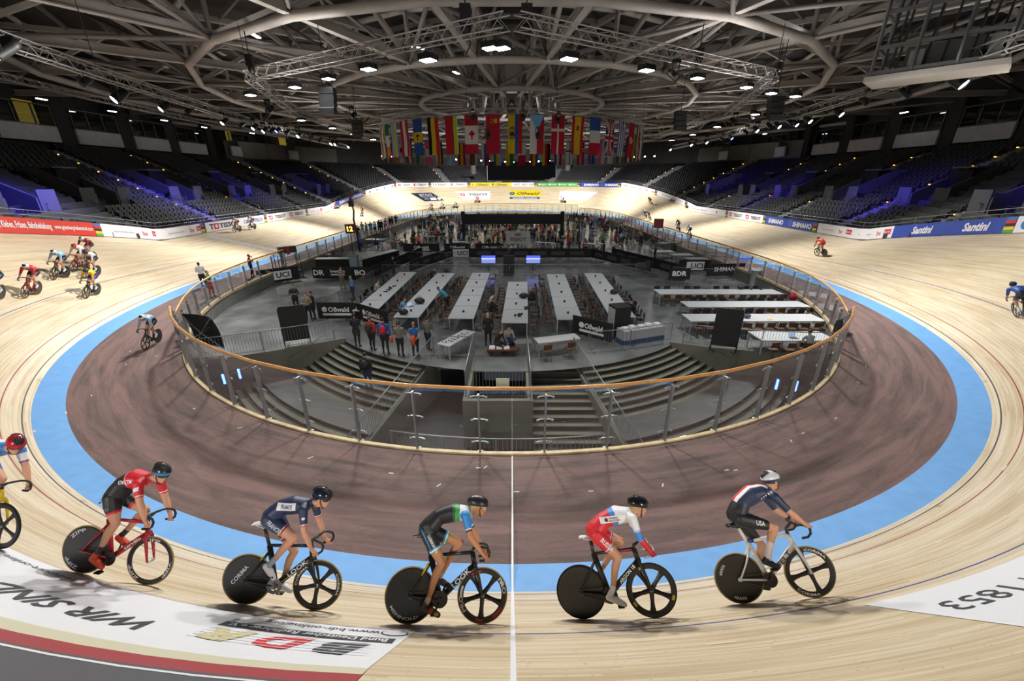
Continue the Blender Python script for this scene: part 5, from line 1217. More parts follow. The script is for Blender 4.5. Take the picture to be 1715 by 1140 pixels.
p = at_z(870, 404, FL); t = thing('sign_board', 'pale grey lettered board on two legs at the front of the pits', 'sign', (.75, -5.0, FL)); MB().box((0, 0, 1.55), (2.9, .1, 1.5)).build('panel', mat('sign_grey', hexc('b9bcc0'), .5), t); mb = MB(); put_text(mb, text_fit('TISSOT', 2.0, .42, bold=.03), lambda x, y: (x, -.06, 1.35+y), 0); put_text(mb, (rect(.7, .35)), lambda x, y: (x, -.055, 1.9+y), 1); mb.build('lettering', [INK, cm('8a6f73')], t)
for q in (-1.2, 1.2): MB().box((q, 0, .4), (.08, .08, .8)).build('leg', STEEL_D, t)
t = thing('black_stage_wall', 'long black clad wall raised on two ends at the far side of the pits', 'stage wall', (.15, 6.0, FL)); MB().box((0, 0, 2.75), (14, .5, 1.35)).build('cladding', CLOTH_B, t)
for q in (-1, 1): MB().box((q*7.1, 0, 1.9), (.5, .6, 3.8)).build('end_tower', CLOTH_B, t)
# judge's stands, lap counter boards
for px, py, rz, lab in ((586, 383, .3, 'lap counter board showing 12 in orange on a pole at the left'), (1103, 374, -.3, 'dark red lap counter board on a pole at the right')):
    p = at_y(px, py, -7.5); t = thing('lap_counter', lab, 'lap counter', (p[0], p[1], FL), rz); h = p[2]-FL; MB().box((0, 0, h), (1.0, .25, 1.0)).build('case', mat('counter_red', hexc('7d1f20'), .5), t); MB().tube([(0, 0, 0), (0, 0, h-.5)], .06, 8).build('pole', STEEL_D, t)
    if px < 700: mb = MB(); put_text(mb, text_fit('12', .6, .55, bold=.03), lambda x, y: (x, -.14, h+y), 0); mb.build('digits', mat('digit_orange', (1, .5, .1), .5, emit=(1, .5, .05), strength=4), t); MB().box((0, -.13, h), (.8, .01, .8)).build('face', BLK, t)
t = thing('judge_stand', 'raised judge stand with a red and dark screen at the left barrier', 'judge stand', (-19.3, -19.4, FL), .75)
MB().box((0, 0, .55), (1.8, 1.3, .1)).build('platform', STEEL_D, t)
for x in (-.85, .85):
    for y in (-.6, .6): MB().box((x, y, 1.0), (.06, .06, 2.0)).build('post', STEEL_D, t)
for z in (1.1, 1.6): MB().tube([(-.85, -.6, z), (.85, -.6, z), (.85, .6, z)], .02, 6).build('rail', STEEL_D, t)
MB().box((.2, .3, 2.35), (1.4, .5, .55)).build('screen_hood', mat('hood_dark', hexc('4a3a34'), .6), t); MB().box((.2, .03, 2.3), (.25, .04, .7)).build('red_strip', mat('hood_red', hexc('b02a22'), .5), t)
# officials' enclosure at the left
def counter(a, b, h, label): 
    a, b = np.array(a, float), np.array(b, float); L = float(np.linalg.norm(b-a)); t = thing('counter', label, 'counter', (*((a+b)/2), FL), math.atan2(b[1]-a[1], b[0]-a[0])); MB().box((0, 0, h/2), (L, .08, h)).build('front_cloth', CLOTH_B, t); MB().box((0, .3, h+.02), (L, .75, .05)).build('tabletop', TOP, t)
    for x in (-1, 1): MB().box((x*(L/2-.06), .55, h/2), (.06, .06, h)).build('leg', LEGM, t)
counter((-17.8, -17.6), (-14.2, -17.4), 1.25, 'tall black fronted counter of the officials at the left'); counter((-13.6, -17.4), (-11.6, -12.2), 1.2, 'white topped counter running back from the officials'); counter((-17.0, -19.6), (-13.2, -19.6), .75, 'white table with a wooden chair behind the black lettered banner')
for px, py in ((525, 420), (540, 418), (555, 418)): laptop((*at_z(px, py, -.1)[:2], -.1), 1.4, 'open laptop on the officials table, %s one' % {525: 'left', 540: 'middle', 555: 'right'}[px])
place(TS, (*at_z(535, 426, -.2)[:2], FL), .1, 'white table with laptops in the officials enclosure')
for px, py in ((566, 432), (578, 431)): place(CH_W, (*at_z(px, py, FL)[:2], FL), .4, 'wooden chair at the officials laptop table', 'wooden chairs of the officials')
t = thing('drinks_fridge', 'tall glass fronted fridge at the end of the officials counter', 'fridge', (-13.9, -18.6, FL), .2); MB().box((0, 0, .9), (.7, .6, 1.8)).build('body', mat('fridge', hexc('6b7578'), .35), t); MB().box((0, -.31, .95), (.6, .02, 1.5)).build('glass_door', mat('fridge_door', hexc('7f98a3'), .15), t)
for z in (.5, .9, 1.3): MB().box((0, -.325, z), (.58, .01, .03)).build('shelf', STEEL, t)
# camera crane
p = at_z(603, 420, FL); t = thing('camera_crane', 'tall black camera mast with a red camera head at the left', 'camera mast', (p[0], p[1], FL)); zt = 6.1
MB().tube([(0, 0, 0), (-.1, 0, 2), (-.25, 0, 3.6), (-.1, 0, 4.6), (-.35, 0, zt)], [.14, .13, .11, .1, .08], 8).build('mast', BLK, t, True); MB().box((-.35, 0, zt+.2), (.8, .3, .3), .3).build('camera_head', mat('head_red', hexc('6d2b25'), .5), t); MB().box((-.3, 0, zt-.7), (.5, .4, .7)).build('gear_box', BLK, t)
for a in (0, 2.1, 4.2): MB().tube([(0, 0, .8), (.8*math.cos(a), .8*math.sin(a), 0)], .04, 6).build('leg', BLK, t)
# steel footbridge stairs to the track, left and right
def gangway(p, rz, label, w=2.2, n=6):
    t = thing('access_stairs', label, 'stairs', (*p, FL), rz); mb = MB()
    for q in range(n): mb.box((.28*q, 0, .16*(q+1)), (.3, w*.5, .04))
    mb.box((.28*n+1.2, 0, .16*n+.05), (2.6, w*.5, .06)); mb.build('steps', STEEL_D, t)
    for s in (-1, 1):
        y = s*w*.25; MB().tube([(0, y, .95), (.28*n, y, .16*n+1.05), (.28*n+2.5, y, .16*n+1.05)], .03, 6).build('handrail', STEEL, t, True)
        for q in range(5): x = .28*n*q/2 if q < 3 else .28*n+1.2*(q-2); z = .16*n*q/2 if q < 3 else .16*n; MB().tube([(x, y, 0), (x, y, z+1.0)], .025, 6).build('post', STEEL, t)
gangway((-14.2, -3.0), math.pi*.93, 'steel access stairs with platform at the left barrier', 3.0); gangway((15.9, -6.5), .35, 'steel access stairs with white sides at the right barrier', 3.0)
railing('dark_railing', [(16.3, -8.0, 0), (20.2, -15.3, 0), (24.0-3, -15.6, 0)], 1.0, 'dark two bar railing beside the ramp at the right', 1.2, 'railing', STEEL_D)
for n, (x, y, r, lab) in enumerate(((17.2, -14.2, .1, 'front'), (16.6, -11.9, .1, 'middle'), (15.4, -9.9, .1, 'rear'))): place(TR4, (x+1.1, y, FL), .05, 'grey white table in the small block right of the right gangway, %s one' % lab)
# ------------------------------------------------------------------ bodies: one continuous surface, clothes as shells over it
def loft(mb, C, lat, hw, hd, n=18):
    """torso: rings about the centres C, lat the sideways axis"""
    C = [Vector(c) for c in C]; lat = Vector(lat).normalized(); rings = []
    for i, c in enumerate(C):
        t = (C[min(i+1, len(C)-1)]-C[max(i-1, 0)]).normalized(); b = t.cross(lat).normalized()
        rings.append([c+lat*math.cos(2*math.pi*j/n)*hw[i]+b*math.sin(2*math.pi*j/n)*hd[i] for j in range(n)])
    vs = [v for r in rings for v in r]; fs = []
    for i in range(len(C)-1):
        for j in range(n): fs.append((i*n+j, i*n+(j+1) % n, (i+1)*n+(j+1) % n, (i+1)*n+j))
    fs.append(tuple(range(n-1, -1, -1))); fs.append(tuple(range((len(C)-1)*n, len(C)*n))); mb.add(vs, fs)
def limb(mb, pts, rs):
    mb.tube(pts, rs, 12)
    for p, r in ((pts[0], rs[0]), (pts[-1], rs[-1])): mb.ell(p, (r, r, r), 12, 8)
def along(a, b, ts): a, b = Vector(a), Vector(b); return [a+(b-a)*t for t in ts]
def remeshed(mb, vox, smooth=3):
    me = mb.mesh('tmp', BLK); o = link('tmp', me); m = o.modifiers.new('r', 'REMESH'); m.mode = 'VOXEL'; m.voxel_size = vox
    s = o.modifiers.new('s', 'SMOOTH'); s.factor = .5; s.iterations = smooth
    dg = bpy.context.evaluated_depsgraph_get(); out = bpy.data.meshes.new_from_object(o.evaluated_get(dg), depsgraph=dg)
    bpy.data.objects.remove(o); bpy.data.meshes.remove(me); return out
SKIN = mat('skin', hexc('c29479'), .5, spec=.3)
def basis(f, u=(0, 0, 1)):
    f = Vector(f).normalized(); l = Vector(u).cross(f).normalized(); return Matrix((f, l, f.cross(l))).transposed()
def hand(mb, p, wrist, axis, r, curl0=-1.2, curl1=2.4, fr=.0085):
    """four fingers bent round an axis through p and a thumb from the side of the palm"""
    p, wrist, ax = Vector(p), Vector(wrist), Vector(axis).normalized()
    back = (wrist-p); back -= ax*back.dot(ax); back = back.normalized(); o = ax.cross(back)
    for i in range(4):
        L = (.85, 1.0, .95, .75)[i]; c = p+ax*(i-1.5)*.0195
        mb.tube([c+(back*math.cos(a)+o*math.sin(a))*(r+.009) for a in np.linspace(curl0*-1, curl0*-1+curl1*L+.6, 6)], [fr*1.1, fr*1.1, fr, fr, fr*.95, fr*.7], 6)
    c = p-ax*.035
    mb.tube([c+back*.04, c+back*(r+.02)-o*.01, c-o*(r+.012)+ax*.01, c-o*(r*.6)-back*(r+.005)+ax*.015], [.013, .0115, .010, .008], 6)
def body(J, vox, fem=False, open_hands=False, fingers=True):
    mb = MB(); w = .93 if fem else 1.0; k = J.get('k', 1.0)
    S = [Vector(q) for q in J['spine']]; lat = Vector(J['sL'])-Vector(J['sR']); lat.normalize()
    t0 = (S[0]-S[1]).normalized()
    C = [S[0]+t0*.10*k, S[0]+t0*.03*k, S[0]+(S[1]-S[0])*.35, S[1], (S[1]+S[2])/2, S[2], S[3], S[4]]
    hw = [.08, .155*(1.03 if fem else 1), .155, .135*w, .145*w, .165*w, .15*w, .065]; hd = [.08, .128, .128, .116*w, .126*w, .134*w, .108*w, .06]
    loft(mb, C, lat, [x*k for x in hw], [x*k for x in hd])
    for s in 'LR':
        h, kn, an, to = (Vector(J[q+s]) for q in ('h', 'k', 'a', 't')); sh, el, wr = (Vector(J[q+s]) for q in ('s', 'e', 'w'))
        limb(mb, along(h, kn, (0, .3, .65, .9, 1)), [x*k for x in (.102, .099*(1.03 if not fem else .97), .076, .057, .054)])
        cb = Vector(J.get('calf', (-.02, 0, 0)))
        pts = along(kn, an, (0, .25, .5, .8, 1)); pts[1] += cb*k; pts[2] += cb*.7*k
        limb(mb, pts, [x*k for x in (.053, .060*w, .049, .036, .035)])
        d = (to-an); he = Vector(J['heel'+s]) if 'heel'+s in J else an-d.normalized()*.05+Vector((0, 0, -.06))
        limb(mb, [he, (he+to)/2+Vector((0, 0, .012)), to], [x*k for x in (.036, .043, .030)]); limb(mb, [an, (an+he)/2, he+Vector((.02, 0, .01))], [.036*k, .038*k, .034*k])
        limb(mb, along(sh, el, (0, .25, .6, 1)), [x*k*w for x in (.062, .056, .048, .042)])
        limb(mb, along(el, wr, (0, .25, .6, 1)), [x*k*w for x in (.042, .044, .037, .027)])
        limb(mb, [S[3]+(sh-S[3])*.25, sh], [.075*k*w, .06*k*w])
        hp = Vector(J['p'+s]); limb(mb, [wr, wr+(hp-wr)*.55], [.027*k, .031*k]); mb.ell(wr+(hp-wr)*.75, (.036*k, .036*k, .03*k), 10, 6)
    hd_, f = Vector(J['head']), Vector(J['face']).normalized(); R = basis(f, J.get('headup', (0, 0, 1)))
    limb(mb, [S[4], hd_+R @ Vector((-.02, 0, -.08))*k], [.06*k, .055*k])
    mb.ell(hd_+R @ Vector((-.01, 0, .015))*k, (.098*k, .076*k, .105*k), 14, 10, R); mb.ell(hd_+R @ Vector((.035, 0, -.06))*k, (.058*k, .052*k, .062*k), 12, 8, R)
    mb.ell(hd_+R @ Vector((.096, 0, -.025))*k, (.02*k, .014*k, .026*k), 8, 6, R); mb.ell(hd_+R @ Vector((.083, 0, -.068))*k, (.014*k, .026*k, .011*k), 8, 6, R); mb.ell(hd_+R @ Vector((.07, 0, -.10))*k, (.02*k, .024*k, .018*k), 8, 6, R)
    for q in (-1, 1): mb.ell(hd_+R @ Vector((-.008, q*.078, -.02))*k, (.02*k, .012*k, .032*k), 8, 6, R)
    me = remeshed(mb, vox); return me, R
def seg_t(P, a, b):
    a, b = np.array(a), np.array(b); d = b-a; t = np.clip(((P-a)@d)/(d@d), 0, 1); return np.linalg.norm(P-a-t[:, None]*d, axis=1), t
def classify(me, J):
    """nearest bone of every face and the place along it"""
    n = len(me.polygons); P = np.zeros(n*3, np.float32); me.polygons.foreach_get('center', P); P = P.reshape(-1, 3); S = J['spine']; k = J.get('k', 1)
    bones = [('torso', S[0], S[1], .13, 0, .35), ('torso', S[1], S[2], .13, .35, .7), ('torso', S[2], S[3], .13, .7, .9), ('torso', S[3], S[4], .085, .9, 1.0), ('neck', S[4]+(J['head']-S[4])*.3, J['head'], .075, 0, 1), ('head', J['head']+np.array((.01, 0, -.07)), J['head']+np.array(J['face'])*.05, .105, 0, 1)]
    for s in 'LR':
        bones += [('thigh', J['h'+s], J['k'+s], .08, 0, 1), ('calf', J['k'+s], J['a'+s], .045, 0, 1), ('foot', np.array(J.get('heel'+s, J['a'+s])), J['t'+s], .04, 0, 1), ('foot', J['a'+s], np.array(J.get('heel'+s, J['a'+s]))*.999, .036, 0, 0), ('arm', J['s'+s], J['e'+s], .05, 0, 1), ('fore', J['e'+s], J['w'+s], .035, 0, 1), ('hand', J['w'+s], J['p'+s], .03, 0, 1)]
    best = np.full(n, 9e9); name = np.zeros(n, int); tt = np.zeros(n)
    for i, (nm, a, b, r, t0, t1) in enumerate(bones):
        d, t = seg_t(P, np.array(a, float), np.array(b, float)+1e-6); d = d-r*k; m = d < best; best[m] = d[m]; name[m] = i; tt[m] = t0+(t1-t0)*t[m]
    return [bones[i][0] for i in name], tt, P
def shell(me, idx, mats_of, name, root, lift):
    """the chosen faces as a garment lifted off the body"""
    V = np.zeros(len(me.vertices)*3, np.float32); me.vertices.foreach_get('co', V); V = V.reshape(-1, 3); N = np.zeros(len(me.vertices)*3, np.float32); me.vertices.foreach_get('normal', N); N = N.reshape(-1, 3)
    V = V+N*lift; mp = {}; vs = []; fs = []; ms = []; mats = []
    for i in idx:
        f = []
        for v in me.polygons[i].vertices:
            if v not in mp: mp[v] = len(vs); vs.append(V[v])
            f.append(mp[v])
        m = mats_of(i)
        if m not in mats: mats.append(m)
        fs.append(tuple(f)); ms.append(mats.index(m))
    mb = MB(); mb.add(vs, fs); mb.m = ms; return mb.build(name, mats, root, True)
def inpoly(P, poly):
    x, y = P[:, 0], P[:, 1]; c = np.zeros(len(P), bool); n = len(poly)
    for i in range(n):
        (x0, y0), (x1, y1) = poly[i], poly[i-1]
        m = ((y0 > y) != (y1 > y)) & (x < (x1-x0)*(y-y0)/(y1-y0+1e-12)+x0); c ^= m
    return c
def figure(J, kit, label, M=None, vox=.012, group=None, loc=None, rz=0, fem=False, grip=None, skin=None, cat='person', name='person'):
    """kit(bone, t, pos) -> (garment, material) or None for bare skin; kit.paint: polygons seen from the right side"""
    me, R = body(J, vox, fem); bn, tt, P = classify(me, J)
    res = [kit(b, float(t), p) for b, t, p in zip(bn, tt, P)]
    for poly, mt, cond in getattr(kit, 'paint', ()):
        m = inpoly(P[:, [0, 2]], poly)
        for i in np.nonzero(m)[0]:
            if res[i] and cond(bn[i], P[i]): res[i] = (res[i][0], mt)
    root = thing(name, label, cat, loc or (0, 0, 0), rz, group, M)
    hb = MB()
    if grip:
        for s in 'LR': hand(hb, J['p'+s], J['w'+s], grip[s], .016)
    else:
        for s in 'LR':
            w, p = Vector(J['w'+s]), Vector(J['p'+s]); d = (p-w).normalized(); sd = d.orthogonal().normalized()
            sd = Vector(J.get('knuckle', (1, 0, 0))); sd = (sd-d*sd.dot(d)).normalized(); o = d.cross(sd)*(1 if s == 'L' else -1)
            for i in range(4):
                c = p+sd*(i-1.5)*.019-d*.012; L = (.8, 1, .95, .75)[i]*.075; hb.tube([c, c+d*L*.45+o*.004, c+d*L*.8+o*.016, c+d*L+o*.028], [.0095, .009, .0085, .006], 5)
            hb.tube([w+(p-w)*.5+sd*.03, p+sd*.045-d*.02, p+sd*.05+d*.02+o*.012], [.012, .011, .008], 5)
    sk = skin or SKIN
    b = MB(); V = np.zeros(len(me.vertices)*3, np.float32); me.vertices.foreach_get('co', V); b.add(V.reshape(-1, 3), [tuple(p.vertices) for p in me.polygons]); b.add(hb.v, hb.f, 1 if hasattr(kit, 'glove') else 0)
    b.build('body', [sk, kit.glove] if hasattr(kit, 'glove') else [sk], root, True)
    parts = {}; LAT = np.array(J['sL'], float)-np.array(J['sR'], float)
    for i, r in enumerate(res):
        if r: parts.setdefault(r[0], []).append(i)
    out = {}
    for g, idx in parts.items():
        for side in ((1, -1) if g in ('shoe', 'sock', 'glove') else (0,)):
            ii = [i for i in idx if side == 0 or np.dot(P[i]-np.array(J['spine'][0]), LAT)*side > 0]
            if ii: out[g] = shell(me, ii, lambda i: res[i][1], g, root, .004 if vox < .02 else .007)
    return root, me, R, out
def hair_cap(root, J, R, m, back=.0, longh=False, k=1.0):
    h = Vector(J['head']); k = J.get('k', 1.0); mb = MB(); vs = []
    for i in range(7):
        for j in range(17):
            th = math.pi*.5*(1-i/6*1.35); a = 2*math.pi*j/16
            vs.append(h+R @ Vector((-.02+.104*math.cos(th)*math.cos(a)*(1 if math.cos(a) < .3 else .86), .083*math.cos(th)*math.sin(a), .022+.108*math.sin(th) if math.cos(a) < .2 else max(.05, .022+.108*math.sin(th))))*k)
    mb.add(vs, [(i*17+j, i*17+j+1, (i+1)*17+j+1, (i+1)*17+j) for i in range(6) for j in range(16)])
    if longh: mb.ell(h+R @ Vector((-.09, 0, -.08))*k, (.05*k, .07*k, .12*k), 10, 8, R)
    return mb.build('hair', m, root, True)
# ------------------------------------------------------------------ helmet, glasses
def helmet(root, J, R, m, vent, m2=None, aero=False, glasses=None):
    c = Vector(J['head'])+R @ Vector((-.012, 0, .035)); mb = MB(); nu, nv = 24, 10; vs = []
    def sh(th, a, e=1.0):
        x = math.cos(th)*math.cos(a); y = math.cos(th)*math.sin(a); z = math.sin(th)
        L = .135 if x > 0 else (.165 if not aero else .175)
        return c+R @ Vector((x*L*e, y*.104*e, (z*.115 if z > 0 else z*.09)*e))
    lo = lambda a: -.42+.28*math.cos(a)
    for i in range(nv+1):
        for j in range(nu):
            a = 2*math.pi*j/nu; th = lo(a)+(math.pi/2-lo(a))*i/nv; vs.append(sh(th, a))
    fs = [(i*nu+j, i*nu+(j+1) % nu, (i+1)*nu+(j+1) % nu, (i+1)*nu+j) for i in range(nv) for j in range(nu)]
    mb.add(vs, fs)
    if m2:
        mb.m = [1 if (i < 2) else 0 for i in range(nv) for j in range(nu)]
    he = mb.build('helmet', [m]+([m2] if m2 else []), root, True)
    vb = MB()
    if not aero:
        for y in (-.9, -.55, -.2, .2, .55, .9):
            for x0, x1 in ((.1, .55), (.75, 1.15)):
                pts = []
                for t in np.linspace(x0, x1, 6):
                    th = math.pi*t/1.25+.12; q = Vector((math.cos(th), y*.62*math.sin(th), math.sin(th)*math.sqrt(max(.05, 1-(y*.62)**2)))); pts.append(c+R @ Vector((q.x*(.137 if q.x > 0 else .167), q.y*.106, q.z*.117)))
                vb.tube(pts, [.004, .009, .011, .011, .009, .004], 6)
    else:
        for y in (-.25, .25): MB().tube([sh(.5, y, 1.01), sh(.75, y*1.5, 1.01), sh(1.0, y*2, 1.01)], [.005, .011, .005], 6).build('vent', vent, he, True)
    if vb.f: vb.build('vents', vent, he, True)
    st = MB(); h = Vector(J['head'])
    for q in (-1, 1): st.tube([h+R @ Vector((.02, q*.083, .03)), h+R @ Vector((.022, q*.075, -.04)), h+R @ Vector((.05, q*.045, -.115)), h+R @ Vector((.06, 0, -.125))], .006, 5)
    st.build('chin_strap', BLK, he, True)
    if glasses:
        gb = MB(); P = np.zeros((13, 4, 3))
        for i, a in enumerate(np.linspace(-1.05, 1.05, 13)):
            for j, z in enumerate((-.03, -.015, .005, .018)): P[i, j] = h+R @ Vector((.006+.104*math.cos(a)*(1-.05*abs(j-1.5)), .088*math.sin(a), z+(.01*abs(a) if j < 1 else 0)))
        gb.grid(P); g = gb.build('sunglasses', glasses, root, True)
        tb = MB()
        for q in (-1, 1): tb.tube([h+R @ Vector((.055, q*.08, .006)), h+R @ Vector((-.02, q*.088, .0))], .004, 5)
        tb.build('temple', m if glasses is BLK else glasses, g, True)
# ------------------------------------------------------------------ track bicycles (x forward, y left, z up; rear wheel touches the ground at the origin)
WBASE, WR, BBX, BBZ, CR = .95, .335, .39, .29, .1675
CARB = mat('carbon', hexc('2a2826'), .32, spec=.5, mottle=.12, scale=30); TYRE = mat('tyre_black', hexc('1b1a19'), .7); TYRE_T = mat('tyre_tan', hexc('a4905c'), .7); ALU = mat('alu', hexc('b9bcbf'), .3, .8); TAPEB = mat('bar_tape', hexc('151516'), .6)
def wheel_M(x): return Matrix.Translation((x, 0, WR)) @ Matrix.Rotation(math.pi/2, 4, 'X')   # local z -> -y (right side)
def ring_text(mb, txt, R0, h, a0, arc_len, side, x, mi, flip=False):
    vs, fs = text_fit(txt, arc_len, h, bold=.02)
    out = []
    for u, v in vs:
        a = a0-u/R0 if not flip else a0+u/R0; r = R0+v if not flip else R0-v
        out.append((x+r*math.cos(a), side, WR+r*math.sin(a)))
    mb.add(out, fs, mi)
def wheel(root, x, kind, tan, marks=(), name='wheel', m=None, mark_m=None):
    M = wheel_M(x); mm = m or CARB; mats = [mm, mark_m or SHEET]; mb = MB()
    if kind == 'disc':
        mb.lathe([(0, .03), (.05, .028), (.30, .010), (.318, .011), (.318, -.011), (.30, -.010), (.05, -.028), (0, -.03)], 48, M)
    else:
        d = .255 if kind != 'spoke' else .262
        mb.lathe([(d, 0), (d+.012, .011), (.30, .013), (.319, .012), (.319, -.012), (.30, -.013), (d+.012, -.011)], 48, M, 0, True)
        if kind in ('five', 'four'):
            n = 5 if kind == 'five' else 4; a0 = .9 if kind == 'five' else .25
            for i in range(n):
                a = a0+2*math.pi*i/n; d2 = Vector((math.cos(a), 0, math.sin(a))); e = Vector((-d2.z, 0, d2.x)); c = Vector((x, 0, WR))
                w0, w1, w2, th = .034, .026, .046, .011
                prof = [(.02, w0), (.07, w1+.004), (.14, w1), (.21, w1+.006), (.262, w2)]
                vs = []
                for r, w in prof:
                    for s, q in ((1, 0), (0, 1), (-1, 0), (0, -1)): vs.append(c+d2*r+e*s*w+Vector((0, q*th, 0)))
                fs = [(4*k+j, 4*k+(j+1) % 4, 4*k+4+(j+1) % 4, 4*k+4+j) for k in range(4) for j in range(4)]; mb.add(vs, fs)
        else:
            for i in range(18):
                a = 2*math.pi*i/18+.1; mb.tube([(x+.02*math.cos(a), .02*(1 if i % 2 else -1), WR+.02*math.sin(a)), (x+d*math.cos(a), 0, WR+d*math.sin(a))], .0013, 4, 1, cap=False)
    for t in marks:
        if t[0] == 'ring': ring_text(mb, t[1], t[2], t[3], t[4], t[5], -.0155 if kind != 'disc' else -(.030-.019*(t[2]-.05)/.25)-.002, x, 1, t[6] if len(t) > 6 else False)
        elif t[0] == 'line':
            vs, fs = text_fit(t[1], t[2], t[3], bold=.02); ca, sa = math.cos(t[6]), math.sin(t[6])
            mb.add([(x+t[4]+u*ca-v*sa, -.031+.015*math.hypot(t[4], t[5]), WR+t[5]+u*sa+v*ca) for u, v in vs], fs, 1)
    w = mb.build(name, mats, root, kind == 'disc')
    tb = MB(); tb.lathe([(.326+.0105*math.cos(a), .0105*math.sin(a)) for a in np.linspace(0, 2*math.pi, 9)[:-1]], 48, M, 0, True)
    tb.build('tyre', TYRE_T if tan else TYRE, w, True)
    hb = MB(); hb.lathe([(0, .052), (.018, .05), (.022, .035), (.022, -.035), (.018, -.05), (0, -.052)], 14, M); hb.build('hub', ALU if kind != 'disc' else CARB, w, True)
    return w
def aero(mb, p, q, deep, wide, mi=0, n=10):
    p, q = Vector(p), Vector(q); d = (q-p).normalized(); e = d.cross(Vector((0, 1, 0))).normalized(); vs = []
    if not hasattr(deep, '__len__'): deep = (deep, deep)
    for c, dp in ((p, deep[0]), (q, deep[1])):
        for j in range(n): a = 2*math.pi*j/n; vs.append(c+e*math.cos(a)*dp+Vector((0, math.sin(a)*wide, 0)))
    fs = [(j, (j+1) % n, n+(j+1) % n, n+j) for j in range(n)]+[tuple(range(n-1, -1, -1)), tuple(range(n, 2*n))]; mb.add(vs, fs, mi)
SADDLE = mat('saddle_black', hexc('161617'), .4); STRK = mat('chain_steel', hexc('8b8a86'), .35, .8)
def bicycle(M, label, frame, fork=None, front='five', rear='disc', tan=True, word=None, word_m=None, saddle=(.14, 1.03), saddle_m=None, crank=-1.0, fmarks=(), rmarks=(), fm=None, group=None, ring_m=None, bar_m=None, accents=(), drop=0.0, post=None):
    """crank: angle of the right crank in the plane, from forward towards up"""
    t = thing('track_bicycle', label, 'bicycle', group=group, M=M)
    wheel(t, 0, rear, tan, rmarks, 'rear_wheel'); wheel(t, WBASE, front, tan, fmarks, 'front_wheel', fm)
    ht, hb_ = (.785, 0, .845), (.822, 0, .70); sc = (.222, 0, .80); mats = [frame]; mb = MB()
    for a in accents:
        if a[0] not in mats: mats.append(a[0])
    aero(mb, (BBX, 0, BBZ), hb_, (.042, .036), .022); aero(mb, sc, ht, (.022, .026), .018); aero(mb, (BBX, 0, BBZ), sc, (.034, .04), .019); aero(mb, ht, hb_, .034, .025)
    for s in (-1, 1):
        mb.tube([(BBX, s*.03, BBZ), (.2, s*.055, .315), (0, s*.06, WR)], [.019, .016, .013], 8); mb.tube([(sc[0]+.012, s*.02, .72), (.12, s*.05, .52), (0, s*.06, WR)], [.015, .013, .012], 8)
        mb.box((-.005, s*.06, WR), (.05, .012, .045))
    mb.ell((BBX, 0, BBZ), (.045, .045, .045), 12, 8)
    fr = mb.build('frame', mats, t, True)
    for a in accents:      # coloured bands painted on a tube: (material, p, q, half depth, half width)
        ab = MB(); aero(ab, *a[1:]); ab.build('paint_band', a[0], fr, True)
    if word:
        lb = MB(); vs, fs = text_fit(word[0], word[1], word[2], bold=.03, shear=word[3] if len(word) > 3 else 0)
        d = (Vector(hb_)-Vector((BBX, 0, BBZ))).normalized(); e = Vector((-d.z, 0, d.x)); c = Vector((BBX, 0, BBZ))+d*(.36)
        lb.add([c+d*u+e*v+Vector((0, -.0235, 0)) for u, v in vs], fs); lb.build('lettering', word_m or SHEET, fr)
    mb = MB()
    for s in (-1, 1): mb.tube([(hb_[0], s*.03, .71), (hb_[0]+.02, s*.052, .66), (.90, s*.058, .5), (WBASE, s*.058, WR)], [.022, .024, .019, .013], 8)
    mb.ell((hb_[0]+.008, 0, .70), (.036, .06, .04), 10, 6); mb.build('fork', fork or frame, t, True)
    sx, sz = saddle; mb = MB(); aero(mb, (sc[0], 0, .79), (sx+.03, 0, sz-.05), .024, .015); mb.build('seat_post', post or CARB, t, True)
    mb = MB(); vs = []; prof = [(-.13, .068, 0), (-.10, .074, .012), (-.04, .058, .012), (.04, .026, .006), (.11, .02, .004), (.15, .012, -.006)]
    for x, w, z in prof:
        for y, h in ((-1, -.012), (-.8, .004), (0, .012), (.8, .004), (1, -.012), (0, -.02)): vs.append((sx+x, y*w, sz+z+h))
    mb.add(vs, [(6*k+j, 6*k+(j+1) % 6, 6*k+6+(j+1) % 6, 6*k+6+j) for k in range(5) for j in range(6)]+[(0, 1, 2, 3, 4, 5), (35, 34, 33, 32, 31, 30)])
    for s in (-1, 1): mb.tube([(sx-.08, s*.022, sz-.02), (sx+.02, s*.02, sz-.045), (sx+.1, s*.015, sz-.01)], .004, 5)
    mb.build('saddle', saddle_m or SADDLE, t, True)
    bz = .955+drop; mb = MB(); mb.tube([(.785, 0, .85), (.79, 0, .90+drop*.5), (.865, 0, bz)], [.024, .022, .018], 10)
    mb.build('stem', CARB, t, True)
    mb = MB(); pts = []
    for s in (-1, 1):
        h = [(.865, 0, bz), (.868, s*.09, bz), (.88, s*.155, bz), (.93, s*.185, bz-.002), (.985, s*.19, bz-.015), (1.012, s*.19, bz-.06), (1.005, s*.192, bz-.115), (.96, s*.195, bz-.155), (.88, s*.195, bz-.165)]
        mb.tube(h, [.016, .016, .0155, .0155, .0155, .0155, .016, .016, .016], 8)
    mb.build('handlebar', bar_m or TAPEB, t, True)
    cs = MB(); Mc = Matrix.Translation((BBX, -.048, BBZ)) @ Matrix.Rotation(math.pi/2, 4, 'X'); cs.lathe([(.055 if ring_m else .001, -.002), (.101, -.002), (.101, .002), (.055 if ring_m else .001, .002)], 32, Mc, 0, True)
    for q in range(5): a = 2*math.pi*q/5; cs.bar((BBX, -.048, BBZ), (BBX+.075*math.cos(a), -.048, BBZ+.075*math.sin(a)), .02, .006, 0, (0, 1, 0))
    cs.lathe([(0, -.06), (.024, -.06), (.024, .03), (0, .03)], 14, Mc); c = cs.build('chainring', ring_m or CARB, t)
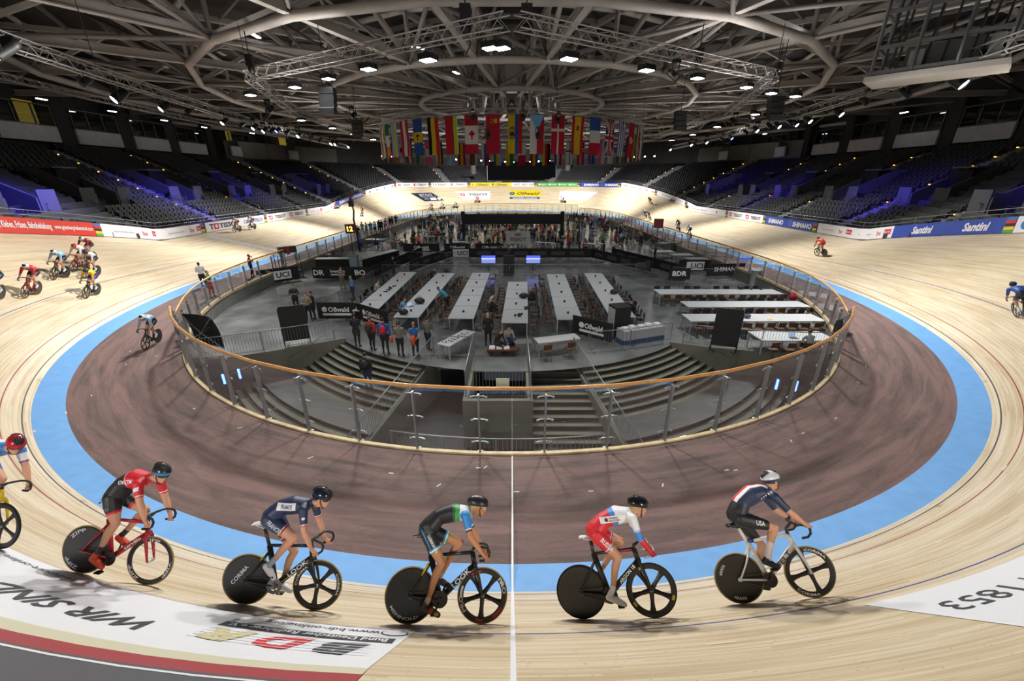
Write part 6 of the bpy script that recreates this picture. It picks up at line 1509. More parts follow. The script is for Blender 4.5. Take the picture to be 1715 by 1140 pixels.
    for s, a in ((-1, crank), (1, crank+math.pi)):
        px, pz = BBX+CR*math.cos(a), BBZ+CR*math.sin(a); cb = MB(); aero(cb, (BBX, s*.068, BBZ), (px, s*.078, pz), (.016, .012), .008); k = cb.build('crank_arm', CARB if ring_m is None else ring_m, t, True)
        MB().box((px, s*.115, pz), (.08, .07, .02)).build('pedal', BLK, k)
    mb = MB(); mb.tube([(BBX, -.048, BBZ+.098), (0, -.048, WR+.034)], .005, 6); mb.tube([(BBX, -.048, BBZ-.098), (0, -.048, WR-.034)], .005, 6)
    mb.lathe([(.0, -.046), (.036, -.046), (.036, .046*-1-.004), (0, -.05)], 16, Matrix.Translation((0, 0, WR)) @ Matrix.Rotation(-math.pi/2, 4, 'X')); mb.build('chain', STRK, t)
    return t
def bike_matrix(s, v, dv, lean):
    pr = track(s, v); pf = track(s+WBASE, v+dv); f = Vector(pf-pr).normalized(); x, y, nx, ny, k = center(s+WBASE/2); out = Vector((float(nx), float(ny), 0)); out = (out-f*out.dot(f)).normalized()
    up0 = f.cross(out); up0 = up0 if up0.z > 0 else -up0
    up = (up0*math.cos(lean)-out*math.sin(lean)).normalized(); l = up.cross(f)
    M = Matrix((f, l, up)).transposed().to_4x4(); M.translation = Vector(pr); return M
def pose(spine, head, face, hips, kR, aR, tR, kL, aL, tL, sh, eR, wR, pR, eL, wL, pL, heelR=None, heelL=None, shL=None):
    D = lambda p, y: np.array((p[0], y, p[1]))
    J = dict(spine=[D(p, 0) for p in spine], head=D(head, 0), face=np.array(face, float), hR=D(hips, -.085), hL=D(hips, .085), kR=D(kR, -.10), kL=D(kL, .10), aR=D(aR, -.105), aL=D(aL, .105), tR=D(tR, -.115), tL=D(tL, .115),
             sR=D(sh, -.18), sL=D(shL or sh, .18), eR=D(eR, -.22), eL=D(eL, .22), wR=D(wR, -.2), wL=D(wL, .2), pR=D(pR, -.195), pL=D(pL, .195))
    if heelR: J['heelR'] = D(heelR, -.11)
    if heelL: J['heelL'] = D(heelL, .11)
    return J
DROP = dict(L=Vector((1, 0, .25)), R=Vector((1, 0, .25)))
def finer(vs, fs, step=.014):
    """the same outline cut into small triangles, so that it follows a curved surface"""
    vs = list(vs); tri = [(f[0], f[i], f[i+1]) for f in fs for i in range(1, len(f)-1)]; mid = {}
    def m(a, b):
        k = (min(a, b), max(a, b))
        if k not in mid: mid[k] = len(vs); vs.append(((vs[a][0]+vs[b][0])/2, (vs[a][1]+vs[b][1])/2))
        return mid[k]
    L = lambda a, b: math.hypot(vs[a][0]-vs[b][0], vs[a][1]-vs[b][1])
    for _ in range(9):
        out = []; cut = {}
        for t in tri:
            for a, b in ((t[0], t[1]), (t[1], t[2]), (t[2], t[0])):
                if L(a, b) > step: cut[(min(a, b), max(a, b))] = 1
        if not cut: break
        for a, b, c in tri:
            e = [(min(p, q), max(p, q)) in cut for p, q in ((a, b), (b, c), (c, a))]; n = sum(e)
            if n == 0: out.append((a, b, c)); continue
            while not (e[0] and (n < 2 or e[1] or n == 3)):
                a, b, c = b, c, a; e = e[1:]+e[:1]
            if n == 1: x = m(a, b); out += [(a, x, c), (x, b, c)]
            elif n == 2: x, y = m(a, b), m(b, c); out += [(a, x, c), (x, y, c), (x, b, y)]
            else: x, y, z = m(a, b), m(b, c), m(c, a); out += [(a, x, z), (x, b, y), (z, y, c), (x, y, z)]
        tri = out
    return vs, tri
def decal(me, root_part, txt, w, h, cx, cz, ang, m, shear=0.0, lift=0.0):
    """lettering laid on the right side of a garment"""
    bvh = BVHTree.FromPolygons([v.co.copy() for v in me.vertices], [tuple(p.vertices) for p in me.polygons])
    sh = text_fit(txt, w, h, bold=.02, shear=shear) if isinstance(txt, str) else txt
    sh = finer(*sh); ca, sa = math.cos(ang), math.sin(ang); out = []
    for u, v in sh[0]:
        x, z = cx+u*ca-v*sa, cz+u*sa+v*ca; hit = bvh.ray_cast(Vector((x, -1, z)), Vector((0, 1, 0)))
        if hit[0] is None: return None
        out.append(hit[0]+hit[1]*(.0075+lift))
    mb = MB(); mb.add(out, sh[1]); return mb.build('lettering', m, root_part)
# ------------------------------------------------------------------ the six riders in front
def spine_z(J, x):
    S = J['spine']; return float(np.interp(x, [q[0] for q in S], [q[2] for q in S]))
KM = lambda h, r=.5: cm(h, r)
NAVY_K, RED_K, WHITE_K, BLACK_K = KM('25304f'), KM('cf2230'), KM('dfe1e4'), KM('1d1d20')
def simple_kit(jersey, shorts, socks=WHITE_K, shoes=WHITE_K, sleeve=.8, hem=.62, sock=.72, torso=None, arm=None, thigh=None, fore=None, glove=None):
    def kit(b, t, p):
        if b == 'torso': return ('shorts', shorts) if t < .3 else ('jersey', torso(t, p) if torso else jersey)
        if b == 'thigh': return ('shorts', (thigh(t, p) if thigh else shorts)) if t < hem else None
        if b == 'arm': return ('jersey', arm(t, p) if arm else jersey) if t < sleeve else None
        if b == 'fore': return ('jersey', fore) if fore else None
        if b == 'hand': return ('glove', glove) if glove and t > .1 else None
        if b == 'calf': return ('sock', socks) if t > sock and socks else None
        if b == 'foot': return ('shoe', shoes)
        return None
    if glove: kit.glove = glove
    return kit
SK1, SK2 = mat('skin_fair', hexc('c9967a'), .5, spec=.3), mat('skin_tan', hexc('b9825f'), .5, spec=.3)
HAIR_BR, HAIR_BL, HAIR_DK = mat('hair_brown', hexc('5a3f28'), .7), mat('hair_blond', hexc('b89a62'), .7), mat('hair_dark', hexc('241c17'), .7)
GLS = mat('lens_dark', hexc('20202a'), .1, spec=.8)
def rider(J, kit, label, M, fem=False, skin=None, face=None, **h):
    root, me, R, parts = figure(J, kit, label, M, .0095, fem=fem, grip=DROP if 'grip' not in h else h['grip'], skin=skin or SK1)
    return root, me, R, parts
# --- Uzbek rider
M = bike_matrix(-1.231, 2.848, -.136, .72)
J = pose([(.15, 1.13), (.29, 1.29), (.48, 1.345), (.62, 1.35), (.72, 1.375)], (.845, 1.435), (1, 0, -.25), (.15, 1.10), (.38, .72), (.235, .29), (.385, .135), (.61, .95), (.37, .55), (.50, .41), (.66, 1.32), (.74, 1.07), (.925, .85), (.985, .80), (.79, 1.09), (.93, .87), (.985, .80), heelR=(.17, .215), heelL=(.29, .49))
BLU_U, GRN_U = KM('2f86cf'), KM('3f9a55')
def tor(t, p): return BLU_U if t > .93 else (WHITE_K if t > .84 else (GRN_U if t > .75 else (KM('2d5a38') if t > .70 else BLACK_K)))
def arm(t, p): return BLU_U if t < .64 else (WHITE_K if t < .70 else BLACK_K)
def thi(t, p): return BLU_U if .50 < t < .545 else (WHITE_K if .545 <= t < .585 else (GRN_U if t >= .585 else BLACK_K))
root, me, R, pt = rider(J, simple_kit(BLACK_K, BLACK_K, KM('b7ab8a'), KM('3d3c40'), torso=tor, arm=arm, thigh=thi, sock=.9, sleeve=.78), 'person in a black, green, white and blue kit and matt black helmet, riding', M, True, SK2)
hair_cap(root, J, R, HAIR_BL, longh=True); helmet(root, J, R, KM('232327', .35), BLACK_K, aero=True, glasses=mat('lens_clear', hexc('b8a98f'), .15))
th = np.array(J['kR'])-np.array(J['hR']); an = math.atan2(th[2], th[0])
decal(me, pt['shorts'], 'UZBEKISTAN', .24, .03, J['hR'][0]+th[0]*.36+.01, J['hR'][2]+th[2]*.36, an, WHITE_K)
decal(me, pt['shorts'], rect(.30, .012), 0, 0, J['hR'][0]+th[0]*.2-.035, J['hR'][2]+th[2]*.2-.02, an, BLU_U)
for q in range(4): decal(me, pt['shorts'], rect(.13, .003), 0, 0, J['hR'][0]+.0+.014*q, J['hR'][2]+.02+.008*q, an+.25, KM('8d939c'))
decal(me, pt['shoe'], rect(.05, .05), 0, 0, .29, .19, -.6, KM('c8402c')); decal(me, pt['shoe'], rect(.05, .045), 0, 0, .36, .145, -.6, KM('c9c23a'))
FRAME_K = KM('1f1e1f', .3); YEL_A = KM('d6c32c', .4)
bicycle(M, 'black track bike with red and white front wheel marks, touching the white line', FRAME_K, front='five', word=('LOOK', .30, .066, .0), saddle=(.09, 1.05), crank=-1.95, fmarks=(('ring', 'PRO', .29, .05, 3.5, .2), ('ring', 'PRO', .29, .05, .4, .2)), rmarks=(('ring', 'MENNOLD', .27, .035, 4.4, .42, True),), accents=((YEL_A, (.2, 0, .70), (.13, 0, .56), .019, .05, 0), (YEL_A, (.865, 0, .62), (.90, 0, .52), .022, .07, 0)), drop=-.02)
FW = [o for o in COL.objects if o.name.startswith('front_wheel')][-1]
mb = MB()
for a, w, mi in ((1.9, .5, 0), (5.5, .55, 0), (4.6, .35, 0), (.5, .25, 1), (3.0, .5, 1)):
    vs, fs = rect(w*.28, .03); mb.add([(WBASE+(.288+v)*math.cos(a-u/.288), -.0165, WR+(.288+v)*math.sin(a-u/.288)) for u, v in vs], fs, mi)
mb.build('rim_marks', [KM('b5202c'), SHEET], FW)
# --- French rider
M = bike_matrix(-3.354, 2.779, -.196, .485)
J = pose([(.20, 1.19), (.33, 1.335), (.49, 1.375), (.62, 1.385), (.70, 1.42)], (.845, 1.50), (1, -.25, -.12), (.20, 1.17), (.58, .965), (.315, .60), (.395, .43), (.53, .70), (.43, .30), (.555, .165), (.67, 1.37), (.74, 1.11), (.865, .885), (.93, .83), (.77, 1.10), (.90, .87), (.96, .83), heelR=(.265, .575), heelL=(.37, .225))
def tor(t, p): return RED_K if t > .94 and p[0] < .66 else NAVY_K
def arm(t, p): return WHITE_K if .66 < t < .70 else (RED_K if .70 <= t < .745 else NAVY_K)
def thi(t, p): return WHITE_K if .54 < t < .565 else (RED_K if .59 < t else NAVY_K)
root, me, R, pt = rider(J, simple_kit(NAVY_K, NAVY_K, KM('8f949b'), WHITE_K, torso=tor, arm=arm, thigh=thi, sock=.72, sleeve=.745), 'person in the navy kit lettered FRANCE and a glossy black helmet, riding', M, True, SK1)
hair_cap(root, J, R, HAIR_BR, longh=True); helmet(root, J, R, KM('1d2030', .18), KM('0e0e12'), glasses=GLS)
S_p = [(.33, 1.40), (.565, 1.435), (.58, 1.355), (.35, 1.325)]
bv = None
sp = text_fit('FRANCE', .17, .055, bold=.03)
pn = ([(x, z) for x, z in ((-.13, -.045), (-.04, -.045), (.05, -.045), (.13, -.045), (-.13, .045), (-.04, .045), (.05, .045), (.13, .045))], [(0, 1, 5, 4), (1, 2, 6, 5), (2, 3, 7, 6)])
decal(me, pt['jersey'], pn, 0, 0, .42, 1.375, .12, WHITE_K)
o = decal(me, pt['jersey'], 'FRANCE', .155, .05, .43, 1.376, .12, NAVY_K, lift=.004)

th = np.array(J['kR'])-np.array(J['hR']); an = math.atan2(th[2], th[0])
decal(me, pt['shorts'], 'FRANCE', .20, .055, J['hR'][0]+th[0]*.3, J['hR'][2]+th[2]*.3+.01, an-.1, KM('b9c0cb')); decal(me, pt['shorts'], rect(.028, .035), 0, 0, J['hR'][0]+th[0]*.53, J['hR'][2]+th[2]*.53-.02, an, KM('cdb03a'))
decal(me, pt['jersey'], disc(.018), 0, 0, .71, 1.28, 0, WHITE_K)
bicycle(M, 'black and yellow track bike with lettered wheels, under the rider in navy', FRAME_K, front='five', word=('LOOK', .31, .058, .0), saddle=(.09, 1.07), saddle_m=KM('c9cbd0'), crank=1.75, fmarks=(('ring', 'CORIMA', .289, .03, .1, .3), ('ring', 'CORIMA', .289, .03, 2.7, .3)), rmarks=(('line', 'CORIMA', .30, .055, -.10, .06, .95),), accents=((YEL_A, (.18, 0, .66), (.15, 0, .60), .019, .045, 0), (YEL_A, (BBX+.03, 0, BBZ+.01), (.62, 0, .49), .008, .0225, 0)), ring_m=mat('ring_silver', hexc('a5a7a8'), .35, .7), drop=.03)
# --- Austrian rider
M = bike_matrix(-5.624, 3.039, -.244, .49)
J = pose([(.25, 1.15), (.33, 1.33), (.47, 1.415), (.59, 1.42), (.67, 1.46)], (.815, 1.545), (1, -.32, -.18), (.26, 1.12), (.42, .80), (.285, .40), (.39, .20), (.64, .95), (.39, .58), (.47, .42), (.66, 1.41), (.785, 1.19), (.90, .96), (.955, .90), (.79, 1.12), (.925, .925), (.965, .86), heelR=(.22, .29), heelL=(.32, .51))
def tor(t, p):
    if t > .62: return WHITE_K if .66 < t < .685 else RED_K
    return BLACK_K
def arm(t, p): return WHITE_K if .62 < t < .66 else RED_K
def thi(t, p): return RED_K if .515 < t else BLACK_K
root, me, R, pt = rider(J, simple_kit(RED_K, BLACK_K, KM('242426'), KM('c9482f'), torso=tor, arm=arm, thigh=thi, sock=.80, sleeve=.72, hem=.6), 'person in a red and black kit with orange shoes riding the red bike', M, False, SK1)
hair_cap(root, J, R, HAIR_DK); helmet(root, J, R, KM('2b2e34', .25), KM('111114'), KM('3a7fa8', .3), glasses=GLS)
th = np.array(J['kR'])-np.array(J['hR']); an = math.atan2(th[2], th[0])
decal(me, pt['jersey'], 'KTM KTM', .20, .05, .45, 1.40, .28, WHITE_K); decal(me, pt['shorts'], 'SIMPLON', .17, .028, J['hR'][0]+th[0]*.3-.055, J['hR'][2]+th[2]*.3, an, WHITE_K); decal(me, pt['shorts'], disc(.022, None, 16, .7), 0, 0, J['hR'][0]+th[0]*.35+.01, J['hR'][2]+th[2]*.35, an, KM('8a8d92'))
decal(me, pt['jersey'], rect(.06, .05, .3), 0, 0, .70, 1.36, .6, WHITE_K)
FRAME_R = KM('b3212d', .3)
bicycle(M, 'red track bike with a wire spoked front wheel under the rider in red and black', FRAME_R, front='spoke', word=('cervélo', .27, .05), saddle=(.20, 1.02), crank=-1.75, fmarks=(('ring', 'ZIPP', .29, .042, 1.7, .25), ('ring', 'ZIPP', .29, .042, 3.9, .25), ('ring', 'ZIPP', .29, .042, 6.0, .25)), rmarks=(('ring', 'ZIPP', .27, .05, 2.2, .24), ('ring', 'ZIPP', .27, .05, 4.1, .24)), drop=.05)
# --- Russian rider
M = bike_matrix(.879, 2.54, .185, .66)
J = pose([(.27, 1.09), (.41, 1.23), (.60, 1.295), (.74, 1.295), (.82, 1.33)], (.93, 1.385), (1, .15, -.35), (.28, 1.06), (.555, .775), (.42, .37), (.56, .20), (.63, .93), (.30, .56), (.36, .40), (.80, 1.26), (.85, 1.02), (.97, .86), (1.005, .81), (.87, 1.03), (.97, .87), (1.005, .81), heelR=(.36, .285), heelL=(.22, .50))
BLU_R = KM('3f83d6')
def tor(t, p): return WHITE_K if t > .66 else (BLU_R if t > .55 else (KM('7d5fa0') if t > .52 else RED_K))
def arm(t, p): return WHITE_K if t < .6 else (KM('9fbbe4') if t < .7 else BLU_R)
def thi(t, p): return WHITE_K if .56 < t < .59 else (KM('3556a8') if .59 <= t < .615 else RED_K)
root, me, R, pt = rider(J, simple_kit(WHITE_K, RED_K, WHITE_K, KM('d9dadb'), torso=tor, arm=arm, thigh=thi, sock=.86, sleeve=1.01, fore=RED_K, glove=KM('b8182a'), hem=.635), 'person in red shorts, long sleeved white top and red gloves, right of the white line', M, True, SK1)
hair_cap(root, J, R, HAIR_BL, longh=True); helmet(root, J, R, KM('17181b', .2), KM('0a0a0c'), glasses=None)
th = np.array(J['kR'])-np.array(J['hR']); an = math.atan2(th[2], th[0])
decal(me, pt['shorts'], 'RUSSIA', .20, .06, J['hR'][0]+th[0]*.42+.015, J['hR'][2]+th[2]*.42+.0, an, WHITE_K)
pn2 = ([(x, z) for z in (-.04, .04) for x in np.linspace(-.17, .15, 6)], [(i, i+1, i+7, i+6) for i in range(5)])
decal(me, pt['jersey'], pn2, 0, 0, .52, 1.26, .12, WHITE_K); o = decal(me, pt['jersey'], 'RUSSIAN', .12, .022, .54, 1.275, .12, KM('6a3038'), lift=.004); o2 = decal(me, pt['jersey'], 'HELICOPTERS', .15, .022, .545, 1.245, .12, KM('6a3038'), lift=.004); o3 = decal(me, pt['jersey'], disc(.024), 0, 0, .44, 1.25, 0, KM('5a1f28'), lift=.004)
decal(me, pt['sock'], rect(.08, .02), 0, 0, .435, .435, .1, RED_K)
bicycle(M, 'black track bike with an unmarked disc wheel, right of the white line', KM('232322', .4), front='five', word=('ARGON 18', .30, .05), saddle=(.17, 1.02), saddle_m=KM('d5d6d8'), tan=False, crank=-.75, accents=((KM('c01f38', .4), (.56, 0, .822), (.75, 0, .842), (.018, .019), .019, 0),), bar_m=mat('bar_silver', hexc('b4b3ae'), .35, .5), drop=-.01)
FW = [o for o in COL.objects if o.name.startswith('front_wheel')][-1]; mb = MB()
for a in (1.95, 3.75, 5.95):
    vs, fs = rect(.062, .034); mb.add([(WBASE+(.29+v)*math.cos(a-u/.29), -.0165, WR+(.29+v)*math.sin(a-u/.29)) for u, v in vs], fs)
mb.build('yellow_labels', YEL_A, FW)
# --- rider from the USA
M = bike_matrix(3.003, 2.532, .306, .601)
J = pose([(.16, 1.17), (.27, 1.335), (.44, 1.43), (.575, 1.455), (.665, 1.48)], (.755, 1.585), (.9, .45, -.12), (.16, 1.14), (.60, .985), (.42, .61), (.505, .47), (.45, .70), (.29, .25), (.40, .125), (.665, 1.40), (.80, 1.19), (.955, 1.02), (1.0, .985), (.80, 1.12), (.94, 1.0), (.99, .97), heelR=(.355, .555), heelL=(.235, .17), shL=(.67, 1.36))
def tor(t, p):
    if p[2] > spine_z(J, p[0])+.03 and t < .97:
        return RED_K if abs(p[1]) < .032 else (WHITE_K if abs(p[1]) < .092 else NAVY_K)
    return NAVY_K
root, me, R, pt = rider(J, simple_kit(NAVY_K, BLACK_K, KM('d2c9c9'), BLACK_K, torso=tor, sock=.5, sleeve=.86, hem=.80), 'person in a navy top with striped back and a white helmet, foremost rider', M, False, SK1, grip=dict(L=Vector((1, 0, -.1)), R=Vector((1, 0, -.1))))
hair_cap(root, J, R, HAIR_DK); helmet(root, J, R, KM('d5d7dd', .25), KM('1a1c28'), KM('2c3158', .3), glasses=None)
decal(me, pt['shorts'], 'USA', .12, .06, .40, 1.075, -.3, WHITE_K)
for q in range(5): decal(me, pt['jersey'], ([(.014*(1 if i % 2 == 0 else .42)*math.cos(math.pi/2+math.pi*i/5), .014*(1 if i % 2 == 0 else .42)*math.sin(math.pi/2+math.pi*i/5)) for i in range(10)], [tuple(range(10))]), 0, 0, .50+.035*q, 1.39+.018*q, 0, WHITE_K)
MB().tube([Vector(J['wL'])-Vector((.02, 0, -.02)), Vector(J['wL'])-Vector((-.005, 0, .005))], .034, 12).build('wristwatch', BLK, root)
bicycle(M, 'white track bike with a four spoke front wheel, foremost of the bikes', KM('dcdad8', .3), front='four', word=('FELT', .27, .065, .1), word_m=INK, saddle=(.12, 1.04), crank=1.2, fmarks=(('ring', 'CORIMA', .289, .032, 1.1, .3), ('ring', 'CORIMA', .289, .032, 4.4, .3, True)), rmarks=(('ring', 'ARAYA', .25, .04, 2.6, .16), ('ring', 'ARAYA', .26, .04, 4.55, .17, True)), drop=.045, post=KM('dcdad8', .3), accents=((KM('2f3f8a', .4), (.22, 0, .80), (.31, 0, .81), (.036, .03), .0185, 0),))
# --- Czech rider at the left picture edge
M = bike_matrix(-7.82, 3.4, -.2, .45)
J = pose([(.22, 1.16), (.32, 1.33), (.47, 1.40), (.60, 1.41), (.69, 1.45)], (.85, 1.53), (1, -.35, -.3), (.22, 1.13), (.52, .84), (.42, .42), (.54, .27), (.60, .92), (.33, .55), (.42, .40), (.68, 1.38), (.77, 1.13), (.90, .93), (.955, .87), (.79, 1.14), (.94, .93), (.975, .86), heelR=(.36, .34), heelL=(.26, .48))
SKY = KM('3f7fcb')
def tor(t, p): return WHITE_K if .72 < t < .9 else (RED_K if .62 < t <= .72 else SKY)
def arm(t, p): return SKY if t < .2 else (WHITE_K if t < .64 else (RED_K if t < .68 else KM('2b4fa0')))
root, me, R, pt = rider(J, simple_kit(SKY, KM('2f62b4'), WHITE_K, WHITE_K, torso=tor, arm=arm, sleeve=.74), 'person in blue, white and red with a red helmet, cut by the picture edge', M, False, SK1)
hair_cap(root, J, R, HAIR_DK); helmet(root, J, R, KM('b3202b', .25), KM('131316'), glasses=mat('lens_red', hexc('7a2a2e'), .15))
decal(me, pt['jersey'], 'SKODA', .13, .035, .55, 1.40, .2, NAVY_K)
bicycle(M, 'yellow track bike with a five spoke front wheel, cut by the left picture edge', KM('d9b81c', .3), front='five', word=('FACTOR', .24, .05), word_m=INK, tan=False, crank=-.5, drop=.0)
# ------------------------------------------------------------------ riders further off: one bike and one rider copied, each with its own colours
J0 = pose([(.20, 1.15), (.32, 1.31), (.48, 1.36), (.61, 1.37), (.70, 1.40)], (.84, 1.45), (1, 0, -.3), (.20, 1.13), (.52, .86), (.42, .44), (.54, .28), (.60, .93), (.32, .56), (.40, .41), (.68, 1.35), (.75, 1.09), (.91, .88), (.965, .83), (.75, 1.09), (.91, .88), (.965, .83), heelR=(.36, .35), heelL=(.25, .50))
GA, GB_, GC, GD = [mat('kit_base_%s' % q, (.5, .5, .5)) for q in ('a', 'b', 'c', 'd')]
def far_protos():
    k = simple_kit(GA, GB_, GC, GD, arm=lambda t, p: GA, sleeve=.95)
    root, me, R, pt = figure(J0, k, '', None, .024, grip=DROP)
    helmet(root, J0, R, GC, BLK); hair_cap(root, J0, R, HAIR_DK)
    return root
PR = far_protos(); PB = bicycle(Matrix(), '', GA, front='five', crank=-.55); used_far = set()
def recolour(o, mp):
    for ch in [o]+list(o.children_recursive):
        if ch.type != 'MESH': continue
        for sl in ch.material_slots:
            n = sl.material.name if sl.material else ''
            key = (ch.name.split('.')[0], n)
            new = mp.get(ch.name.split('.')[0]) or None
            if new is not None: sl.link = 'OBJECT'; sl.material = new
def far_rider(s, v, lean, jersey, shorts, hel, frame, label, blabel, front_m=None, M=None):
    M = M or bike_matrix(s, v, 0, lean)
    r = PR if 'r' not in used_far else dup(PR); b = PB if 'b' not in used_far else dup(PB); used_far.update('rb')
    r.matrix_world = M; b.matrix_world = M; r['label'] = label; b['label'] = blabel; r['category'] = 'person'; b['category'] = 'bicycle'
    recolour(r, dict(jersey=KM(jersey), shorts=KM(shorts), sock=WHITE_K, shoe=WHITE_K, helmet=KM(hel, .3)))
    recolour(b, dict(frame=KM(frame, .3), fork=KM(frame, .3), paint_band=KM(frame, .3)))
    return r, b
fr = far_rider
fr(219.1, 3.75, .25, '2c4a9c', '1d2448', 'd9dbe0', '2b3a6a', 'person in blue with a white helmet riding at the left picture edge behind', 'track bike of the blue rider at the left picture edge')
fr(217.3, 3.45, .25, 'c32f35', '1f1f22', 'd9dbe0', 'b02a30', 'person in red and black with a white helmet, riding behind the blue rider at left', 'red track bike of the rider in red and black at the left')
fr(214.4, 4.05, .22, '93bfe0', '1f1f22', 'c9d3df', '222224', 'person in a pale blue top and black shorts riding in the left group', 'black track bike of the rider in pale blue')
fr(212.6, 4.35, .22, 'e6e4e4', '25252a', 'c9242e', 'c0232d', 'person in a white top with a red helmet, standing out in the left group', 'red track bike of the rider in white with the red helmet')
fr(212.8, 3.65, .22, 'd9d6d8', '2a2a2e', '2a2a30', '1f1f20', 'person in a white top with a dark helmet, right of the left group', 'black track bike of the rider in white with the dark helmet')
fr(211.2, 5.0, .22, '7f1f28', '202024', 'e2e2e6', '5a1a20', 'person in dark red and white with a white helmet, rearmost of the left group', 'dark track bike of the rearmost rider in the left group')
fr(214.9, 2.35, .22, 'e3c21d', '3c2f8a', '26262a', '1c1c1d', 'person in a yellow top riding lowest in the left group', 'black track bike of the rider in yellow')
fr(191.0, 8.0, .1, 'e0d9db', 'b02a34', 'e4e4e8', '8a2a30', 'person in white and red riding high on the left straight, left of two', 'track bike of the left one of two riders high on the left straight')
fr(188.4, 7.9, .1, 'c9bfc2', '5a2028', 'e4e4e8', '3a2a2c', 'person in white and dark red riding high on the left straight, right of two', 'track bike of the right one of two riders high on the left straight')
fr(40.2, 3.85, .2, 'd8541f', 'c0202c', '5a6a86', '2a2422', 'person in red and yellow riding alone on the right straight', 'black track bike of the rider in red and yellow')
fr(22.2, 2.95, .4, '2f55a8', '22283a', '23262e', '22304f', 'person in blue and navy riding at the right picture edge', 'dark blue track bike at the right picture edge')
fr(129, 3.3, .4, 'd2604a', 'b0483a', '5a3a34', '6a4a3a', 'person in orange red riding below the white red squared sheet, far end', 'track bike below the white sheet with a red square at the far end')
fr(109.8, 3.4, .4, 'd6d2cc', '26262a', '26262a', '2a2a2a', 'person in white and black riding before the white slanted sheet at the far end', 'track bike before the white slanted sheet at the far end')
fr(88, 6.0, .5, '8a3a34', '26262a', '8a3430', '2a2a2a', 'person in dark red riding high in the far right bend', 'track bike high in the far right bend')
fr(82.2, 2.3, .4, '9fc0c8', '26262a', 'c6d4da', '2a2a2a', 'person in pale blue riding low in the far right bend, left of a pair', 'track bike of the left one of a pair low in the far right bend')
fr(79.8, 2.2, .4, '34384a', '22222a', 'd2d4da', '2a2a2a', 'person in dark blue riding low in the far right bend, right of a pair', 'track bike of the right one of a pair low in the far right bend')
fr(162.0, 4.5, .3, 'b0605a', '3a2a2a', '8a2a2a', '5a3030', 'person in faded red riding on the far left straight beside the camera mast', 'track bike beside the camera mast on the far left straight')
fr(141.2, 1.6, .4, '8f9aa8', '2a2c34', '3f6fae', '2a2a2a', 'person with a blue helmet riding low at the far left, first of three', 'track bike of the first of three riders low at the far left'); fr(138.0, 1.7, .4, 'c9ccd0', '2a2c34', '2f3a5a', '2a2a2a', 'person in white riding low at the far left, second of three', 'track bike of the second of three riders low at the far left'); fr(134.6, 1.8, .4, '9aa86a', '2a2c34', 'c9ccd0', '2a2a2a', 'person in green riding low at the far left, third of three', 'track bike of the third of three riders low at the far left')
fr(64.8, 1.35, .12, '2c2c30', '222226', '8f5a4a', '222222', 'person in black riding away on the right straight by the blue band', 'track bike of the rider in black by the blue band'); fr(59.2, .6, .08, 'b9d3e3', '222226', 'd5dade', '222222', 'person in pale blue riding on the blue band of the right straight', 'track bike on the blue band of the right straight')
# the lone rider on the brown apron at the left, coming towards the camera
p = at_z(246, 586, 0); q = at_z(238, 566, 0); f = Vector((.22, -.975, 0)).normalized(); up = (Vector((0, 0, 1))+Vector((f.y, -f.x, 0))*-.12).normalized(); l = up.cross(f).normalized(); Mx = Matrix((f, l, up)).transposed().to_4x4(); Mx.translation = Vector(p)-f*.95
fr(0, 0, 0, '8fb6d6', '23252c', 'e6e8ec', '262628', 'person in pale blue with a white helmet alone on the brown apron at the left', 'black track bike on the brown apron at the left', M=Mx)
# ------------------------------------------------------------------ people standing and sitting (x forward, y left, feet on z=0)
def V3(*p): return np.array(p, float)
def stand(arms='down', lean=0.0, stride=.04, turn=0.0):
    J = dict(spine=[V3(0, 0, .93), V3(-.01+lean*.2, 0, 1.10), V3(lean*.55, 0, 1.28-lean*.12), V3(lean*.75, 0, 1.40-lean*.2), V3(lean+.01, 0, 1.48-lean*.3)], head=V3(lean*1.15+.04, 0, 1.63-lean*.35), face=V3(1, 0, -.1-lean), calf=V3(-.02, 0, 0))
    for s, y in (('R', -1), ('L', 1)):
        J['h'+s] = V3(0, y*.09, .90); J['k'+s] = V3(.03+stride*y, y*.11, .48); J['a'+s] = V3(stride*y*1.5-.02, y*.12, .09); J['t'+s] = V3(stride*y*1.5+.15, y*.14, .035); J['heel'+s] = V3(stride*y*1.5-.05, y*.12, .035)
        sh = V3(lean*.8, y*.19, 1.40-lean*.22); J['s'+s] = sh
        if arms == 'down': e, w, p = sh+V3(-.03, y*.06, -.29), sh+V3(.05, y*.07, -.54), sh+V3(.08, y*.06, -.62)
        elif arms == 'fold': e, w, p = sh+V3(.02, y*.08, -.28), sh+V3(.22, -y*.06, -.26), sh+V3(.22, -y*.14, -.24)
        elif arms == 'front': e, w, p = sh+V3(.05, y*.05, -.28), sh+V3(.28, -y*.04, -.33), sh+V3(.35, -y*.07, -.33)
        elif arms == 'back': e, w, p = sh+V3(-.13, y*.08, -.26), sh+V3(-.17, -y*.08, -.46), sh+V3(-.17, -y*.14, -.50)
        elif arms == 'head': e, w, p = (sh+V3(.18, y*.08, -.2), sh+V3(.22, -y*.06, .08), sh+V3(.18, -y*.1, .16)) if y < 0 else (sh+V3(-.03, .06, -.29), sh+V3(.05, .07, -.54), sh+V3(.08, .06, -.62))
        elif arms == 'table': e, w, p = sh+V3(.12, y*.06, -.26), sh+V3(.3, -y*.02, -.42), sh+V3(.38, -y*.03, -.44)
        J['e'+s], J['w'+s], J['p'+s] = e, w, p
    return J
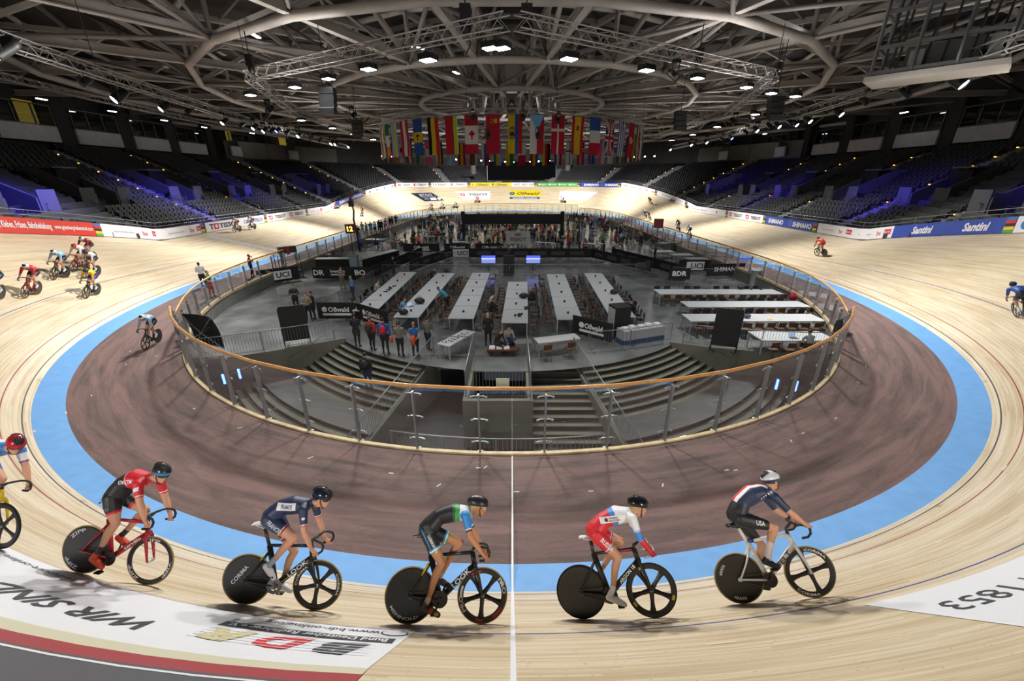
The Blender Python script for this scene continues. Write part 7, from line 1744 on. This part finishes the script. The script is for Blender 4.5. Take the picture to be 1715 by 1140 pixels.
def sit(arms='table'):
    J = stand(arms, .16); dz = -.42
    for k in list(J):
        if k == 'spine': J[k] = [q+V3(-.02, 0, dz) for q in J[k]]
        elif k == 'head' or k[0] in 'sewp' and len(k) == 2: J[k] = J[k]+V3(0, 0, dz)
    for s, y in (('R', -1), ('L', 1)):
        J['h'+s] = V3(0, y*.1, .50); J['k'+s] = V3(.42, y*.12, .50); J['a'+s] = V3(.38, y*.12, .09); J['t'+s] = V3(.54, y*.13, .035); J['heel'+s] = V3(.34, y*.12, .035)
    return J
def civil(t_short=False):
    def kit(b, t, p):
        if b == 'torso': return ('trousers', GB_) if t < .12 else ('top', GA)
        if b == 'thigh': return ('trousers', GB_)
        if b == 'calf': return ('trousers', GB_) if t < .95 else ('shoe', GD)
        if b == 'foot': return ('shoe', GD)
        if b == 'arm': return ('top', GA) if (t < .6 or not t_short) else None
        if b == 'fore': return None if t_short else (('top', GA) if t < .95 else None)
        return None
    return kit
PROTO = {}
def proto(key):
    if key not in PROTO:
        pose_, short = key
        J = sit() if pose_ == 'sit' else (sit('fold') if pose_ == 'sitback' else (stand('table', .45) if pose_ == 'lean' else stand(pose_)))
        root, me, R, pt = figure(J, civil(short), '', None, .03); hair_cap(root, J, R, HAIR_DK); PROTO[key] = [root, False]
    return PROTO[key]
def person(loc, rz, pose_, top, trousers, label, hair='241c17', short=False, group=None, pack=None, scale=1.0, extra=None):
    pr = proto((pose_, short))
    if pr[1]: o = dup(pr[0])
    else: o = pr[0]; pr[1] = True
    o.location = loc; o.rotation_euler = (0, 0, rz); o.scale = (scale,)*3; o['label'] = label; o['category'] = 'person'
    if group: o['group'] = group
    recolour(o, dict(top=KM(top, .8), trousers=KM(trousers, .8), shoe=KM('26262a', .6), hair=KM(hair, .7)))
    if pack:
        Rz = Matrix.Rotation(rz, 3, 'Z'); q = Vector(loc)+Rz @ Vector((-.19, 0, 1.22))*scale
        t = thing('backpack', pack[1], 'backpack', q, rz); MB().ell((0, 0, 0), (.13, .17, .25), 12, 8).build('body', KM(pack[0], .7), t, True)
        for s in (-1, 1): MB().tube([(.06, s*.1, .2), (.16, s*.1, .24), (.2, s*.1, .1)], .018, 6).build('strap', BLKC, t, True)
        MB().ell((-.09, 0, -.06), (.06, .12, .12), 10, 6).build('pocket', KM(pack[0], .7), t, True)
    return o
G = lambda px, py, z=FL: tuple(at_z(px, py, z))
UPW = math.pi/2      # facing away from the camera
person(G(600, 580), UPW, 'front', '24262b', '2f2e2c', 'person in dark clothes seen from behind, leftmost of the group above the left steps')
person(G(625, 586), UPW-.2, 'down', 'b8312a', '202022', 'person in a red and brown jacket with a dark backpack above the left steps', pack=('2e2f31', 'dark backpack on the person in the red and brown jacket'), hair='6b4a22')
person(G(647, 592), UPW+.1, 'down', '2450a8', '26262a', 'person in a blue jacket with a red backpack above the left steps', pack=('b52336', 'red backpack with pale marks on the person in the blue jacket'), scale=1.06)
person(G(672, 596), UPW, 'front', '77736b', '24252b', 'person in a grey hooded top above the left steps', hair='3a2a1c')
person(G(697, 597), UPW, 'back', '2f6298', '1e2236', 'person in a blue shirt with hands behind the back above the left steps', short=True, hair='8a6a4a'); tag(MB().ell((0, 0, 0), (.10, .16, .26), 10, 8).build('orange_jacket', KM('d8511f', .8), None, True, (G(697, 597)[0], G(697, 597)[1]-.24, .02)), 'orange jacket held behind the back of the person in the blue shirt', 'jacket'); tag(MB().ell((0, 0, 0), (.08, .1, .17), 10, 8).build('orange_bag', KM('cc4a22', .8), None, True, (G(656, 592)[0]+.1, G(656, 592)[1]-.1, -.12)), 'orange bag hanging beside the person in the blue jacket', 'bag')
person(G(718, 586), UPW-.5, 'table', '6f6a60', '2b3442', 'person in a grey hooded jacket bending over the small white table', hair='3a2f28')
person(tuple(pol(14.0, -27.0, -1.65)), UPW, 'down', '2a2b2e', '26364e', 'person in a dark jacket with a yellow dotted backpack alone on the left steps', pack=('1f2022', 'black backpack of the person on the left steps'))
person(G(818, 578), -UPW, 'down', '232225', '1f1f22', 'grey haired person in black standing beside the third table row, facing the camera', hair='b5b2ad')
person(G(833, 590), -.6, 'sit', '2a2726', '222226', 'person in a black top sitting behind the concrete block, left of two', hair='5a3a26'); person(G(850, 583), -1.2, 'sit', '9b9a98', '222226', 'person in a dark waistcoat over a pale shirt behind the concrete block, right of two')
person((-1.35, -29.4, FL), 0.0, 'sit', 'c2bdb6', '2a2a2e', 'person in a white top leaning over the left side of the fourth table row', hair='2a201a'); person((-1.3, -30.6, FL), 0.1, 'sit', '222124', '222226', 'person in black at the left side of the fourth table row', hair='6a2f22')
person((1.45, -28.1, FL), math.pi, 'sit', '2b2a2c', '222226', 'grey haired person in dark clothes at the right side of the fourth table row', hair='9a948c')
person((-4.15, -29.3, FL), math.pi-.2, 'lean', '2f93a6', '202024', 'person in a turquoise and black top leaning over the second table row', hair='4a3424', short=True)
person((-6.75, -30.6, FL), 0.1, 'sit', '6fa0c8', '2a2e38', 'person in a light blue shirt sitting between the first and second table rows', hair='6a5648', short=True); person((-6.6, -21.4, FL), -.3, 'sit', '2a2326', '222226', 'person in black at the far end of the second table row', hair='4a3020')
person((-9.7, -31.0, FL), .2, 'sit', '26262a', '202022', 'person in black sitting at the near end of the far left table row'); person((-9.75, -26.0, FL), .1, 'sit', 'b7aea0', '3a3a3e', 'person in a pale top at the left side of the far left table row', hair='6a4a30')
person((7.35, -31.0, FL), math.pi+.1, 'sit', '1f1e20', '26262a', 'person in black typing at the right side of the far right table row', hair='3a281c')
person((14.2, -36.5, FL), UPW, 'sit', '8f959b', '2a2e38', 'person in a grey shirt at the nearest right hand table, seen from behind', short=True, hair='2a201a')
person(G(498, 520), -1.2, 'fold', '28282c', '1f1f22', 'person in a black leather jacket standing left of a couple at the left', hair='4a3a30'); person(G(519, 537), -1.0, 'fold', '8f8678', '202024', 'person in a beige top of the couple behind the folding screen at the left', hair='4a3424'); person(G(528, 534), -2.2, 'front', '1d1c20', '1d1d22', 'dark haired person in black of the couple behind the folding screen at the left', hair='171214')
person(G(575, 484), -.4, 'fold', '8a8074', '6a665e', 'person in grey beige beside the left barrier', hair='5a4a3a'); person(G(593, 502), -2.4, 'front', '5f7fb0', '2a3350', 'person in a blue shirt beside the left barrier', hair='7a6a58')
person(G(343, 481, 0), 2.2, 'front', 'd6d6da', '23242a', 'person in a white top standing on the apron at the left glass barrier'); person(G(357, 498, 0), .2, 'front', '2f7a3c', 'b31f2e', 'person in a green top and red trousers on the apron at the left glass barrier', short=True, hair='7a5a3a'); person(G(424, 464, 0), .6, 'head', '7a2a78', '1f1f26', 'person in a purple top and dark tights at the left glass barrier', short=True, hair='6a4a30'); person(G(475, 447, 0), .4, 'down', '2a5ac0', '5a6a86', 'person in a blue top and jeans beside the judge stand', hair='b09a7a', short=True)
rp = random.Random(11)
for n, (px, py, top, tr) in enumerate(((601, 400, '2a2c34', '2a2a2e'), (608, 393, '3d7a3c', '2a2a2e'), (615, 394, '9aa6b4', '2a2a2e'), (622, 392, '2d3340', '3a3a3e'), (629, 391, 'd8d8dc', '26262a'), (636, 388, '2a262a', '26262a'), (640, 388, '33303a', '26262a'), (647, 385, 'd07a8c', '8a3a4a'), (654, 381, '26262a', '5a5a5e'), (658, 380, '8a2a2e', '26262a'), (664, 377, '2a2426', '26262a'))):
    person((*at_z(px, py, .05)[:2], .0), 2.4+rp.uniform(-.8, .8), ('front', 'fold', 'down')[n % 3], top, tr, 'person in %s watching at the left barrier near the access stairs' % {'2a2c34': 'dark grey', '3d7a3c': 'green', '9aa6b4': 'pale grey blue', '2d3340': 'dark blue grey', 'd8d8dc': 'white', '2a262a': 'brownish black', '33303a': 'dark violet grey', 'd07a8c': 'pink', '26262a': 'black and grey', '8a2a2e': 'dark red', '2a2426': 'plain black'}[top])
for px, py, top, pose_, lab in ((605, 420, '2a55b8', 'front', 'person in bright blue at the officials tables, seen from behind'), (628, 415, '2a55b8', 'sit', 'person in bright blue sitting beneath the access stairs'), (535, 425, 'c9c7c4', 'sit', 'person in a white top at the officials screens'), (702, 418, 'd85a1e', 'front', 'person in orange before the left pit banners'), (660, 462, '1f1f22', 'fold', 'person in black standing in the left gangway'), (1095, 440, '1f1f22', 'down', 'person in black standing in the right gangway'), (1010, 432, '232326', 'fold', 'person in black beside the right pit railing'), (853, 440, '4a4030', 'front', 'person in brown beside the draped pillar')):
    person(G(px, py), rp.uniform(0, 6), pose_, top, '222226', lab)
# the crowd in the pits: riders, staff, bikes, tents
CW = [('red', 'b3262e'), ('white', 'd4d4d6'), ('black', '232326'), ('blue', '2f62b4'), ('pale blue', '86aed0'), ('grey', '77787c'), ('orange', 'd0602a'), ('green', '3f7a46'), ('navy', '262c48'), ('pink', 'c87a92'), ('yellow', 'cdb23a')]
WTS = [5, 6, 9, 4, 3, 6, 2, 2, 5, 1, 1]
sp = []
while len(sp) < 265:
    x, y = rp.uniform(-17, 19), rp.uniform(-8.8, 36)
    if abs(x-.2) < 8.0 and 4.8 < y < 7.2 or abs(x-.75) < 1.6 and -6.2 < y < -4.4: continue
    if x < -8 and y < -3 or x < -13.5 and y < 2 or x > 12 and y < -2: continue
    if all((x-a)**2+(y-b)**2 > .38 for a, b in sp): sp.append((x, y))
for n, (x, y) in enumerate(sp):
    cn, ch = rp.choices(CW, WTS)[0]; zone = ('left' if x < -5 else ('right' if x > 6 else 'middle')); dep = 'front' if y < 5 else 'back'
    ps = rp.choices(['down', 'fold', 'front', 'sit', 'lean', 'back'], [4, 3, 4, 4, 1, 1])[0]
    person((x, y, FL), rp.uniform(0, 6.28), ps, ch, rp.choice(['222226', '2c3040', '3a3a3e', ch]), 'distant person in %s %s top, %s %s of the pits' % ('an' if cn[0] == 'o' else 'a', cn, dep, zone), rp.choice(['241c17', '4a3424', '8a6a42', 'b5a58a']), rp.random() < .5, '%s tops in the %s %s of the pits' % (cn, dep, zone))
for n in range(70):
    while True:
        x, y = rp.uniform(-16, 18), rp.uniform(-8, 34)
        if not (abs(x-.2) < 8.2 and 4.5 < y < 7.5) and not (x < -8 and y < -3) and not (x > 12 and y < -2) and all((x-a)**2+(y-b)**2 > .25 for a, b in sp): break
    b = dup(PB); b.matrix_world = Matrix.Translation((x, y, FL)) @ Matrix.Rotation(rp.uniform(0, 6.28), 4, 'Z'); c = rp.choice([('black', '1f1f20'), ('white', 'd4d4d6'), ('red', 'b3262e'), ('dark', '3a3a40')]); recolour(b, dict(frame=KM(c[1], .3), fork=KM(c[1], .3), paint_band=KM(c[1], .3)))
    if rp.random() < .3: recolour(b, dict(rear_wheel=KM('d4d4d6', .4)))
    b['label'] = 'distant track bike with a %s frame standing in the pits' % c[0]; b['group'] = '%s bikes standing in the pits' % c[0]; b['category'] = 'bicycle'
pt_ = [(-11, 3), (-6.5, -2.5), (-3, 12), (4, -3), (8, 3), (12, 10), (-9, 16), (7, 20), (0, 24), (-13, 9), (13, 2), (3, 13), (10, -4)]
for n, (x, y) in enumerate(pt_): place(TS, (x, y, FL), rp.uniform(-.3, .3), 'small white table among the people in the pits', 'white tables in the pits')
for n in range(26):
    x, y = sp[n*7][0]+.6, sp[n*7][1]-.5; place(CH_B, (x, y, FL), rp.uniform(0, 6), 'black chair among the people in the pits', 'black chairs in the pits')
for n in range(8): place(CB, (-12+3.4*n, 1.2+.3*(n % 2), FL), .05, 'steel crowd barrier between the team pits', 'barriers between the team pits')
# ------------------------------------------------------------------ things alike in a row: say which one, counted along the row
ORD = 'nearest second third fourth fifth sixth seventh eighth ninth tenth eleventh twelfth thirteenth fourteenth fifteenth sixteenth seventeenth eighteenth nineteenth twentieth'.split()
bpy.context.view_layer.update()
same = {}
for o in list(COL.objects):
    if o.get('label') and o.get('kind') != 'structure': same.setdefault(o['label'], []).append(o)
for lab, os_ in same.items():
    if not 2 <= len(os_) <= 20: continue
    P = np.array([o.matrix_world.translation[:] for o in os_]); Q = project(P)
    deep = np.ptp(P[:, 1]) > np.ptp(P[:, 0])*1.2 and 'person' not in lab and 'bike' not in lab and 'mast' not in lab and 'light' not in lab
    order = np.argsort(P[:, 1] if deep else Q[:, 0]); N = len(os_)
    for r, i in enumerate(order):
        if deep: ph = 'nearest one' if r == 0 else ('farthest one' if r == N-1 else ORD[r]+' from the front')
        else: ph = 'leftmost one' if r == 0 else ('rightmost one' if r == N-1 else ORD[r]+' from the left')
        if len((lab+', '+ph).split()) <= 16: os_[i]['label'] = lab+', '+ph
